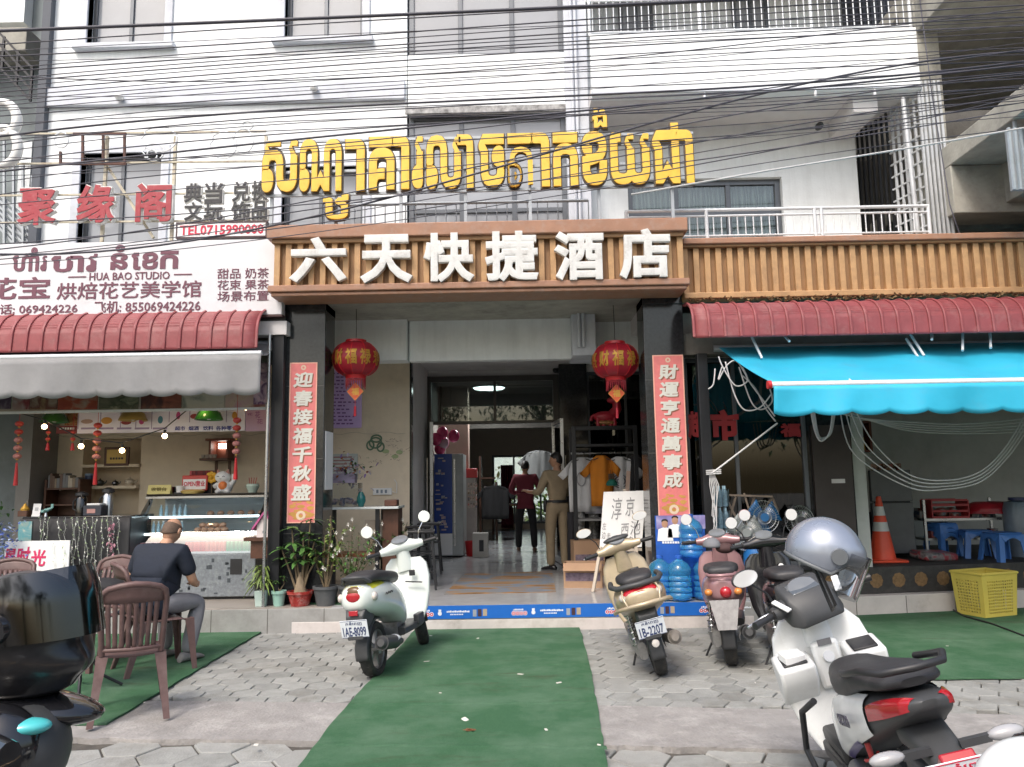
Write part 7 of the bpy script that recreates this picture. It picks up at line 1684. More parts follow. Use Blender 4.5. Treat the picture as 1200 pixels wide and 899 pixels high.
M0 = Matrix.Translation(G(1107, 651, RZ)) @ Matrix.Rotation(.2, 4, 'Z') @ Matrix.Diagonal((1,1,.72,1)); s0 = stool(G(1107, 651, RZ), .2, 'blue plastic stool at the bottom of the stack left of the shelf'); s0.matrix_world = M0
for k, lb_ in ((1, 'blue plastic stool in the middle of the stack left of the shelf'), (2, 'blue plastic stool on top of the stack left of the shelf')): dup(s0, M=Matrix.Translation((0,.01*k,.055*k)) @ M0, label=lb_)
dup(s0, M=Matrix.Translation(G(1146, 653, RZ)) @ Matrix.Rotation(-.25, 4, 'Z') @ Matrix.Diagonal((1.2,1.2,.78,1)), label='low blue plastic stool in front of the steel shelf, nearer the stack'); dup(s0, M=Matrix.Translation(G(1177, 657, RZ)) @ Matrix.Rotation(.1, 4, 'Z') @ Matrix.Diagonal((1.2,1.2,.78,1)), label='low blue plastic stool in front of the steel shelf, farther right')
# fridge, shelf, basin
RF_ = thing('grey_refrigerator', 'tall dark grey refrigerator against the grey shop wall', 'refrigerator', (at(1040, 10.5), 10.5, RZ))
ra, rb_ = at(1021, 10.4), at(1069, 10.4); rz1 = U(1040, 551, 10.4).z; GRF = mat('grey_fridge_paint', (.10,.105,.115), .35, .2, var=.15)
zs_ = RZ + (rz1-RZ)*.63
MB().box(ra, rb_, 10.42, 11.1, RZ + .03, rz1).build('fridge_body', mat('dark_fridge_side', (.02,.02,.025), .5), RF_, bevel=.01); MB().box(ra, rb_, 10.36, 10.418, RZ + .05, zs_ - .008).build('lower_door', GRF, RF_, bevel=.008); MB().box(ra, rb_, 10.36, 10.418, zs_ + .008, rz1).build('upper_door', GRF, RF_, bevel=.008); MB().box(ra + .05, rb_ - .1, 10.35, 10.365, zs_ - .006, zs_ + .006).build('handle_groove', BLACK_PL, RF_)
AL = thing('altar_shelf', 'small red and gold altar on top of the grey refrigerator', 'altar', (at(1030, 10.6), 10.6, rz1))
mb = MB(); c = Vector((at(1034, 10.6), 10.6, rz1)); rng = random.Random(3)
for k in range(9): mb.lathe([(0,0),(.03,0),(.045,.04),(.04,.09),(0,.09)], (c.x - .25 + .062*k, 10.6 + rng.uniform(-.05,.05), rz1 + .001), 10)
mb.build('offering_jar', blobs('altar_mix', [(.30,.03,.02),(.5,.35,.25),(.10,.05,.04),(.4,.06,.04)], 9), AL, smooth=40)
a = UR(992, 496, 1022, 530, 10.2); mb = MB(); mb.box(a[0], a[1], 10.2, 10.4, a[2], a[2] + .03); mb.box(a[0], a[0] + .03, 10.2, 10.4, a[2] + .031, a[3]); mb.box(a[1] - .03, a[1], 10.2, 10.4, a[2] + .031, a[3]); mb.box(a[0], a[1], 10.2, 10.42, a[3] + .001, a[3] + .03); mb.box(a[0] + .031, a[1] - .031, 10.38, 10.4, a[2] + .031, a[3])
SH2 = thing('wall_altar', 'dark red wooden altar box with lit figures on the wall above the refrigerator', 'altar', (at(1008, 10.2), 10.3, a[2])); mb.build('altar_box', mat('altar_wood', (.13,.03,.015), .5, var=.3), SH2); mb = MB()
for k in range(3): mb.cyl((a[0] + .09 + .08*k, 10.28, a[2] + .031), (a[0] + .09 + .08*k, 10.28, a[2] + .2), .025, .015, 8)
mb.build('altar_figure', GOLD, SH2)
MB().box(a[0] - .02, a[1] + .05, 10.41, 10.6, U(1010, 600, 10.4).z, a[2] - .002).build('support_panel', mat('pale_panel', (.36,.36,.35), .6), SH2)
SF = thing('steel_shelf', 'two tier steel shelf crowded with goods on the dark shop floor', 'shelf', (at(1135, 10.5), 10.5, RZ))
sa, sb_ = at(1080, 10.5), at(1186, 10.5); sz = U(1130, 607, 10.5).z
mb = MB()
for x in (sa, sb_ - .03): mb.box(x, x + .03, 10.45, 10.48, RZ, sz + .25); mb.box(x, x + .03, 10.95, 10.98, RZ, sz + .25)
mb.build('shelf_post', STEEL, SF); MB().box(sa, sb_, 10.44, 10.98, sz - .03, sz).build('shelf_board', STEEL, SF); MB().box(sa + .03, sb_ - .03, 10.49, 10.94, RZ + .2, RZ + .23).build('shelf_board', STEEL, SF)
mb = MB(); rng = random.Random(7)
for k in range(40): s_ = rng.uniform(.05,.13); z = sz if k % 2 else RZ + .23; mb.obox((rng.uniform(sa + .1, sb_ - .1), rng.uniform(10.55, 10.85), z + s_/2), (s_*1.2, s_, s_), Euler((0,0,rng.random())), None, .85)
mb.build('shelf_goods', blobs('shelf_mix', [(.06,.05,.05),(.25,.05,.05),(.3,.3,.3),(.05,.08,.15),(.12,.10,.08)], 6), SF, bevel=.006)
BS_ = thing('red_basin', 'large upturned red plastic basin lying on the steel shelf', 'basin', (at(1162, 10.6), 10.6, sz + .001), local=True)
MB().lathe([(.30,0),(.31,.02),(.27,.13),(.2,.17),(0,.18)], n=32).xf(Matrix.Translation((0,0,.06)) @ Matrix.Diagonal((1.12,.8,.85,1))).build('basin_body', mat('basin_red', (.36,.015,.03), .35), BS_, smooth=50); MB().lathe([(.30,.0),(.335,.005),(.33,.03),(.30,.03)], n=32).xf(Matrix.Translation((0,0,.05)) @ Matrix.Diagonal((1.12,.8,.9,1))).build('basin_rim', mat('basin_red', (.36,.015,.03), .35), BS_, smooth=50)
RC_ = thing('red_crate', 'open red plastic crate of kitchen goods on the steel shelf', 'crate', (at(1107, 10.6), 10.6, sz + .001), local=True)
mb = MB()
for x in (-.25,.235): mb.box(x, x+.015, -.15, .15, 0, .24)
for z in (0,.08,.16,.225): mb.box(-.234,.234,-.15,-.137,z,z+.028); mb.box(-.234,.234,.137,.15,z,z+.028)
mb.box(-.234,.234,-.136,.136,0,.012); mb.build('crate_wall', mat('crate_red', (.33,.02,.025), .4), RC_); mb = MB(); [mb.sph((rng.uniform(-.18,.18), rng.uniform(-.09,.09), .08), .06, 10, 6) for k in range(7)]; mb.build('crate_goods', MC['shelf_mix'], RC_, smooth=60)
CT_ = tag(MB().obox((at(1090, 10.0), 10.0, RZ + .06), (.5,.3,.1), Euler((.1,.05,.3))).build('crumpled_tarp', blobs('tarp_mix', [(.05,.05,.05),(.22,.2,.2),(.3,.03,.04),(.08,.08,.09)], 9), bevel=.03), 'crumpled dark plastic heap on the floor before the stools', 'plastic heap')
WJ = thing('water_drum', 'greyish blue plastic drum at the right end of the steel shelf', 'drum', (at(1193, 10.3), 10.3, RZ), local=True); lathe_part('drum_body', [(0,0),(.16,0),(.18,.1),(.18,.6),(.15,.7),(.06,.72),(0,.72)], mat('drum_plastic', (.16,.20,.26), .3, var=.2), WJ, n=26); lathe_part('drum_lid', [(.1,.721),(.1,.76),(0,.765)], mat('navy_lid', (.03,.04,.12), .4), WJ)
# fans and folded chairs before the window
def fan(px, py, Y, r, label, m):
 t = thing('electric_fan', label, 'electric fan', (at(px, Y), Y, .286 if Y < 8.98 else RZ), group='electric fans before the shop window'); c = U(px, py, Y); z0 = .286 if Y < 8.98 else RZ
 mb = MB()
 for k in range(36): a_ = k*PI/18; mb.tube([c + Vector((.03*math.cos(a_), -.07, .03*math.sin(a_))), c + Vector((r*.7*math.cos(a_), -.065, r*.7*math.sin(a_))), c + Vector((r*math.cos(a_), 0, r*math.sin(a_))), c + Vector((r*.7*math.cos(a_), .06, r*.7*math.sin(a_))), c + Vector((.04*math.cos(a_), .07, .04*math.sin(a_)))], .0022, 4)
 for q, y in ((r, 0), (r*.7, -.067), (r*.4, -.07)): mb.tube([c + Vector((q*math.cos(k*PI/16), y, q*math.sin(k*PI/16))) for k in range(32)], .004, 5, True)
 mb.build('fan_cage', STEEL, t); mb = MB()
 for k in range(3):
  a_ = k*2*PI/3 + .4; d = Vector((math.cos(a_), 0, math.sin(a_))); e = Vector((-d.z, 0, d.x)); mb.grid(lambda u, v: c + d*(.03 + r*.8*v) + e*((u-.5)*.26*r/.2*(.4 + .6*v)) + Vector((0, .03*(u-.5), 0)), 4, 4)
 mb.build('fan_blade', m, t, solid=.004, smooth=60); MB().cyl(c + Vector((0,-.075,0)), c + Vector((0,.16,0)), .05, .06, 16).build('motor', m, t, smooth=40); MB().cyl((c.x, c.y + .1, z0 + .03), c + Vector((0,.1,-.03)), .014, n=8).build('fan_pole', STEEL, t); MB().lathe([(0,0),(.17,0),(.15,.03),(0,.04)], (c.x, c.y + .1, z0), 20).build('fan_base', BLACK_PL, t, smooth=40); return t
fan(873, 624, 8.95, .20, 'dusty grey fan left of the two, behind the round white mirror', mat('grey_fan_blade', (.24,.26,.26), .5)); fan(894, 606, 9.15, .19, 'fan with a blue motor housing in front of the shop window', mat('fan_blue', (.02,.12,.30), .4)); fan(937, 610, 9.2, .17, 'dark fan behind the silver helmet', mat('dark_fan', (.05,.05,.055), .5))
FC = thing('folding_rack', 'rusty folding metal rack leaning before the shop window', 'folding rack', (at(870, 9.2), 9.2, .56)); mb = MB()
for a_, b_ in (((850,582),(880,640)), ((862,582),(846,642)), ((872,578),(890,640)), ((884,582),(868,640)), ((846,580),(905,582)), ((905,582),(912,600)), ((905,582),(896,600))): mb.bar(U(*a_, 9.22), U(*b_, 9.18), .022, .022)
mb.build('rack_tube', mat('rusty_steel', (.20,.16,.13), .6, .3, var=.4), FC)
BTB = thing('blue_barrel', 'blue plastic barrel behind the pink scooter', 'barrel', (at(884, 8.98), 8.98, .286), local=True); lathe_part('barrel_body', [(0,0),(.13,0),(.15,.1),(.15,.45),(.13,.52),(0,.53)], mat('barrel_blue', (.02,.14,.40), .35), BTB, n=24)
CLU = thing('parcel_pile', 'pile of dark bags and purple parcels inside the shop behind the black scooter', 'pile', (at(950, 9.6), 9.6, .56)); mb = MB(); rng = random.Random(19)
for k in range(16): mb.sph((at(rng.uniform(905, 1000), 9.6), 9.55 + rng.uniform(0,.3), .62 + rng.uniform(0,.5)), (rng.uniform(.08,.16), rng.uniform(.08,.14), rng.uniform(.06,.12)), 10, 7)
mb.build('bag', blobs('bag_mix', [(.03,.03,.035),(.10,.03,.10),(.03,.05,.16),(.16,.04,.05),(.05,.05,.05)], 4), CLU, smooth=60)
# white cables hanging in loops
WC = mat('white_cable', (.56,.56,.57), .45)
def loop(name, label, pts, r=.010, Y=8.6, grp='white cables looping under the blue awning'):
 P = [U(x, y, Y) for x, y in pts]; out = []
 for i in range(len(P) - 1):
  a, b = P[max(i-1,0)], P[min(i+2, len(P)-1)]
  for k in range(8):
   t = k/8; p0, p1, p2, p3 = a, P[i], P[i+1], b
   out.append(.5*((2*p1) + (p2-p0)*t + (2*p0 - 5*p1 + 4*p2 - p3)*t*t + (3*p1 - p0 - 3*p2 + p3)*t**3))
 out.append(P[-1]); tag(MB().tube(out, r, 7).build(name, WC, smooth=180), label, 'cable', grp)
for k in range(4): loop('white_cable', 'white cable in the deep sagging bundle before the grey shop wall', ((1002-k*6,480),(1025-k*8,520+k*4),(1065,556+k*5),(1110,563+k*3.4),(1150,552+k*4),(1180,522+k*5),(1204,480+k*8)), .0075, 8.4 + .05*k)
for k in range(5): loop('white_cable', 'white cable in the nearly level bundle just below the blue valance', ((960+k*8,478+k),(1010+k*5,490+k*1.5),(1070,495+k*2.6),(1130,497+k*2.8),(1210,490+k*4)), .0075, 8.7 + .04*k)
for k in range(3): loop('white_cable', 'white cable in the short loop hanging over the dark door', ((950+k*2,480),(955+k*2,505+k*2),(962+k*2,517-k*2),(972+k,507),(976+k*1.5,480)), .0085, 8.3 + .04*k)
for k, pts in enumerate((((842,418),(848,432),(862,452),(876,446),(870,430)), ((850,424),(860,460),(872,480),(890,478),(904,462)), ((846,430),(842,445),(852,428),(864,424),(880,450),(895,470),(908,488)), ((866,430),(880,470),(892,480),(905,470),(900,450)), ((870,440),(885,455),(897,478),(909,494)), ((838,432),(836,450),(830,456)))): loop('white_cable', 'thin white cable in the tangle at the left end of the blue awning', pts, .008, 8.3 + .03*k)
loop('tie_rope', 'pale rope stretched from the blue awning corner to the black post', ((911,496),(872,526),(834,555)), .010, 8.35, None)
RK = thing('rope_knot', 'bundle of pale rope ends knotted round the black post', 'rope', U(833, 556, 8.82)); mb = MB(); c = U(833, 556, 8.82)
for k in range(6): mb.tube([c + Vector((.01*k-.02,-.03,.0)), c + Vector((.02*k-.03,-.05,-.12)), c + Vector((.025*math.sin(k*2)-.0,-.045,-.34 - .06*k)), c + Vector((.03*math.sin(k)+.01,-.04,-.40 - .07*k))], .006, 5)
mb.build('rope_end', WC, RK); mb = MB(); [mb.tube([c + Vector((-.07,-.07,.02*k)), c + Vector((.10,-.07,.02*k + .01))], .008, 6) for k in range(3)]; mb.build('rope_wrap', WC, RK)
o = MB().tube([G(1114, 713, .03), G(1130, 722, .03), G(1163, 731, .03), G(1200, 745, .03), G(1230, 752, .03)], .009, 6).build('loose_cable', BLACK_PL, smooth=180); tag(o, 'black cord lying across the right green turf beside the basket', 'cord')
SC_ = tag(MB().sph(U(960, 148, 9.9), (.05,.09,.05), 12, 8).build('security_camera', BLACK_PL, smooth=60), 'small black security camera under the balcony soffit', 'camera');
SC2 = tag(MB().sph(U(651, 434, 13.12), (.05,.05,.05), 12, 8).build('security_camera', BLACK_PL, smooth=60), 'small black dome camera on the white panel over the lobby door', 'camera')
for px, py, lb_ in ((140,114,'small white lamp on the white wall above the red characters'), (368,103,'small round white lamp on the string course right of centre')):
 t = thing('wall_lamp', lb_, 'wall lamp', U(px, py, YW - .12)); c = U(px, py, YW - .12); MB().sph(c, (.06,.06,.05), 12, 8).build('lamp_body', WHITE_PL, t, smooth=60); MB().bar(c, c + Vector((0,.12,0)), .03, .03).build('lamp_arm', GREY_STEEL, t)
# added wall and hedge, placed in sun to make the lobby window bright
cw = MB().box(-14, 16, 36, 36.3, -.1, 4.5).build('added_bright_wall', WHITE_WALL); tag(cw, 'added white wall that makes the far lobby window look bright', 'wall')
HG = thing('added_hedge', 'added green hedge outside the far lobby window', 'hedge', (0, 33, 0)); mb = MB(); rng = random.Random(4)
for k in range(1500): leaf(mb, (rng.uniform(-3, 4), 33 + rng.gauss(0,.5), abs(rng.gauss(0,1.0))), (rng.uniform(-1,1), rng.uniform(-1,1), rng.uniform(-.5,1)), .28, .16, .3, 2)
mb.build('hedge_leaves', LEAF_Y, HG)
# street trees across the road, mirrored in the glass
def tree(x, y, h, seed, label):
 t = thing('street_tree', label, 'tree', (x, y, 0), local=True, group='street trees across the road'); rng = random.Random(seed)
 mb = MB(); mb.tube([(0,0,0),(.05,0,h*.3),(-.05,.1,h*.5),(0,0,h*.75)], [.22,.17,.12,.05], 10)
 for k in range(7): a = k*.9; z = h*(.32 + .05*k); mb.tube([(0,0,z),(math.cos(a)*1.0, math.sin(a)*1.0, z + .9),(math.cos(a)*1.9, math.sin(a)*1.9, z + 1.5)], [.08,.05,.02], 6)
 mb.build('trunk', STEM, t, smooth=60); mb = MB()
 cl = [(Vector((rng.gauss(0,1.5), rng.gauss(0,1.5), h*.62 + rng.gauss(0,1.1)))) for _ in range(26)]
 for c in cl:
  for k in range(110): q = c + Vector((rng.gauss(0,.45), rng.gauss(0,.45), rng.gauss(0,.36))); leaf(mb, q, (rng.uniform(-1,1), rng.uniform(-1,1), rng.uniform(-.6,.8)), .28, .13, .4, 2)
 mb.build('crown', LEAF, t)
for i, (x, y, h) in enumerate(((-4.5,-10.5,8.5), (1.2,-11.5,9), (6.8,-10.8,8))): tree(x, y, h, 50 + i, ('broad street tree across the road to the left', 'tallest street tree straight across the road', 'street tree across the road to the right')[i])
# ---------------------------------------------------------------- plastic chairs and the round table
PLUMP = mat('plum_plastic', (.105,.060,.056), .5, var=.22, vs_=9, dirt=(.20,.145,.135), da=.55, ds=7)
def chair(c, rz, label):
 """monobloc chair, local +y is where the sitter looks"""
 t = thing('plastic_chair', label, 'chair', c, rz, local=True, group='plum plastic chairs on the left green turf')
 mb = MB(); mb.grid(lambda u, v: Vector(((u-.5)*(.40 + .04*v), -.20 + .42*v, .43 - .012*math.sin(u*PI) - .03*max(0, v-.85)/.15)), 10, 10); mb.build('seat', PLUMP, t, solid=.012, smooth=60)
 def bk(u, v, d=0): w_ = .37 + .05*v; x = (u-.5)*w_; return Vector((x, -.20 - .14*v - .05*math.cos((u-.5)*PI)*1 + d, .44 + .45*v + (.025*math.cos((u-.5)*PI) if v > .8 else 0)))
 b = MB(); b.tube([bk(0,0),bk(0,.4),bk(0,.8),bk(.03,.95),bk(.12,1),bk(.3,1.02),bk(.5,1.03),bk(.7,1.02),bk(.88,1),bk(.97,.95),bk(1,.8),bk(1,.4),bk(1,0)], .020, 8)
 b.tube([bk(u/8, .08) for u in range(9)], .016, 8); b.build('back_frame', PLUMP, t, smooth=60)
 b = MB(); b.grid(lambda u, v: bk(.04 + .92*u, .80 + .2*v), 10, 4); b.build('top_rail', PLUMP, t, solid=.014, smooth=60)
 for k in range(8):
  u0 = .075 + k*.106; s_ = MB(); s_.grid(lambda u, v: bk(u0 + .072*u, .08 + .74*v), 2, 8); s_.build('back_slat', PLUMP, t, solid=.012, smooth=60)
 for sx in (-1,1):
  for sy in (-1,1):
   l = MB(); a = Vector((sx*.185, sy*.19 + .01, .43)); e = Vector((sx*.235, sy*.245 - (.06 if sy < 0 else 0), 0))
   l.loft([[p + Vector((sx*x*k, sy*y*k, 0)) for x, y in ((.03,.03),(-.035,.03),(-.035,.012),(.012,.012),(.012,-.035),(.03,-.035))] for p, k in ((a,1.15),(a.lerp(e,.4),.85),(e,.62))]); l.build('leg', PLUMP, t)
 return t
CH = G(160, 829)
ch0 = chair(Vector((-2.82, 5.68, .021)), R(27), 'nearest plum plastic chair with its slatted back to the camera')
dup(ch0, loc=(-3.93, 7.12, .021), rotz=R(168), label='plum plastic chair behind the round table, facing the camera')
dup(ch0, loc=(-4.72, 6.95, .021), rotz=R(190), label='plum plastic chair mostly hidden behind the black helmet')
dup(ch0, loc=(-3.24, 7.0, .021), rotz=R(-50), label='plum plastic chair the man in navy sits on')
TBL = thing('round_table', 'small round black metal table with curved legs beside the nearest chair', 'table', (-3.50, 6.25, .021), local=True)
MB().lathe([(0,.70),(.33,.70),(.335,.71),(.33,.722),(0,.722)], n=40).build('table_top', mat('table_black', (.025,.025,.03), .25), TBL, smooth=40)
for k in range(4):
 a = k*PI/2 + .5; d = Vector((math.cos(a), math.sin(a), 0)); MB().tube([d*.22 + Vector((0,0,.70)), d*.12 + Vector((0,0,.58)), d*.045 + Vector((0,0,.42)), d*.05 + Vector((0,0,.28)), d*.16 + Vector((0,0,.10)), d*.30 + Vector((0,0,.012))], .012, 8).build('leg', BLACK_MET, TBL, smooth=60)
mb = MB(); mb.tube([Vector((.07*math.cos(k*PI/8), .07*math.sin(k*PI/8), .40)) for k in range(16)], .008, 6, True); mb.build('leg_ring', BLACK_MET, TBL)
BAG = tag(MB().sph((0,0,0), (.20,.13,.075), 18, 10).build('black_bag', mat('bag_fabric', (.012,.012,.014), .8, var=.3, bump=.7, bs=6), smooth=180), 'soft black bag lying on the round table', 'bag'); BAG.location = (-3.36, 6.25, .815)
# ---------------------------------------------------------------- people
def skin(name, J, E, Rr, m, parent, sub=2, root=0):
 me = bpy.data.meshes.new(name); ks = list(J); me.from_pydata([tuple(J[k]) for k in ks], [(ks.index(a), ks.index(b)) for a, b in E], [])
 o = bpy.data.objects.new(name, me); COL.objects.link(o); sk = o.modifiers.new('s', 'SKIN'); sk.use_smooth_shade = True
 ld = me.skin_vertices[0].data
 for i, k in enumerate(ks): r_ = Rr[k]; ld[i].radius = r_ if isinstance(r_, tuple) else (r_, r_); ld[i].use_root = (i == root)
 ss = o.modifiers.new('u', 'SUBSURF'); ss.levels = sub; ss.render_levels = sub
 dg = bpy.context.evaluated_depsgraph_get(); m2 = bpy.data.meshes.new_from_object(o.evaluated_get(dg)); V = [v.co.copy() for v in m2.vertices]; F = [tuple(p.vertices) for p in m2.polygons]
 bpy.data.objects.remove(o); bpy.data.meshes.remove(me); bpy.data.meshes.remove(m2)
 mb = MB(); mb.add(V, F); return mb if m is None else mb.build(name, m, parent, smooth=180)
def head(mb, c, yaw, tilt=0.0, s=1.0):
 """skull with brow, nose, lips, chin and ears; looks to local +y before turning"""
 M_ = Matrix.Translation(c) @ Matrix.Rotation(yaw, 4, 'Z') @ Matrix.Rotation(tilt, 4, 'X'); s0 = len(mb.v)
 def fn(u, v):
  a = u*2*PI; t = (v-.5)*PI; x, y, z = math.cos(t)*math.cos(a), math.cos(t)*math.sin(a), math.sin(t)
  p = Vector((.074*x, .096*y, .118*z)); f = max(0, y)
  if z < 0: p.x *= 1 - .30*z*z; p.y *= 1 - (.22*z*z if y < 0 else .06*z*z)
  if f > 0 and abs(x) < .45:
   k = 1 - abs(x)/.45; p.y += .020*k*k*math.exp(-((z+.12)/.16)**2)*f + .006*k*math.exp(-((z+.47)/.08)**2) + .008*k*math.exp(-((z+.78)/.12)**2) - .004*math.exp(-((z+.33)/.06)**2)*k
  if f > 0: p.y -= .007*math.exp(-((z-.08)/.10)**2)*math.exp(-((abs(x)-.42)/.16)**2)
  return p*s
 mb.grid(fn, 32, 24)
 for sx in (-1,1): mb.sph((sx*.076*s, -.004*s, -.005*s), (.012*s,.022*s,.032*s), 10, 8)
 mb.xf(M_, s0); return M_
def hair(c, yaw, tilt, parent, bald=False, s=1.0):
 mb = MB()
 def fn(u, v):
  a = u*2*PI; lo = -.30 if math.sin(a) < -.1 else (.28 if math.sin(a) < .55 else .62)
  lo = -.55*max(0, -math.sin(a))**.6 + .55*max(0, math.sin(a))**.7; t = lo + (1.5 - lo)*v; k = 1.05 + .03*math.sin(a*7)*math.cos(t)
  if bald: t = lo + (.42 - lo)*v; k = 1.03
  return Vector((.074*math.cos(t)*math.cos(a)*k, .096*math.cos(t)*math.sin(a)*k, .118*math.sin(t)*k))*s
 mb.grid(fn, 36, 10); mb.xf(Matrix.Translation(c) @ Matrix.Rotation(yaw, 4, 'Z') @ Matrix.Rotation(tilt, 4, 'X')); mb.build('hair', HAIR if not bald else mat('cropped_hair', (.10,.065,.045), .8, var=.3, vs_=90), parent, smooth=60, solid=.006)
def person(label, loc, rz, J, shirt_m, trouser_m, shoe_m, hy, ht=0.0, sleeve=.95, bald=False, belt=True, s=1.0, shirt_w=1.0):
 P = thing('person', label, 'person', loc, rz, local=True); J = {k: Vector(v)*s for k, v in J.items()}
 R0 = dict(pelvis=(.135,.105), waist=(.125,.095), chest=(.145,.105), neck0=(.075,.07), neck=(.052,.055), top=(.05,.05))
 for q in 'lr': R0.update({q+'sh': .06, q+'el': .042, q+'wr': .030, q+'palm': (.036,.018), q+'hip': .09, q+'kn': .058, q+'an': .04})
 E = [('pelvis','waist'),('waist','chest'),('chest','neck0'),('neck0','neck'),('neck','top')]
 for q in 'lr': E += [('chest', q+'sh'),(q+'sh', q+'el'),(q+'el', q+'wr'),(q+'wr', q+'palm'),('pelvis', q+'hip'),(q+'hip', q+'kn'),(q+'kn', q+'an')]
 sc = lambda r_, k: tuple(x*k for x in r_) if isinstance(r_, tuple) else r_*k
 order = ['pelvis','waist','chest','neck0','neck','top'] + [q+k for q in 'lr' for k in ('sh','el','wr','palm','hip','kn','an')]
 B = skin('body', {k: J[k] for k in order}, E, {k: sc(R0[k], s*.93) for k in order}, None, None)
 for q in 'lr':                                   # five fingers, rooted in the palm
  d = (J[q+'palm'] - J[q+'wr']).normalized(); side = d.cross(Vector((0,0,1))); side = side.normalized() if side.length > .1 else Vector((1,0,0)); nrm = side.cross(d)
  for k, L in enumerate((.075,.085,.08,.062)):
   b0 = J[q+'palm'] + side*(k-1.5)*.021*s; B.tube([b0 - d*.01, b0 + d*L*.45*s, b0 + d*L*.8*s - nrm*.016*s, b0 + d*L*s*.95 - nrm*.036*s], [.0095*s,.009*s,.008*s,.006*s], 8)
  th = J[q+'palm'] - d*.035*s - side*.03*s; B.tube([th, th - side*.025*s + d*.03*s, th - side*.03*s + d*.06*s - nrm*.01*s], [.011*s,.010*s,.007*s], 8)
 head(B, J['head'], hy, ht, s); B.build('body', SKIN, P, smooth=180)
 hair(J['head'], hy, ht, P, bald, s)
 # shirt
 JS = {k: J[k] for k in ('pelvis','waist','chest','neck0')}; RS = dict(pelvis=sc((.152*shirt_w,.118*shirt_w), s), waist=sc((.150*shirt_w,.112*shirt_w), s), chest=sc((.168*shirt_w,.122*shirt_w), s), neck0=sc((.085,.078), s)); ES = [('pelvis','waist'),('waist','chest'),('chest','neck0')]
 if not belt: JS['hem'] = J['pelvis'] + (J['pelvis'] - J['waist'])*.55; RS['hem'] = sc((.156*shirt_w,.126*shirt_w), s); ES.append(('hem','pelvis'))
 for q in 'lr':
  JS[q+'sh'] = J[q+'sh']; RS[q+'sh'] = .090*s; ES.append(('chest', q+'sh'));
  if sleeve <= 1: e = J[q+'sh'].lerp(J[q+'el'], sleeve); JS[q+'e'] = e; RS[q+'e'] = .066*s; ES.append((q+'sh', q+'e'))
  else: JS[q+'e'] = J[q+'el']; RS[q+'e'] = .060*s; JS[q+'f'] = J[q+'el'].lerp(J[q+'wr'], sleeve - 1); RS[q+'f'] = .048*s; ES += [(q+'sh', q+'e'),(q+'e', q+'f')]
 skin('shirt', JS, ES, RS, shirt_m, P)
 JT = {'pelvis': J['pelvis'] + (J['waist'] - J['pelvis'])*.1, 'band': J['pelvis'].lerp(J['waist'], .8 if belt else .5)}; RT = {'pelvis': sc((.150,.118), s), 'band': sc((.153*shirt_w,.119*shirt_w), s) if belt else sc((.12,.09), s)}; ET = [('pelvis','band')]
 for q in 'lr':
  JT[q+'hip'] = J[q+'hip']; RT[q+'hip'] = sc((.105,.105), s); JT[q+'kn'] = J[q+'kn']; RT[q+'kn'] = .078*s; e = J[q+'an'] - (J[q+'kn'] - J[q+'an']).normalized()*.035; JT[q+'an'] = e; RT[q+'an'] = .066*s; ET += [('pelvis', q+'hip'),(q+'hip', q+'kn'),(q+'kn', q+'an')]
 skin('trousers', JT, ET, RT, trouser_m, P)
 for q in 'lr':
  a = J[q+'an']; f = J[q+'toe'] - a; f.z = 0; f.normalize(); sd2 = Vector((-f.y, f.x, 0)); rings = []
  for t, w_, h_ in ((-.09,.030,.05),(-.06,.042,.085),(0,.043,.075),(.07,.048,.055),(.13,.046,.042),(.165,.028,.025)):
   c = Vector((a.x, a.y, J['floor'].z)) + f*t*s; rings.append([c + sd2*w_*s*math.cos(k*PI/6) + Vector((0,0,max(0, h_*s*(.5 + .5*math.sin(k*PI/6))))) for k in range(12)])
  MB().loft(rings).build('shoe', shoe_m, P, smooth=60)
 if belt:
  c = J['pelvis'].lerp(J['waist'], .35); MB().lathe([(.152*s,-.022),(.155*s,-.02),(.155*s,.02),(.150*s,.022)], n=30).xf(Matrix.Translation(c) @ Matrix.Diagonal((1.06*shirt_w,.82*shirt_w,1,1))).build('belt', BLACK_PL, P, smooth=40)
 return P
stand = dict(floor=(0,0,0), pelvis=(0,0,.97), waist=(0,.0,1.12), chest=(0,0,1.33), neck0=(0,.0,1.47), neck=(0,.005,1.53), top=(0,.01,1.60), head=(0,.02,1.645), lhip=(-.10,0,.90), rhip=(.10,0,.90), lkn=(-.115,.02,.50), rkn=(.115,.02,.50), lan=(-.12,0,.09), ran=(.12,-.02,.09), ltoe=(-.17,.2,0), rtoe=(.16,.2,0),
 lsh=(-.185,0,1.42), rsh=(.185,0,1.42), lel=(-.25,-.02,1.14), rel=(.25,-.02,1.14), lwr=(-.22,.12,.93), rwr=(.22,.12,.93), lpalm=(-.21,.16,.86), rpalm=(.21,.16,.86))
KHK = mat('khaki_cloth', (.27,.21,.135), .85, var=.10, vs_=10, bump=.7, bs=5); MARO = mat('maroon_cloth', (.17,.025,.042), .85, var=.12, bump=.7, bs=5); NAVYC = mat('navy_polo', (.010,.015,.028), .85, var=.2, bump=.8, bs=5); BLKT = mat('black_trousers', (.014,.014,.016), .85, var=.2, bump=.6, bs=6); GREYT = mat('grey_jeans', (.20,.20,.215), .85, var=.15, bump=.7, bs=6)
J = dict(stand); J.update(lel=(-.29,.03,1.16), lwr=(-.36,.26,1.17), lpalm=(-.37,.33,1.19), rel=(.25,.06,1.14), rwr=(.10,.26,1.12), rpalm=(.04,.30,1.13), lan=(-.09,.08,.09), lkn=(-.10,.07,.5), ran=(.10,-.02,.09))
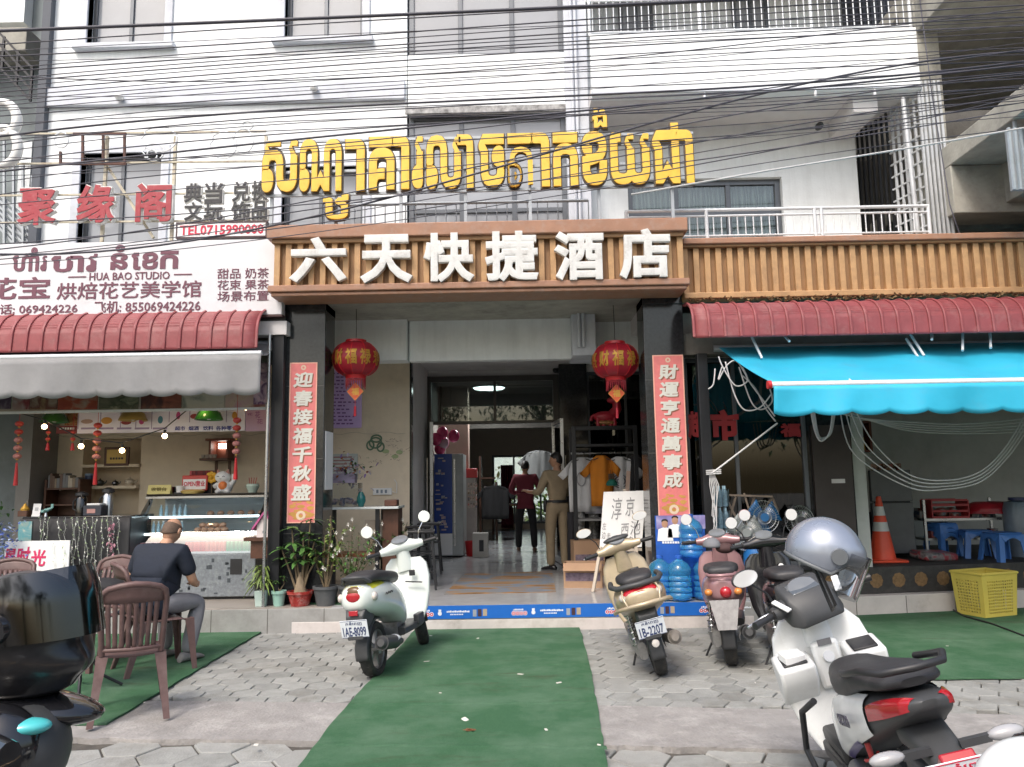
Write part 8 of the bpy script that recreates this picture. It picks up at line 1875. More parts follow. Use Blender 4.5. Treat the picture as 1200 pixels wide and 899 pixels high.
off = person('man in khaki uniform with a black belt, seen from behind, head turned left', G(655, 668, PZ), R(24), J, KHK, KHK, BLACK_GL, R(52), 0, 1.55, s=1.0, shirt_w=1.0)
MB().box(-.20,-.14,.02,.09,.86,1.04).build('radio_pouch', BLACK_PL, off, bevel=.01)
J = dict(stand); J.update(lel=(-.30,.02,1.15), lwr=(-.14,.20,1.10), lpalm=(-.07,.24,1.10), rel=(.30,.02,1.15), rwr=(.14,.20,1.10), rpalm=(.07,.24,1.10), lan=(-.15,0,.09), ran=(.16,0,.09), lkn=(-.14,.02,.5), rkn=(.14,.02,.5), head=(.0,.05,1.63))
person('man in a maroon shirt and black trousers standing with his back turned', G(617, 646, PZ), R(-5), J, MARO, BLKT, mat('brown_shoes', (.10,.05,.03), .5), R(-12), R(-12), 1.75, belt=False, s=.99, shirt_w=1.12)
sit = dict(floor=(0,0,-.0), pelvis=(0,0,.56), waist=(0,.06,.69), chest=(0,.13,.87), neck0=(0,.18,.99), neck=(0,.21,1.04), top=(0,.235,1.09), head=(0,.26,1.125), lhip=(-.10,.04,.52), rhip=(.10,.04,.52), lkn=(-.16,.43,.52), rkn=(.19,.42,.50), lan=(-.12,.38,.09), ran=(.18,.30,.09), ltoe=(-.13,.6,0), rtoe=(.22,.5,0),
 lsh=(-.205,.14,.95), rsh=(.205,.14,.95), lel=(-.31,.14,.70), rel=(.27,.22,.69), lwr=(-.20,.38,.63), rwr=(.16,.42,.64), lpalm=(-.15,.44,.64), rpalm=(.10,.47,.65))
person('balding man in a navy polo shirt sitting with his back to the camera', (-3.34, 7.0, .021), R(-14), sit, NAVYC, GREYT, mat('worn_shoes', (.22,.21,.20), .7, var=.3), R(4), R(-30), .8, bald=True, belt=False, s=1.04, shirt_w=1.14)
# ---------------------------------------------------------------- scooters; local x forward, y left, z up, origin under the rear axle
def sring(x, zc, hw, hh, p=2.6, n=24, tilt=0):
 o = []
 for i in range(n):
  a = 2*PI*i/n; c, s_ = math.cos(a), math.sin(a); o.append(Vector((x, hw*math.copysign(abs(c)**(2/p), c), zc + hh*math.copysign(abs(s_)**(2/p), s_))))
 return o
def body_loft(secs, p=2.6, k=3):
 """smooth loft through (x, zc, half width, half height) sections"""
 rings = []
 for i in range(len(secs) - 1):
  p0, p1, p2, p3 = secs[max(i-1,0)], secs[i], secs[i+1], secs[min(i+2, len(secs)-1)]
  for j in range(k):
   t = j/k; rings.append(sring(*[.5*((2*b) + (c-a)*t + (2*a-5*b+4*c-d)*t*t + (3*b-a-3*c+d)*t**3) for a, b, c, d in zip(p0, p1, p2, p3)], p))
 rings.append(sring(*secs[-1], p)); return MB().loft(rings)
def patch(secs, x0, x1, a0, a1, off, p=2.6, nx=14, na=10, shape=None):
 """panel lying on the loft between two angles (degrees; 0 = left, 90 = top)"""
 def at(x):
  for a, b in zip(secs, secs[1:]):
   if a[0] <= x <= b[0]: t = (x-a[0])/(b[0]-a[0]); return [q + (w_-q)*t for q, w_ in zip(a, b)]
  return secs[0] if x < secs[0][0] else secs[-1]
 def fn(u, v):
  x = x0 + (x1-x0)*u; s_ = at(x); A0, A1 = (a0, a1) if shape is None else shape(u); a = R(A0 + (A1-A0)*v); c, q = math.cos(a), math.sin(a)
  return Vector((x, (s_[2]+off)*math.copysign(abs(c)**(2/p), c), s_[1] + (s_[3]+off)*math.copysign(abs(q)**(2/p), q)))
 return MB().grid(fn, nx, na)
REAR = Matrix(((0,1,0,0),(-1,0,0,0),(0,0,1,0),(0,0,0,1)))        # text plane seen from behind -> local
LEFT = Matrix(((-1,0,0,0),(0,-1,0,0),(0,0,1,0),(0,0,0,1)))       # text plane seen from the left side
LENS_R = mat('red_lens', (.36,.012,.02), .12, var=.1, coat=.5); LENS_O = mat('amber_lens', (.55,.20,.04), .15, coat=.5); LENS_C = mat('clear_lens', (.55,.50,.46), .15, coat=.5)
DKG = mat('dark_grey_plastic', (.045,.047,.05), .5, var=.2, bump=.04, bs=180); SEATM = mat('seat_vinyl', (.028,.028,.031), .5, var=.15, bump=.12, bs=160, dirt=(.12,.12,.12), da=.35, ds=7)
NAVP = mat('plate_navy', (.03,.05,.14), .5, var=0); PLT = mat('plate_white', (.66,.70,.74), .4, var=.04)
def wheel(P, x, name='wheel', r=.225, m=None, Rs=None, rim=None):
 T = (Rs or Matrix.Identity(4)); w_ = .055
 tp = [(r-.065, -w_*.75),(r-.04, -w_),(r-.012, -w_*.82),(r, -w_*.3),(r, w_*.3),(r-.012, w_*.82),(r-.04, w_),(r-.065, w_*.75)]
 mb = MB().lathe(tp, (x,0,r), 40, 'y')
 for k in range(26): a = k*2*PI/26; mb.obox((x + (r+.001)*math.cos(a), .018*(-1)**k, r + (r+.001)*math.sin(a)), (.012,.05,.004), Euler((0, -a + PI/2, .5*(-1)**k)))
 t = mb.xf(T).build('tyre', RUBBER, P, smooth=40)
 mb = MB().lathe([(r-.066, -.04),(r-.075, -.03),(r-.075, .03),(r-.066, .04)], (x,0,r), 36, 'y'); mb.cyl((x,-.06,r), (x,.06,r), .045, n=16)
 for k in range(5): a = k*2*PI/5; mb.bar((x + .03*math.cos(a), 0, r + .03*math.sin(a)), (x + (r-.07)*math.cos(a), 0, r + (r-.07)*math.sin(a)), .03, .04, up=(0,1,0))
 mb.xf(T).build('rim', rim or ALU, P, smooth=40)
def scooter(label, loc, head_deg, lean, steer, C, style, name='scooter', cat='scooter', dirty=False, plate=None, mirror=None):
 M = Matrix.Translation(loc) @ Matrix.Rotation(R(head_deg), 4, 'Z') @ Matrix.Rotation(R(-lean), 4, 'X')
 P = thing(name, label, cat, local=True, M=M); sharp = style == 'sharp'; p = 3.2 if sharp else 2.5; main, dark = C
 # steering turn about the raked head axis
 ax = Vector((-.45, 0, 1)).normalized(); pv = Vector((1.0, 0, .8)); RS = Matrix.Translation(pv) @ Matrix.Rotation(R(steer), 4, ax) @ Matrix.Translation(-pv)
 wheel(P, 0, 'wheel', .225); wheel(P, 1.25, 'wheel', .22, Rs=RS)
 tail = {'round': [(-.36,.70,.035,.035),(-.34,.69,.10,.085),(-.22,.675,.155,.125),(.0,.645,.18,.145),(.25,.60,.175,.155),(.45,.52,.15,.15),(.58,.44,.12,.12),(.64,.40,.09,.09)],
   'sharp': [(-.47,.845,.03,.015),(-.43,.83,.085,.035),(-.30,.785,.12,.062),(-.1,.715,.148,.095),(.15,.635,.16,.13),(.38,.55,.155,.15),(.52,.47,.14,.14),(.58,.42,.12,.11)],
   'wide': [(-.42,.70,.04,.04),(-.38,.70,.13,.075),(-.24,.69,.185,.115),(.0,.65,.19,.14),(.25,.60,.175,.15),(.45,.52,.15,.15),(.58,.44,.12,.12),(.64,.40,.09,.09)]}[style]
 if not sharp: tail = [(x, z - .006, hw*(1.13 if style == 'wide' else 1.0), hh*1.05) for x, z, hw, hh in tail]
 body_loft(tail, p).build('tail_body', dark if sharp else main, P, smooth=50)
 zs = .0 if not sharp else .03
 seat = [(-.30,.815+zs,.05,.02),(-.26,.825+zs,.12,.04),(-.05,.825+zs,.15,.055),(.18,.795+zs,.145,.055),(.38,.775+zs,.12,.05),(.52,.755+zs,.085,.045),(.57,.73+zs,.05,.035)] if not sharp else [(-.37,.895,.05,.015),(-.30,.885,.12,.028),(-.08,.848,.152,.045),(.10,.79,.158,.068),(.30,.745,.145,.078),(.48,.715,.11,.085),(.56,.66,.08,.07)]
 body_loft(seat, 2.8).build('seat', SEATM, P, smooth=60)
 # floorboard, legshield, nose
 mb = MB(); mb.loft([sring(x, .285, hw, .035, 6) for x, hw in ((.40,.15),(.60,.165),(.85,.165),(.95,.15))]); mb.build('floorboard', dark if not sharp else BLACK_PL, P, smooth=30)
 LSW = 1.0 if not sharp else 1.14
 ls = [(.27,.90,.05,.15),(.40,.945,.055,.20),(.55,.98,.06,.225),(.70,1.0,.06,.23),(.82,1.01,.055,.205),(.90,1.015,.045,.15)]
 if style == 'round': ls[-1] = (.88,1.01,.045,.15)
 rings = []
 for z, xc, hd, hw in ls:
  rings.append([Vector((xc + (hd*(1.7 if math.cos(2*PI*i/28) > 0 else .55))*math.copysign(abs(math.cos(2*PI*i/28))**.75, math.cos(2*PI*i/28)), hw*LSW*math.copysign(abs(math.sin(2*PI*i/28))**.7, math.sin(2*PI*i/28)), z)) for i in range(28)])
 MB().loft(rings).build('leg_shield', main, P, smooth=50, bevel=0)
 MB().lathe([(.235,-.065),(.255,-.05),(.262,0),(.255,.05),(.235,.065)], (1.25,0,.22), 20, 'y', R(20), R(150)).xf(RS).build('front_mudguard', main, P, smooth=50, solid=.006)
 mb = MB(); [mb.tube([(1.02, sy*.05, .62),(1.14, sy*.075, .40),(1.25, sy*.075, .22)], .018, 10) for sy in (-1,1)]; mb.xf(RS).build('fork', DKG, P, smooth=40)
 nk = MB(); nk.loft([[Vector((xc + hd*math.cos(k*PI/8), hw*math.sin(k*PI/8), z)) for k in range(16)] for xc, z, hd, hw in ((.985,.98,.055,.085),(.985,.92,.05,.065),(.99,.84,.05,.075),(1.0,.76,.05,.09))]); nk.xf(RS).build('steering_neck', main, P, smooth=60)
 # steering head: cover, grips, levers, mirrors, clock
 hc = [(-.21,.935,.985,.034),(-.15,.955,.985,.046),(-.08,.985,.995,.068),(0,.995,1.0,.078),(.08,.985,.995,.068),(.15,.955,.985,.046),(.21,.935,.985,.034)]
 mb = MB().loft([[Vector((x + r_*1.1*math.cos(k*PI/8), y, z + r_*.95*math.sin(k*PI/8))) for k in range(16)] for y, x, z, r_ in hc]); mb.xf(RS).build('handlebar_cover', main if style != 'sharp' else dark, P, smooth=60)
 MB().lathe([(0,.0),(.06,0),(.068,.008),(.06,.018),(0,.022)], n=22).xf(RS @ Matrix.Translation((.955,0,1.055)) @ Matrix.Rotation(R(-38), 4, 'Y') @ Matrix.Diagonal((.9,1.25,1,1))).build('instrument_dial', mat('dial_grey', (.16,.17,.18), .2, coat=.5), P, smooth=40)
 MB().sph((1.075,0,.985), (.025,.075,.055), 16, 10).xf(RS).build('headlamp', LENS_C, P, smooth=60)
 for sy in (-1, 1):
  MB().cyl((.932, sy*.215, .985), (.88, sy*.345, .985), .0185, .020, 12).xf(RS).build('grip', BLACK_PL, P, smooth=40)
  mb = MB(); mb.obox((.94, sy*.205, .99), (.055,.035,.05)); mb.xf(RS).build('switch_box', main if style == 'wide' else BLACK_PL, P, bevel=.008)
  MB().tube([(.965, sy*.20, .99),(.985, sy*.25, .985),(.95, sy*.36, .975)], [.008,.006,.006], 6).xf(RS).build('brake_lever', STEEL, P, smooth=60)
  st = MB().tube([(.95, sy*.175, 1.01),(.93, sy*.20, 1.10),(.93, sy*.27, 1.185)], .006, 6).xf(RS).build('mirror_stem', CHROME if style == 'round' and mirror is None else BLACK_PL, P, smooth=60)
  rr = (.058,.058) if style == 'round' else (.075,.043); MB().sph((.925, sy*.285, 1.215), (.014, rr[0], rr[1]), 20, 10).xf(RS).build('mirror_shell', main if mirror is None else mirror, st, smooth=60)
  MB().lathe([(0,0),(.92,0)], n=26, axis='z').xf(RS @ Matrix.Translation((.9085, sy*.285, 1.215)) @ Matrix.Rotation(R(-90), 4, 'Y') @ Matrix.Diagonal((rr[1], rr[0], 1, 1))).build('mirror_glass', mat('glare_painted_mirror', (.92,.94,.95), .12, .45, var=0), st)  # pale diffuse base paints a bright reflection into the glass
 for sy in (-1, 1): MB().tube([(.965, sy*.20, .985),(1.03, sy*.15, 1.02 - .02*sy),(1.02, sy*.07, .93),(1.0, sy*.03, .80)], .005, 6).xf(RS).build('control_cable', BLACK_PL, P, smooth=180)
 mb = MB(); mb.tube([(-.02 + .05*k/40 + .030*math.cos(k*.9), .135 + .030*math.sin(k*.9), .27 + .27*k/40) for k in range(41)], .006, 5); mb.cyl((-.02,.135,.24),(.03,.135,.58),.012); mb.build('shock_absorber', mat('spring_red', (.30,.03,.03), .4) if style == 'sharp' else STEEL, P, smooth=60)
 # engine, exhaust, hugger, plate holder
 mb = MB(); mb.loft([sring(x, z, hw, hh, 3) for x, z, hw, hh in ((-.08,.235,.035,.07),(.05,.25,.06,.10),(.25,.27,.075,.095),(.45,.30,.06,.07))]); mb.xf(Matrix.Translation((0,.10,0)));
 for k in range(5): mb.obox((.40 + .025*k, 0, .30), (.010,.17,.13))
 mb.build('engine', ALU, P, smooth=40)
 mb = MB().cyl((.32,-.13,.22),(.10,-.155,.255),.028,.05,16); mb.cyl((.10,-.155,.255),(-.24,-.17,.31),.056,.058,18); mb.cyl((-.24,-.17,.31),(-.27,-.171,.316),.05,.03,18); mb.build('muffler', DKG if not dirty else mat('dusty_muffler', (.20,.18,.16), .8, var=.3), P, smooth=40)
 MB().lathe([(.062,0),(.066,.01),(.066,.16),(.062,.17)], n=12, a0=R(-60), a1=R(110)).xf(Matrix.Translation((.12,-.155,.252)) @ Matrix.Rotation(R(-97), 4, 'Y')).build('heat_shield', WHITE_PL if style == 'round' else DKG, P, smooth=40, solid=.003)
 mb = MB(); mb.lathe([(.245,-.06),(.26,-.045),(.262,.045),(.245,.06)], (0,0,.225), 16, 'y', R(75), R(190)); mb.build('rear_mudguard', DKG, P, smooth=40, solid=.005)
 mb = MB().tube([(.34,.10,.22),(.33,.16,.12),(.31,.22,.012)], .010, 8); mb.build('side_stand', BLACK_MET, P, smooth=40)
 hx = -.36 if not sharp else -.47; mb = MB(); mb.loft([[Vector((x, y*w_, z)) for y, z in ((1, z0),(-1, z0),(-1, z1),(1, z1))] for x, w_, z0, z1 in ((hx + .22, .085, .50, .64),(hx + .04, .085, .42, .60),(hx, .07, .36, .55))]); mb.build('plate_bracket', DKG, P, bevel=.01)
 TP = (Matrix.Translation((hx - .012, 0, .455)) if not sharp else Matrix.Translation((-.615, 0, .65))) @ Matrix.Rotation(R(-14), 4, 'Y')
 if plate:
  t1, t2, ink, wd = plate; mb = MB().obox((0,0,0), (.006, wd*2, .145)); mb.xf(TP); pl_ = mb.build('number_plate', PLT, P, bevel=.003)
  mb = MB(); text_on(mb, t2, -wd + .018, wd - .018, -.06, .018, 0, .018, .002, to=TP @ Matrix.Translation((-.0035,0,0)) @ REAR); text_on(mb, t1, -wd*.6, wd*.6, .030, .063, 0, .004, .002, to=TP @ Matrix.Translation((-.0035,0,0)) @ REAR); mb.build('plate_lettering', ink, pl_)
  mb = MB()
  for a, b, c, d in ((-wd+.004,wd-.004,-.0695,-.066),(-wd+.004,wd-.004,.066,.0695)): mb.box(-.0042,-.0032,a,b,c,d)
  mb.xf(TP); mb.build('plate_border', ink, pl_)
 return P, tail, RS, p
WHITE_P = mat('white_paint', (.66,.71,.68), .22, var=.03, coat=.5, dirt=(.55,.56,.50), da=.2, ds=5); GOLD_P = mat('champagne_paint', (.44,.36,.245), .35, .25, var=.08, coat=.3, dirt=(.27,.23,.18), da=.55, ds=6)
PINK_P = mat('dusty_pink_paint', (.30,.165,.175), .3, .2, var=.08, coat=.4, dirt=(.24,.17,.16), da=.4, ds=6); BLK_P = mat('black_paint', (.014,.014,.016), .15, var=.1, coat=.6); DUST = mat('dusty_grey_plastic', (.14,.128,.115), .8, var=.25, vs_=12)
# 1 white moped
c = G(440, 793); W_, tl, RS, p = scooter('white moped with a round red tail light and yellow stripe', c, 80, 5, 24, (WHITE_P, DKG), 'round', 'moped', 'moped', plate=('ភនំេពញ', '1AE-8099', NAVP, .115))
patch(tl, -.345, .02, 20, 160, .004, p, 14, 16, lambda u: (90 - 66*(1-.35*u), 90 + 66*(1-.35*u))).build('yellow_stripe', mat('lime_yellow', (.55,.55,.04), .3, coat=.4), W_, smooth=60)
MB().sph((-.335,-.0,.70), (.035,.078,.060), 22, 12).build('tail_light', LENS_R, W_, smooth=60); MB().sph((-.332,0,.725), (.033,.078,.055), 22, 12).build('tail_light_hood', mat('black_orange_trim', (.10,.045,.01), .3), W_, smooth=60)
for sy in (-1,1): MB().sph((-.255, sy*.148, .685), (.04,.022,.036), 14, 8).build('turn_signal', LENS_C, W_, smooth=60)
MB().obox((-.372,0,.575), (.014,.075,.04)).build('reflector', LENS_R, W_, bevel=.004)
mb = MB(); mb.tube([(-.26,.12,.80),(-.33,.09,.845),(-.345,0,.85),(-.33,-.09,.845),(-.26,-.12,.80)], .014, 10); mb.build('grab_rail', DKG, W_, smooth=60)
mb = MB(); text_on(mb, 'Grand Filano'[:0] or '~~~', -.09,.09,-.012,.012,0,.004,.002, to=Matrix.Translation((-.02,-.186,.68)) @ Matrix(((1,0,0,0),(0,1,0,0),(0,0,1,0),(0,0,0,1)))); mb.build('side_script', DKG, W_)
mb = MB(); mb.obox((.915,-.085,.74), (.012,.06,.055)); mb.build('ignition_panel', BLACK_PL, W_, bevel=.006); mb = MB(); mb.obox((.90,-.10,.655), (.02,.17,.012), Euler((R(6),0,0))); mb.build('pocket_slot', BLACK_PL, W_, bevel=.004); MB().obox((.80,-.155,.33), (.16,.06,.10)).build('foot_vent', DKG, W_, bevel=.012)
# 2 champagne scooter
c = G(776, 790); D_, tl, RS, p = scooter('dusty champagne gold scooter leaning on its side stand', c, 87, 15, 4, (GOLD_P, DUST), 'wide', dirty=True, plate=('ភនំេពញ', '1B-2207', NAVP, .115), mirror=GOLD_P)
patch(tl, -.41, -.33, 30, 150, .006, p, 6, 16).build('tail_light', LENS_R, D_, smooth=60); MB().obox((-.405,0,.655), (.02,.11,.035)).build('reflector', LENS_R, D_, bevel=.005)
for sy in (-1,1): MB().sph((-.33, sy*.145, .72), (.07,.035,.035), 14, 8).build('turn_signal', LENS_C, D_, smooth=60)
mb = MB(); mb.tube([(.05,.20,.80),(-.15,.21,.80),(-.33,.17,.80),(-.40,.0,.805),(-.33,-.17,.80),(-.15,-.21,.80),(.05,-.20,.80)], .022, 10); mb.build('grab_rail', DKG, D_, smooth=60)
mb = MB(); mb.tube([(-.20,.235,.60),(-.36,.21,.64),(-.46,.1,.66),(-.47,0,.66),(-.46,-.1,.66),(-.36,-.21,.64),(-.20,-.235,.60)], .017, 10); [mb.tube([(-.3, sy*.13, .80),(-.42, sy*.15, .74),(-.44, sy*.13, .66)], .008, 8) for sy in (-1,1)]; mb.build('guard_bar', GOLD_P, D_, smooth=60)
MB().obox((.92,-.08,.72), (.03,.09,.10)).build('glove_pocket', BLACK_PL, D_, bevel=.01); MB().sph((.965,0,1.07), (.05,.13,.03), 16, 8).xf(RS).build('dial_hood', DKG, D_, smooth=60); MB().lathe([(0,0),(.032,.0),(.028,.012),(0,.014)], n=16).xf(Matrix.Translation((-.385,0,.335)) @ Matrix.Rotation(R(-75), 4, 'Y')).build('mudguard_badge', mat('dull_silver', (.4,.38,.36), .5, .5), D_)
# 3 pink, 4 black
c = G(858, 779); K_, tl, RS, p = scooter('dusty pink scooter with a grey cap lying on the left handlebar', c, 76, 4, 0, (PINK_P, DKG), 'round')
MB().sph((-.345,-.02,.66), (.05,.05,.05), 16, 10).build('tail_light', LENS_R, K_, smooth=60)
for sy in (-1,1): MB().sph((-.33, sy*.12, .66), (.04,.035,.03), 12, 8).build('turn_signal', LENS_O, K_, smooth=60)
mb = MB().prism([(-.12,.60),(.12,.60),(.075,.36),(-.075,.36)], 'yz', -.385, -.372); mb.build('bare_plate_holder', mat('dusty_steel_plate', (.33,.32,.32), .6, var=.2, vs_=20), K_); mb = MB(); mb.tube([(-.26,.12,.80),(-.36,.10,.80),(-.40,0,.80),(-.36,-.10,.80),(-.26,-.12,.80)], .015, 10); mb.build('grab_rail', PINK_P, K_, smooth=60)
MB().lathe([(0,0),(.024,0),(.022,.006),(0,.007)], n=18).xf(Matrix.Translation((.915,-.10,.74)) @ Matrix.Rotation(R(-95), 4, 'Y')).build('shield_badge', WHITE_PL, K_)
HC = thing('peaked_hat', 'grey peaked cap hung over the pink scooter handlebar', 'cap', U(834, 640, 7.55)); q = U(834, 640, 7.55); mb = MB(); mb.sph(q, (.085,.10,.085), 18, 8, None, None, -.1, 1); mb.build('crown', mat('grey_cap_cloth', (.16,.165,.18), .85), HC, smooth=180); mb = MB(); mb.sph(q + Vector((.12,-.02,-.02)), (.09,.07,.05), 14, 8); mb.build('peak', mat('cap_dark_lining', (.06,.03,.03), .8), HC, smooth=180)
B_, tl, RS, p = scooter('gloss black scooter half hidden behind the white scooter', G(936, 790), 80, 5, 6, (BLK_P, DKG), 'round', mirror=BLK_P)
MB().lathe([(0,0),(.026,0),(.024,.006),(0,.007)], n=18).xf(Matrix.Translation((.915,-.11,.76)) @ Matrix.Rotation(R(-95), 4, 'Y')).build('shield_badge', WHITE_PL, B_)
# 5 the big white scooter in front, right
HX = Vector((1.645, 3.22, 0)); WH2 = mat('white_panel_paint', (.76,.775,.77), .25, var=.03, coat=.4, dirt=(.5,.49,.47), da=.3, ds=9)
Q_, tl, RS, p = scooter('large white scooter with dark seat nearest the camera at the right', HX, 84, 14, 14, (WH2, DKG), 'sharp', plate=('ភនំេពញ', 'រាជ 2', RED_INK, .13), mirror=BLACK_PL)
for a0, a1, sg in ((-38, 34, 1), (218, 146, -1)):
 sp = patch(tl, -.14, .54, a0, a1, .010, p, 16, 10, lambda u, sg=sg: ((-30 - 20*u, 52 - 30*u*u) if sg > 0 else (210 + 20*u, 128 + 30*u*u))); sp.build('side_panel', WH2, Q_, smooth=60)
 pp = patch(tl, .08, .46, 0, 0, .013, p, 12, 5, lambda u, sg=sg: ((-44 - 12*u, -26 - 14*u) if sg > 0 else (224 + 12*u, 206 + 14*u))); pp.build('purple_accent', mat('violet_panel', (.085,.06,.22), .3, coat=.4), Q_, smooth=60)
 patch(tl, -.45, -.16, 0, 0, .008, p, 14, 6, lambda u, sg=sg: ((-8 + 6*u, 62 - 44*u) if sg > 0 else (188 - 6*u, 118 + 44*u))).build('tail_light', LENS_R, Q_, smooth=60)
mb = MB(); text_on(mb, 'CLICK160', -.15, .15, -.024, .024, 0, .03, .003, to=Matrix.Translation((.115,.181,.655)) @ Matrix.Rotation(R(15), 4, 'Y') @ Matrix.Rotation(R(-4), 4, 'Z') @ LEFT, shear=.15); mb.build('side_lettering', mat('model_ink', (.05,.05,.08), .4), Q_)
mb = MB(); mb.tube([(.02,.15,.865),(-.12,.165,.90),(-.28,.155,.945),(-.40,.11,.955),(-.415,0,.955),(-.40,-.11,.955),(-.28,-.155,.945),(-.12,-.165,.90),(.02,-.15,.865)], .014, 10); mb.build('grab_rail', BLACK_PL, Q_, smooth=60)
mb = MB(); mb.loft([sring(x, z, w_, h_, 3) for x, z, w_, h_ in ((-.26,.70,.085,.06),(-.42,.675,.07,.04),(-.54,.63,.06,.035),(-.60,.60,.055,.03))]); mb.build('rear_fender', DKG, Q_, smooth=40)
MB().obox((-.56,0,.685), (.05,.115,.05), Euler((0,R(45),0))).build('brake_lens', LENS_R, Q_, bevel=.008); mb = MB(); text_on(mb, 'HONDA', -.045,.045,-.009,.009,0,.02,.002, to=Matrix.Translation((-.59,0,.680)) @ Matrix.Rotation(R(45), 4, 'Y') @ REAR); mb.build('fender_lettering', WHITE_PL, Q_)
for sy in (-1,1): sg_ = MB().bar((-.47, sy*.05, .70), (-.48, sy*.15, .705), .025, .025).build('signal_stalk', DKG, Q_); MB().sph((-.485, sy*.20, .71), (.028,.062,.024), 14, 8).build('turn_signal', mat('smoky_lens', (.33,.33,.34), .15, coat=.5), sg_, smooth=60)
# dash, inner fairing pockets, ignition, floor tray
mb = MB(); mb.loft([[Vector((x, y*w_, z)) for y, z in ((1, z0),(-1, z0),(-.8, z1),(.8, z1))] for x, w_, z0, z1 in ((.84,.12,.88,.93),(.90,.16,.90,1.04),(1.02,.15,.95,1.10),(1.10,.08,.98,1.08))]); mb.xf(RS).build('dash_cowl', DKG, Q_, bevel=.015); mb = MB().obox((.945,0,1.063), (.09,.16,.008), Euler((0,R(-27),0))); mb.xf(RS).build('lcd_display', mat('lcd_grey', (.09,.10,.11), .12, coat=.6), Q_, bevel=.004)
for sy in (-1,1): mb = MB().obox((.90, sy*.165, 1.02), (.10,.035,.012), Euler((0,R(-35), sy*.5))); mb.xf(RS).build('dash_trim', WHITE_PL, Q_, bevel=.004)
for sy in (-1,1):
 y0, y1 = (.085,.275) if sy > 0 else (-.275,-.085)
 MB().prism([(.82,.70),(1.0,.745),(1.0,.50),(.96,.49),(.835,.62)], 'xz', y0, y1).build('inner_pocket', WH2, Q_, bevel=.018, seg=3)
 MB().obox((.90, (y0+y1)/2, .7265), (.12,.125,.012), Euler((0,R(-14),0))).build('pocket_opening', BLACK_PL, Q_, bevel=.01)
MB().obox((.89,.18,.742), (.09,.11,.04), Euler((.1,-.2,.2))).build('paper_packet', PAPER, Q_, bevel=.004)
mb = MB().obox((.925,0,.66), (.05,.14,.24)); mb.build('key_panel', WH2, Q_, bevel=.02); MB().cyl((.90,0,.70),(.885,0,.705),.028,n=18).build('ignition_lock', STEEL, Q_, smooth=40); MB().obox((.897,0,.775), (.008,.07,.03)).build('warning_sticker', mat('grey_sticker', (.16,.16,.17), .5), Q_); mb = MB().tube([(.88,0,.60),(.86,.0,.585),(.85,.03,.58)], .010, 8); mb.build('bag_hook', BLACK_PL, Q_)
mb = MB(); mb.tube([(.60,.19,.60),(.74,.235,.52),(.86,.25,.30),(.60,.25,.17),(.42,.22,.17)], .016, 10); mb.build('crash_bar', BLACK_MET, Q_, smooth=60); MB().box(.50,.86,-.15,.15,.321,.40).build('foot_mat', BLACK_PL, Q_, bevel=.02)
# silver open-face helmet over its right mirror
SH_ = thing('silver_helmet', 'silver open face helmet with clear visor hung on the white scooter mirror', 'helmet', U(966, 648, 3.6), R(-20), local=True); HS_ = mat('silver_helmet_paint', (.27,.30,.36), .28, .45, var=.05, coat=.4)
TL = Euler((0, R(24), 0)).to_matrix()
def shell(u, v, k=1.0, cut=.0):
 a = u*2*PI; t = -.42 + (PI/2 + .42)*v; x, y, z = math.cos(t)*math.cos(a), math.cos(t)*math.sin(a), math.sin(t)
 if v < .55 and math.cos(a) > .35: z = z + (.40)*(1 - v/.55)*min(1, (math.cos(a)-.35)/.25);
 return TL @ Vector((.165*x*k, .135*y*k, .155*z*k))
MB().grid(lambda u, v: shell(u, v), 40, 18).build('helmet_shell', HS_, SH_, smooth=180, solid=.012); mb = MB(); mb.tube([shell(k/30, 0, 1.02) for k in range(30)], .010, 6, True); mb.build('edge_trim', mat('grey_trim', (.12,.13,.14), .5), SH_, smooth=60)
MB().grid(lambda u, v: TL @ Vector((.19*math.cos((u-.5)*2.1)*(1 + .05*v), .15*math.sin((u-.5)*2.1), .055 - .20*v)), 16, 6).build('visor', glass('grey_visor', (.62,.64,.66), .08), SH_, smooth=180)
for sy in (-1,1): MB().cyl(TL @ Vector((.055, sy*.130, .02)), TL @ Vector((.055, sy*.152, .02)), .038, .034, 20).build('visor_hinge', mat('hinge_grey', (.10,.11,.12), .35), SH_, smooth=40)
mb = MB(); mb.tube([TL @ Vector((.0,-.11,-.07)), Vector((.03,-.06,-.22)), Vector((.02,.02,-.26)), TL @ Vector((-.02,.10,-.08))], .008, 6); mb.build('chin_strap', BLACK_PL, SH_)
# 6 teal scooter at the lower left with a dark full-face helmet; 7 a mirror poking in at the lower right
TEAL = mat('teal_paint_gloss', (.08,.50,.52), .25, coat=.4); tq = Vector((-2.13, 1.52, 0)); T_, tl, RS, p = scooter('black scooter with teal trim at the lower left edge', tq, 14, 3, -12, (BLK_P, DKG), 'round', mirror=BLACK_PL)
MB().sph((.93,.05,1.035),(.07,.12,.035), 18, 10).xf(RS).build('cowl_trim', TEAL, T_, smooth=60)
MB().grid(lambda u, v: Vector((1.02 + .10*v - .25*((u-.5)**2)*1.2, (u-.5)*(.42 - .08*v), .93 + .13*v)), 16, 8).xf(RS).build('windscreen', glass('smoky_windscreen', (.62,.64,.60), .05), T_, smooth=180)
mb = MB(); mb.tube([(.98,-.20,1.0),(1.0,-.24,1.09),(1.06,-.34,1.13),(1.16,-.46,1.12)], [.010,.011,.016,.018], 10); mb.build('lever_guard', BLACK_GL, T_, smooth=60); MB().obox((1.08,-.385,1.135), (.05,.035,.025), Euler((0,0,-.8))).build('guard_reflector', WHITE_PL, T_, bevel=.004)
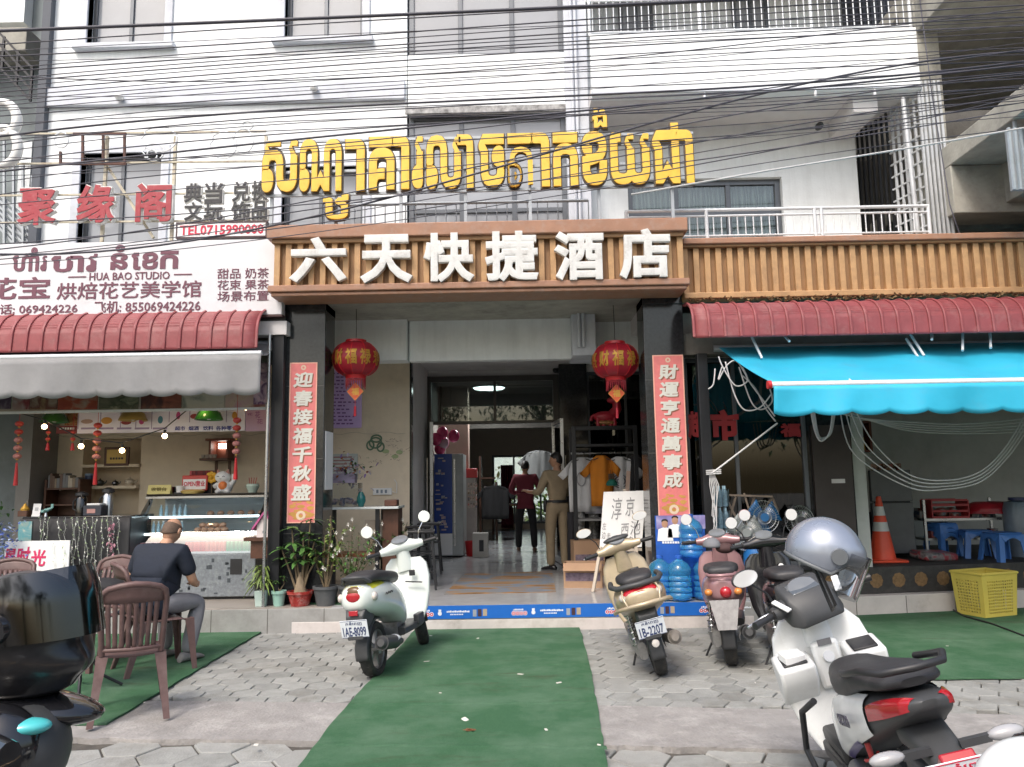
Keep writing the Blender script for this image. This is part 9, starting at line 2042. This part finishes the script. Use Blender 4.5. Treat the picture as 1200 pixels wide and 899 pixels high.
for o in [c for c in T_.children if c.name.startswith('mirror_stem')]:
 for c in list(o.children): bpy.data.objects.remove(c)
 bpy.data.objects.remove(o)
ti = T_.matrix_world.inverted()
for nm_, px, py, Y, rr, m in (('front_cowl', 14, 826, 1.78, (.20,.10,.040), BLACK_GL), ('side_cowl', 30, 882, 1.72, (.085,.10,.10), DKG), ('side_cowl', -10, 878, 1.66, (.10,.07,.09), BLACK_GL)):
 MB().sph(ti @ U(px, py, Y), rr, 24, 14, Euler((0, R(8), R(-8))).to_matrix()).build(nm_, m, T_, smooth=60)
MB().sph(ti @ U(30, 852, 1.665), (.05,.035,.018), 18, 10).build('cowl_trim', TEAL, T_, smooth=60)
KH = thing('black_helmet', 'glossy black full face helmet with raised smoky visor at the left edge', 'helmet', U(28, 742, 1.78), R(-6), local=True)
def fsh(u, v):
 a = u*2*PI; t = -1.0 + (PI/2 + 1.0)*v; x, y, z = math.cos(t)*math.cos(a), math.cos(t)*math.sin(a), math.sin(t); f = max(0, math.cos(a))
 k = 1 + (.22*f**2*math.exp(-((z+.55)/.28)**2)); dent = .12*f**1.5*math.exp(-((z+.02)/.24)**2); return Vector((.148*x*(k - dent), .125*y, .135*z - (.012 if z < -.7 else 0)))
MB().grid(fsh, 48, 26).build('helmet_shell', mat('helmet_black', (.014,.014,.016), .32, var=.3, vs_=40, coat=.25), KH, smooth=180, solid=.006)
MB().grid(lambda u, v: Vector(((.160 - .05*max(0, .4-v)**1.5)*math.cos((u-.5)*2.7), (.134 - .03*max(0, .4-v)**1.5)*math.sin((u-.5)*2.7), .125 - .135*v - .02*math.cos((u-.5)*2.7)*v)), 28, 12).xf(Matrix.Translation((.012,0,.004)) @ Matrix.Rotation(R(-10), 4, 'Y')).build('visor', glass('smoke_visor', (.07,.07,.08), .06, .1), KH, smooth=180)
for sy in (-1,1): MB().cyl((.035, sy*.120, .03), (.035, sy*.140, .03), .034, .03, 20).build('visor_hinge', BLACK_GL, KH, smooth=40)
mb = MB(); mb.grid(lambda u, v: Vector((.160*math.cos((u-.5)*1.7) - .02, .118*math.sin((u-.5)*1.7), -.035 - .02*v)), 16, 2); mb.build('chin_vent', DKG, KH, solid=.006)
mc = U(1222, 972, 1.70); X_, tl, RS7, p = scooter('white scooter outside the lower right corner carrying a white helmet on its seat', Vector((0,0,0)), -50, 2, 0, (WH2, DKG), 'round', mirror=BLACK_GL)
mw = X_.matrix_world @ Vector((-.02, 0, .875)); X_.matrix_world = Matrix.Translation(Vector((mc.x - mw.x, mc.y - mw.y, 0))) @ X_.matrix_world
WHL = thing('white_helmet', 'white helmet with black rim cut off at the lower right corner', 'helmet', (mc.x, mc.y, .885), local=True)
MB().sph((0,0,.045), (.125,.115,.12), 30, 14, None, None, -.3, 1).build('helmet_shell', WH2, WHL, smooth=180); mb = MB(); mb.tube([Vector((.124*math.cos(k*PI/18), .114*math.sin(k*PI/18), .012)) for k in range(36)], .014, 8, True); mb.build('black_rim', BLACK_GL, WHL, smooth=60)
mb = MB(); mb.tube([Vector((.0, -.117*math.cos(t), .045 + .122*math.sin(t))) for t in [k*PI/12 for k in range(13)]], .006, 6); mb.build('centre_stripe', BLACK_GL, WHL, smooth=60)
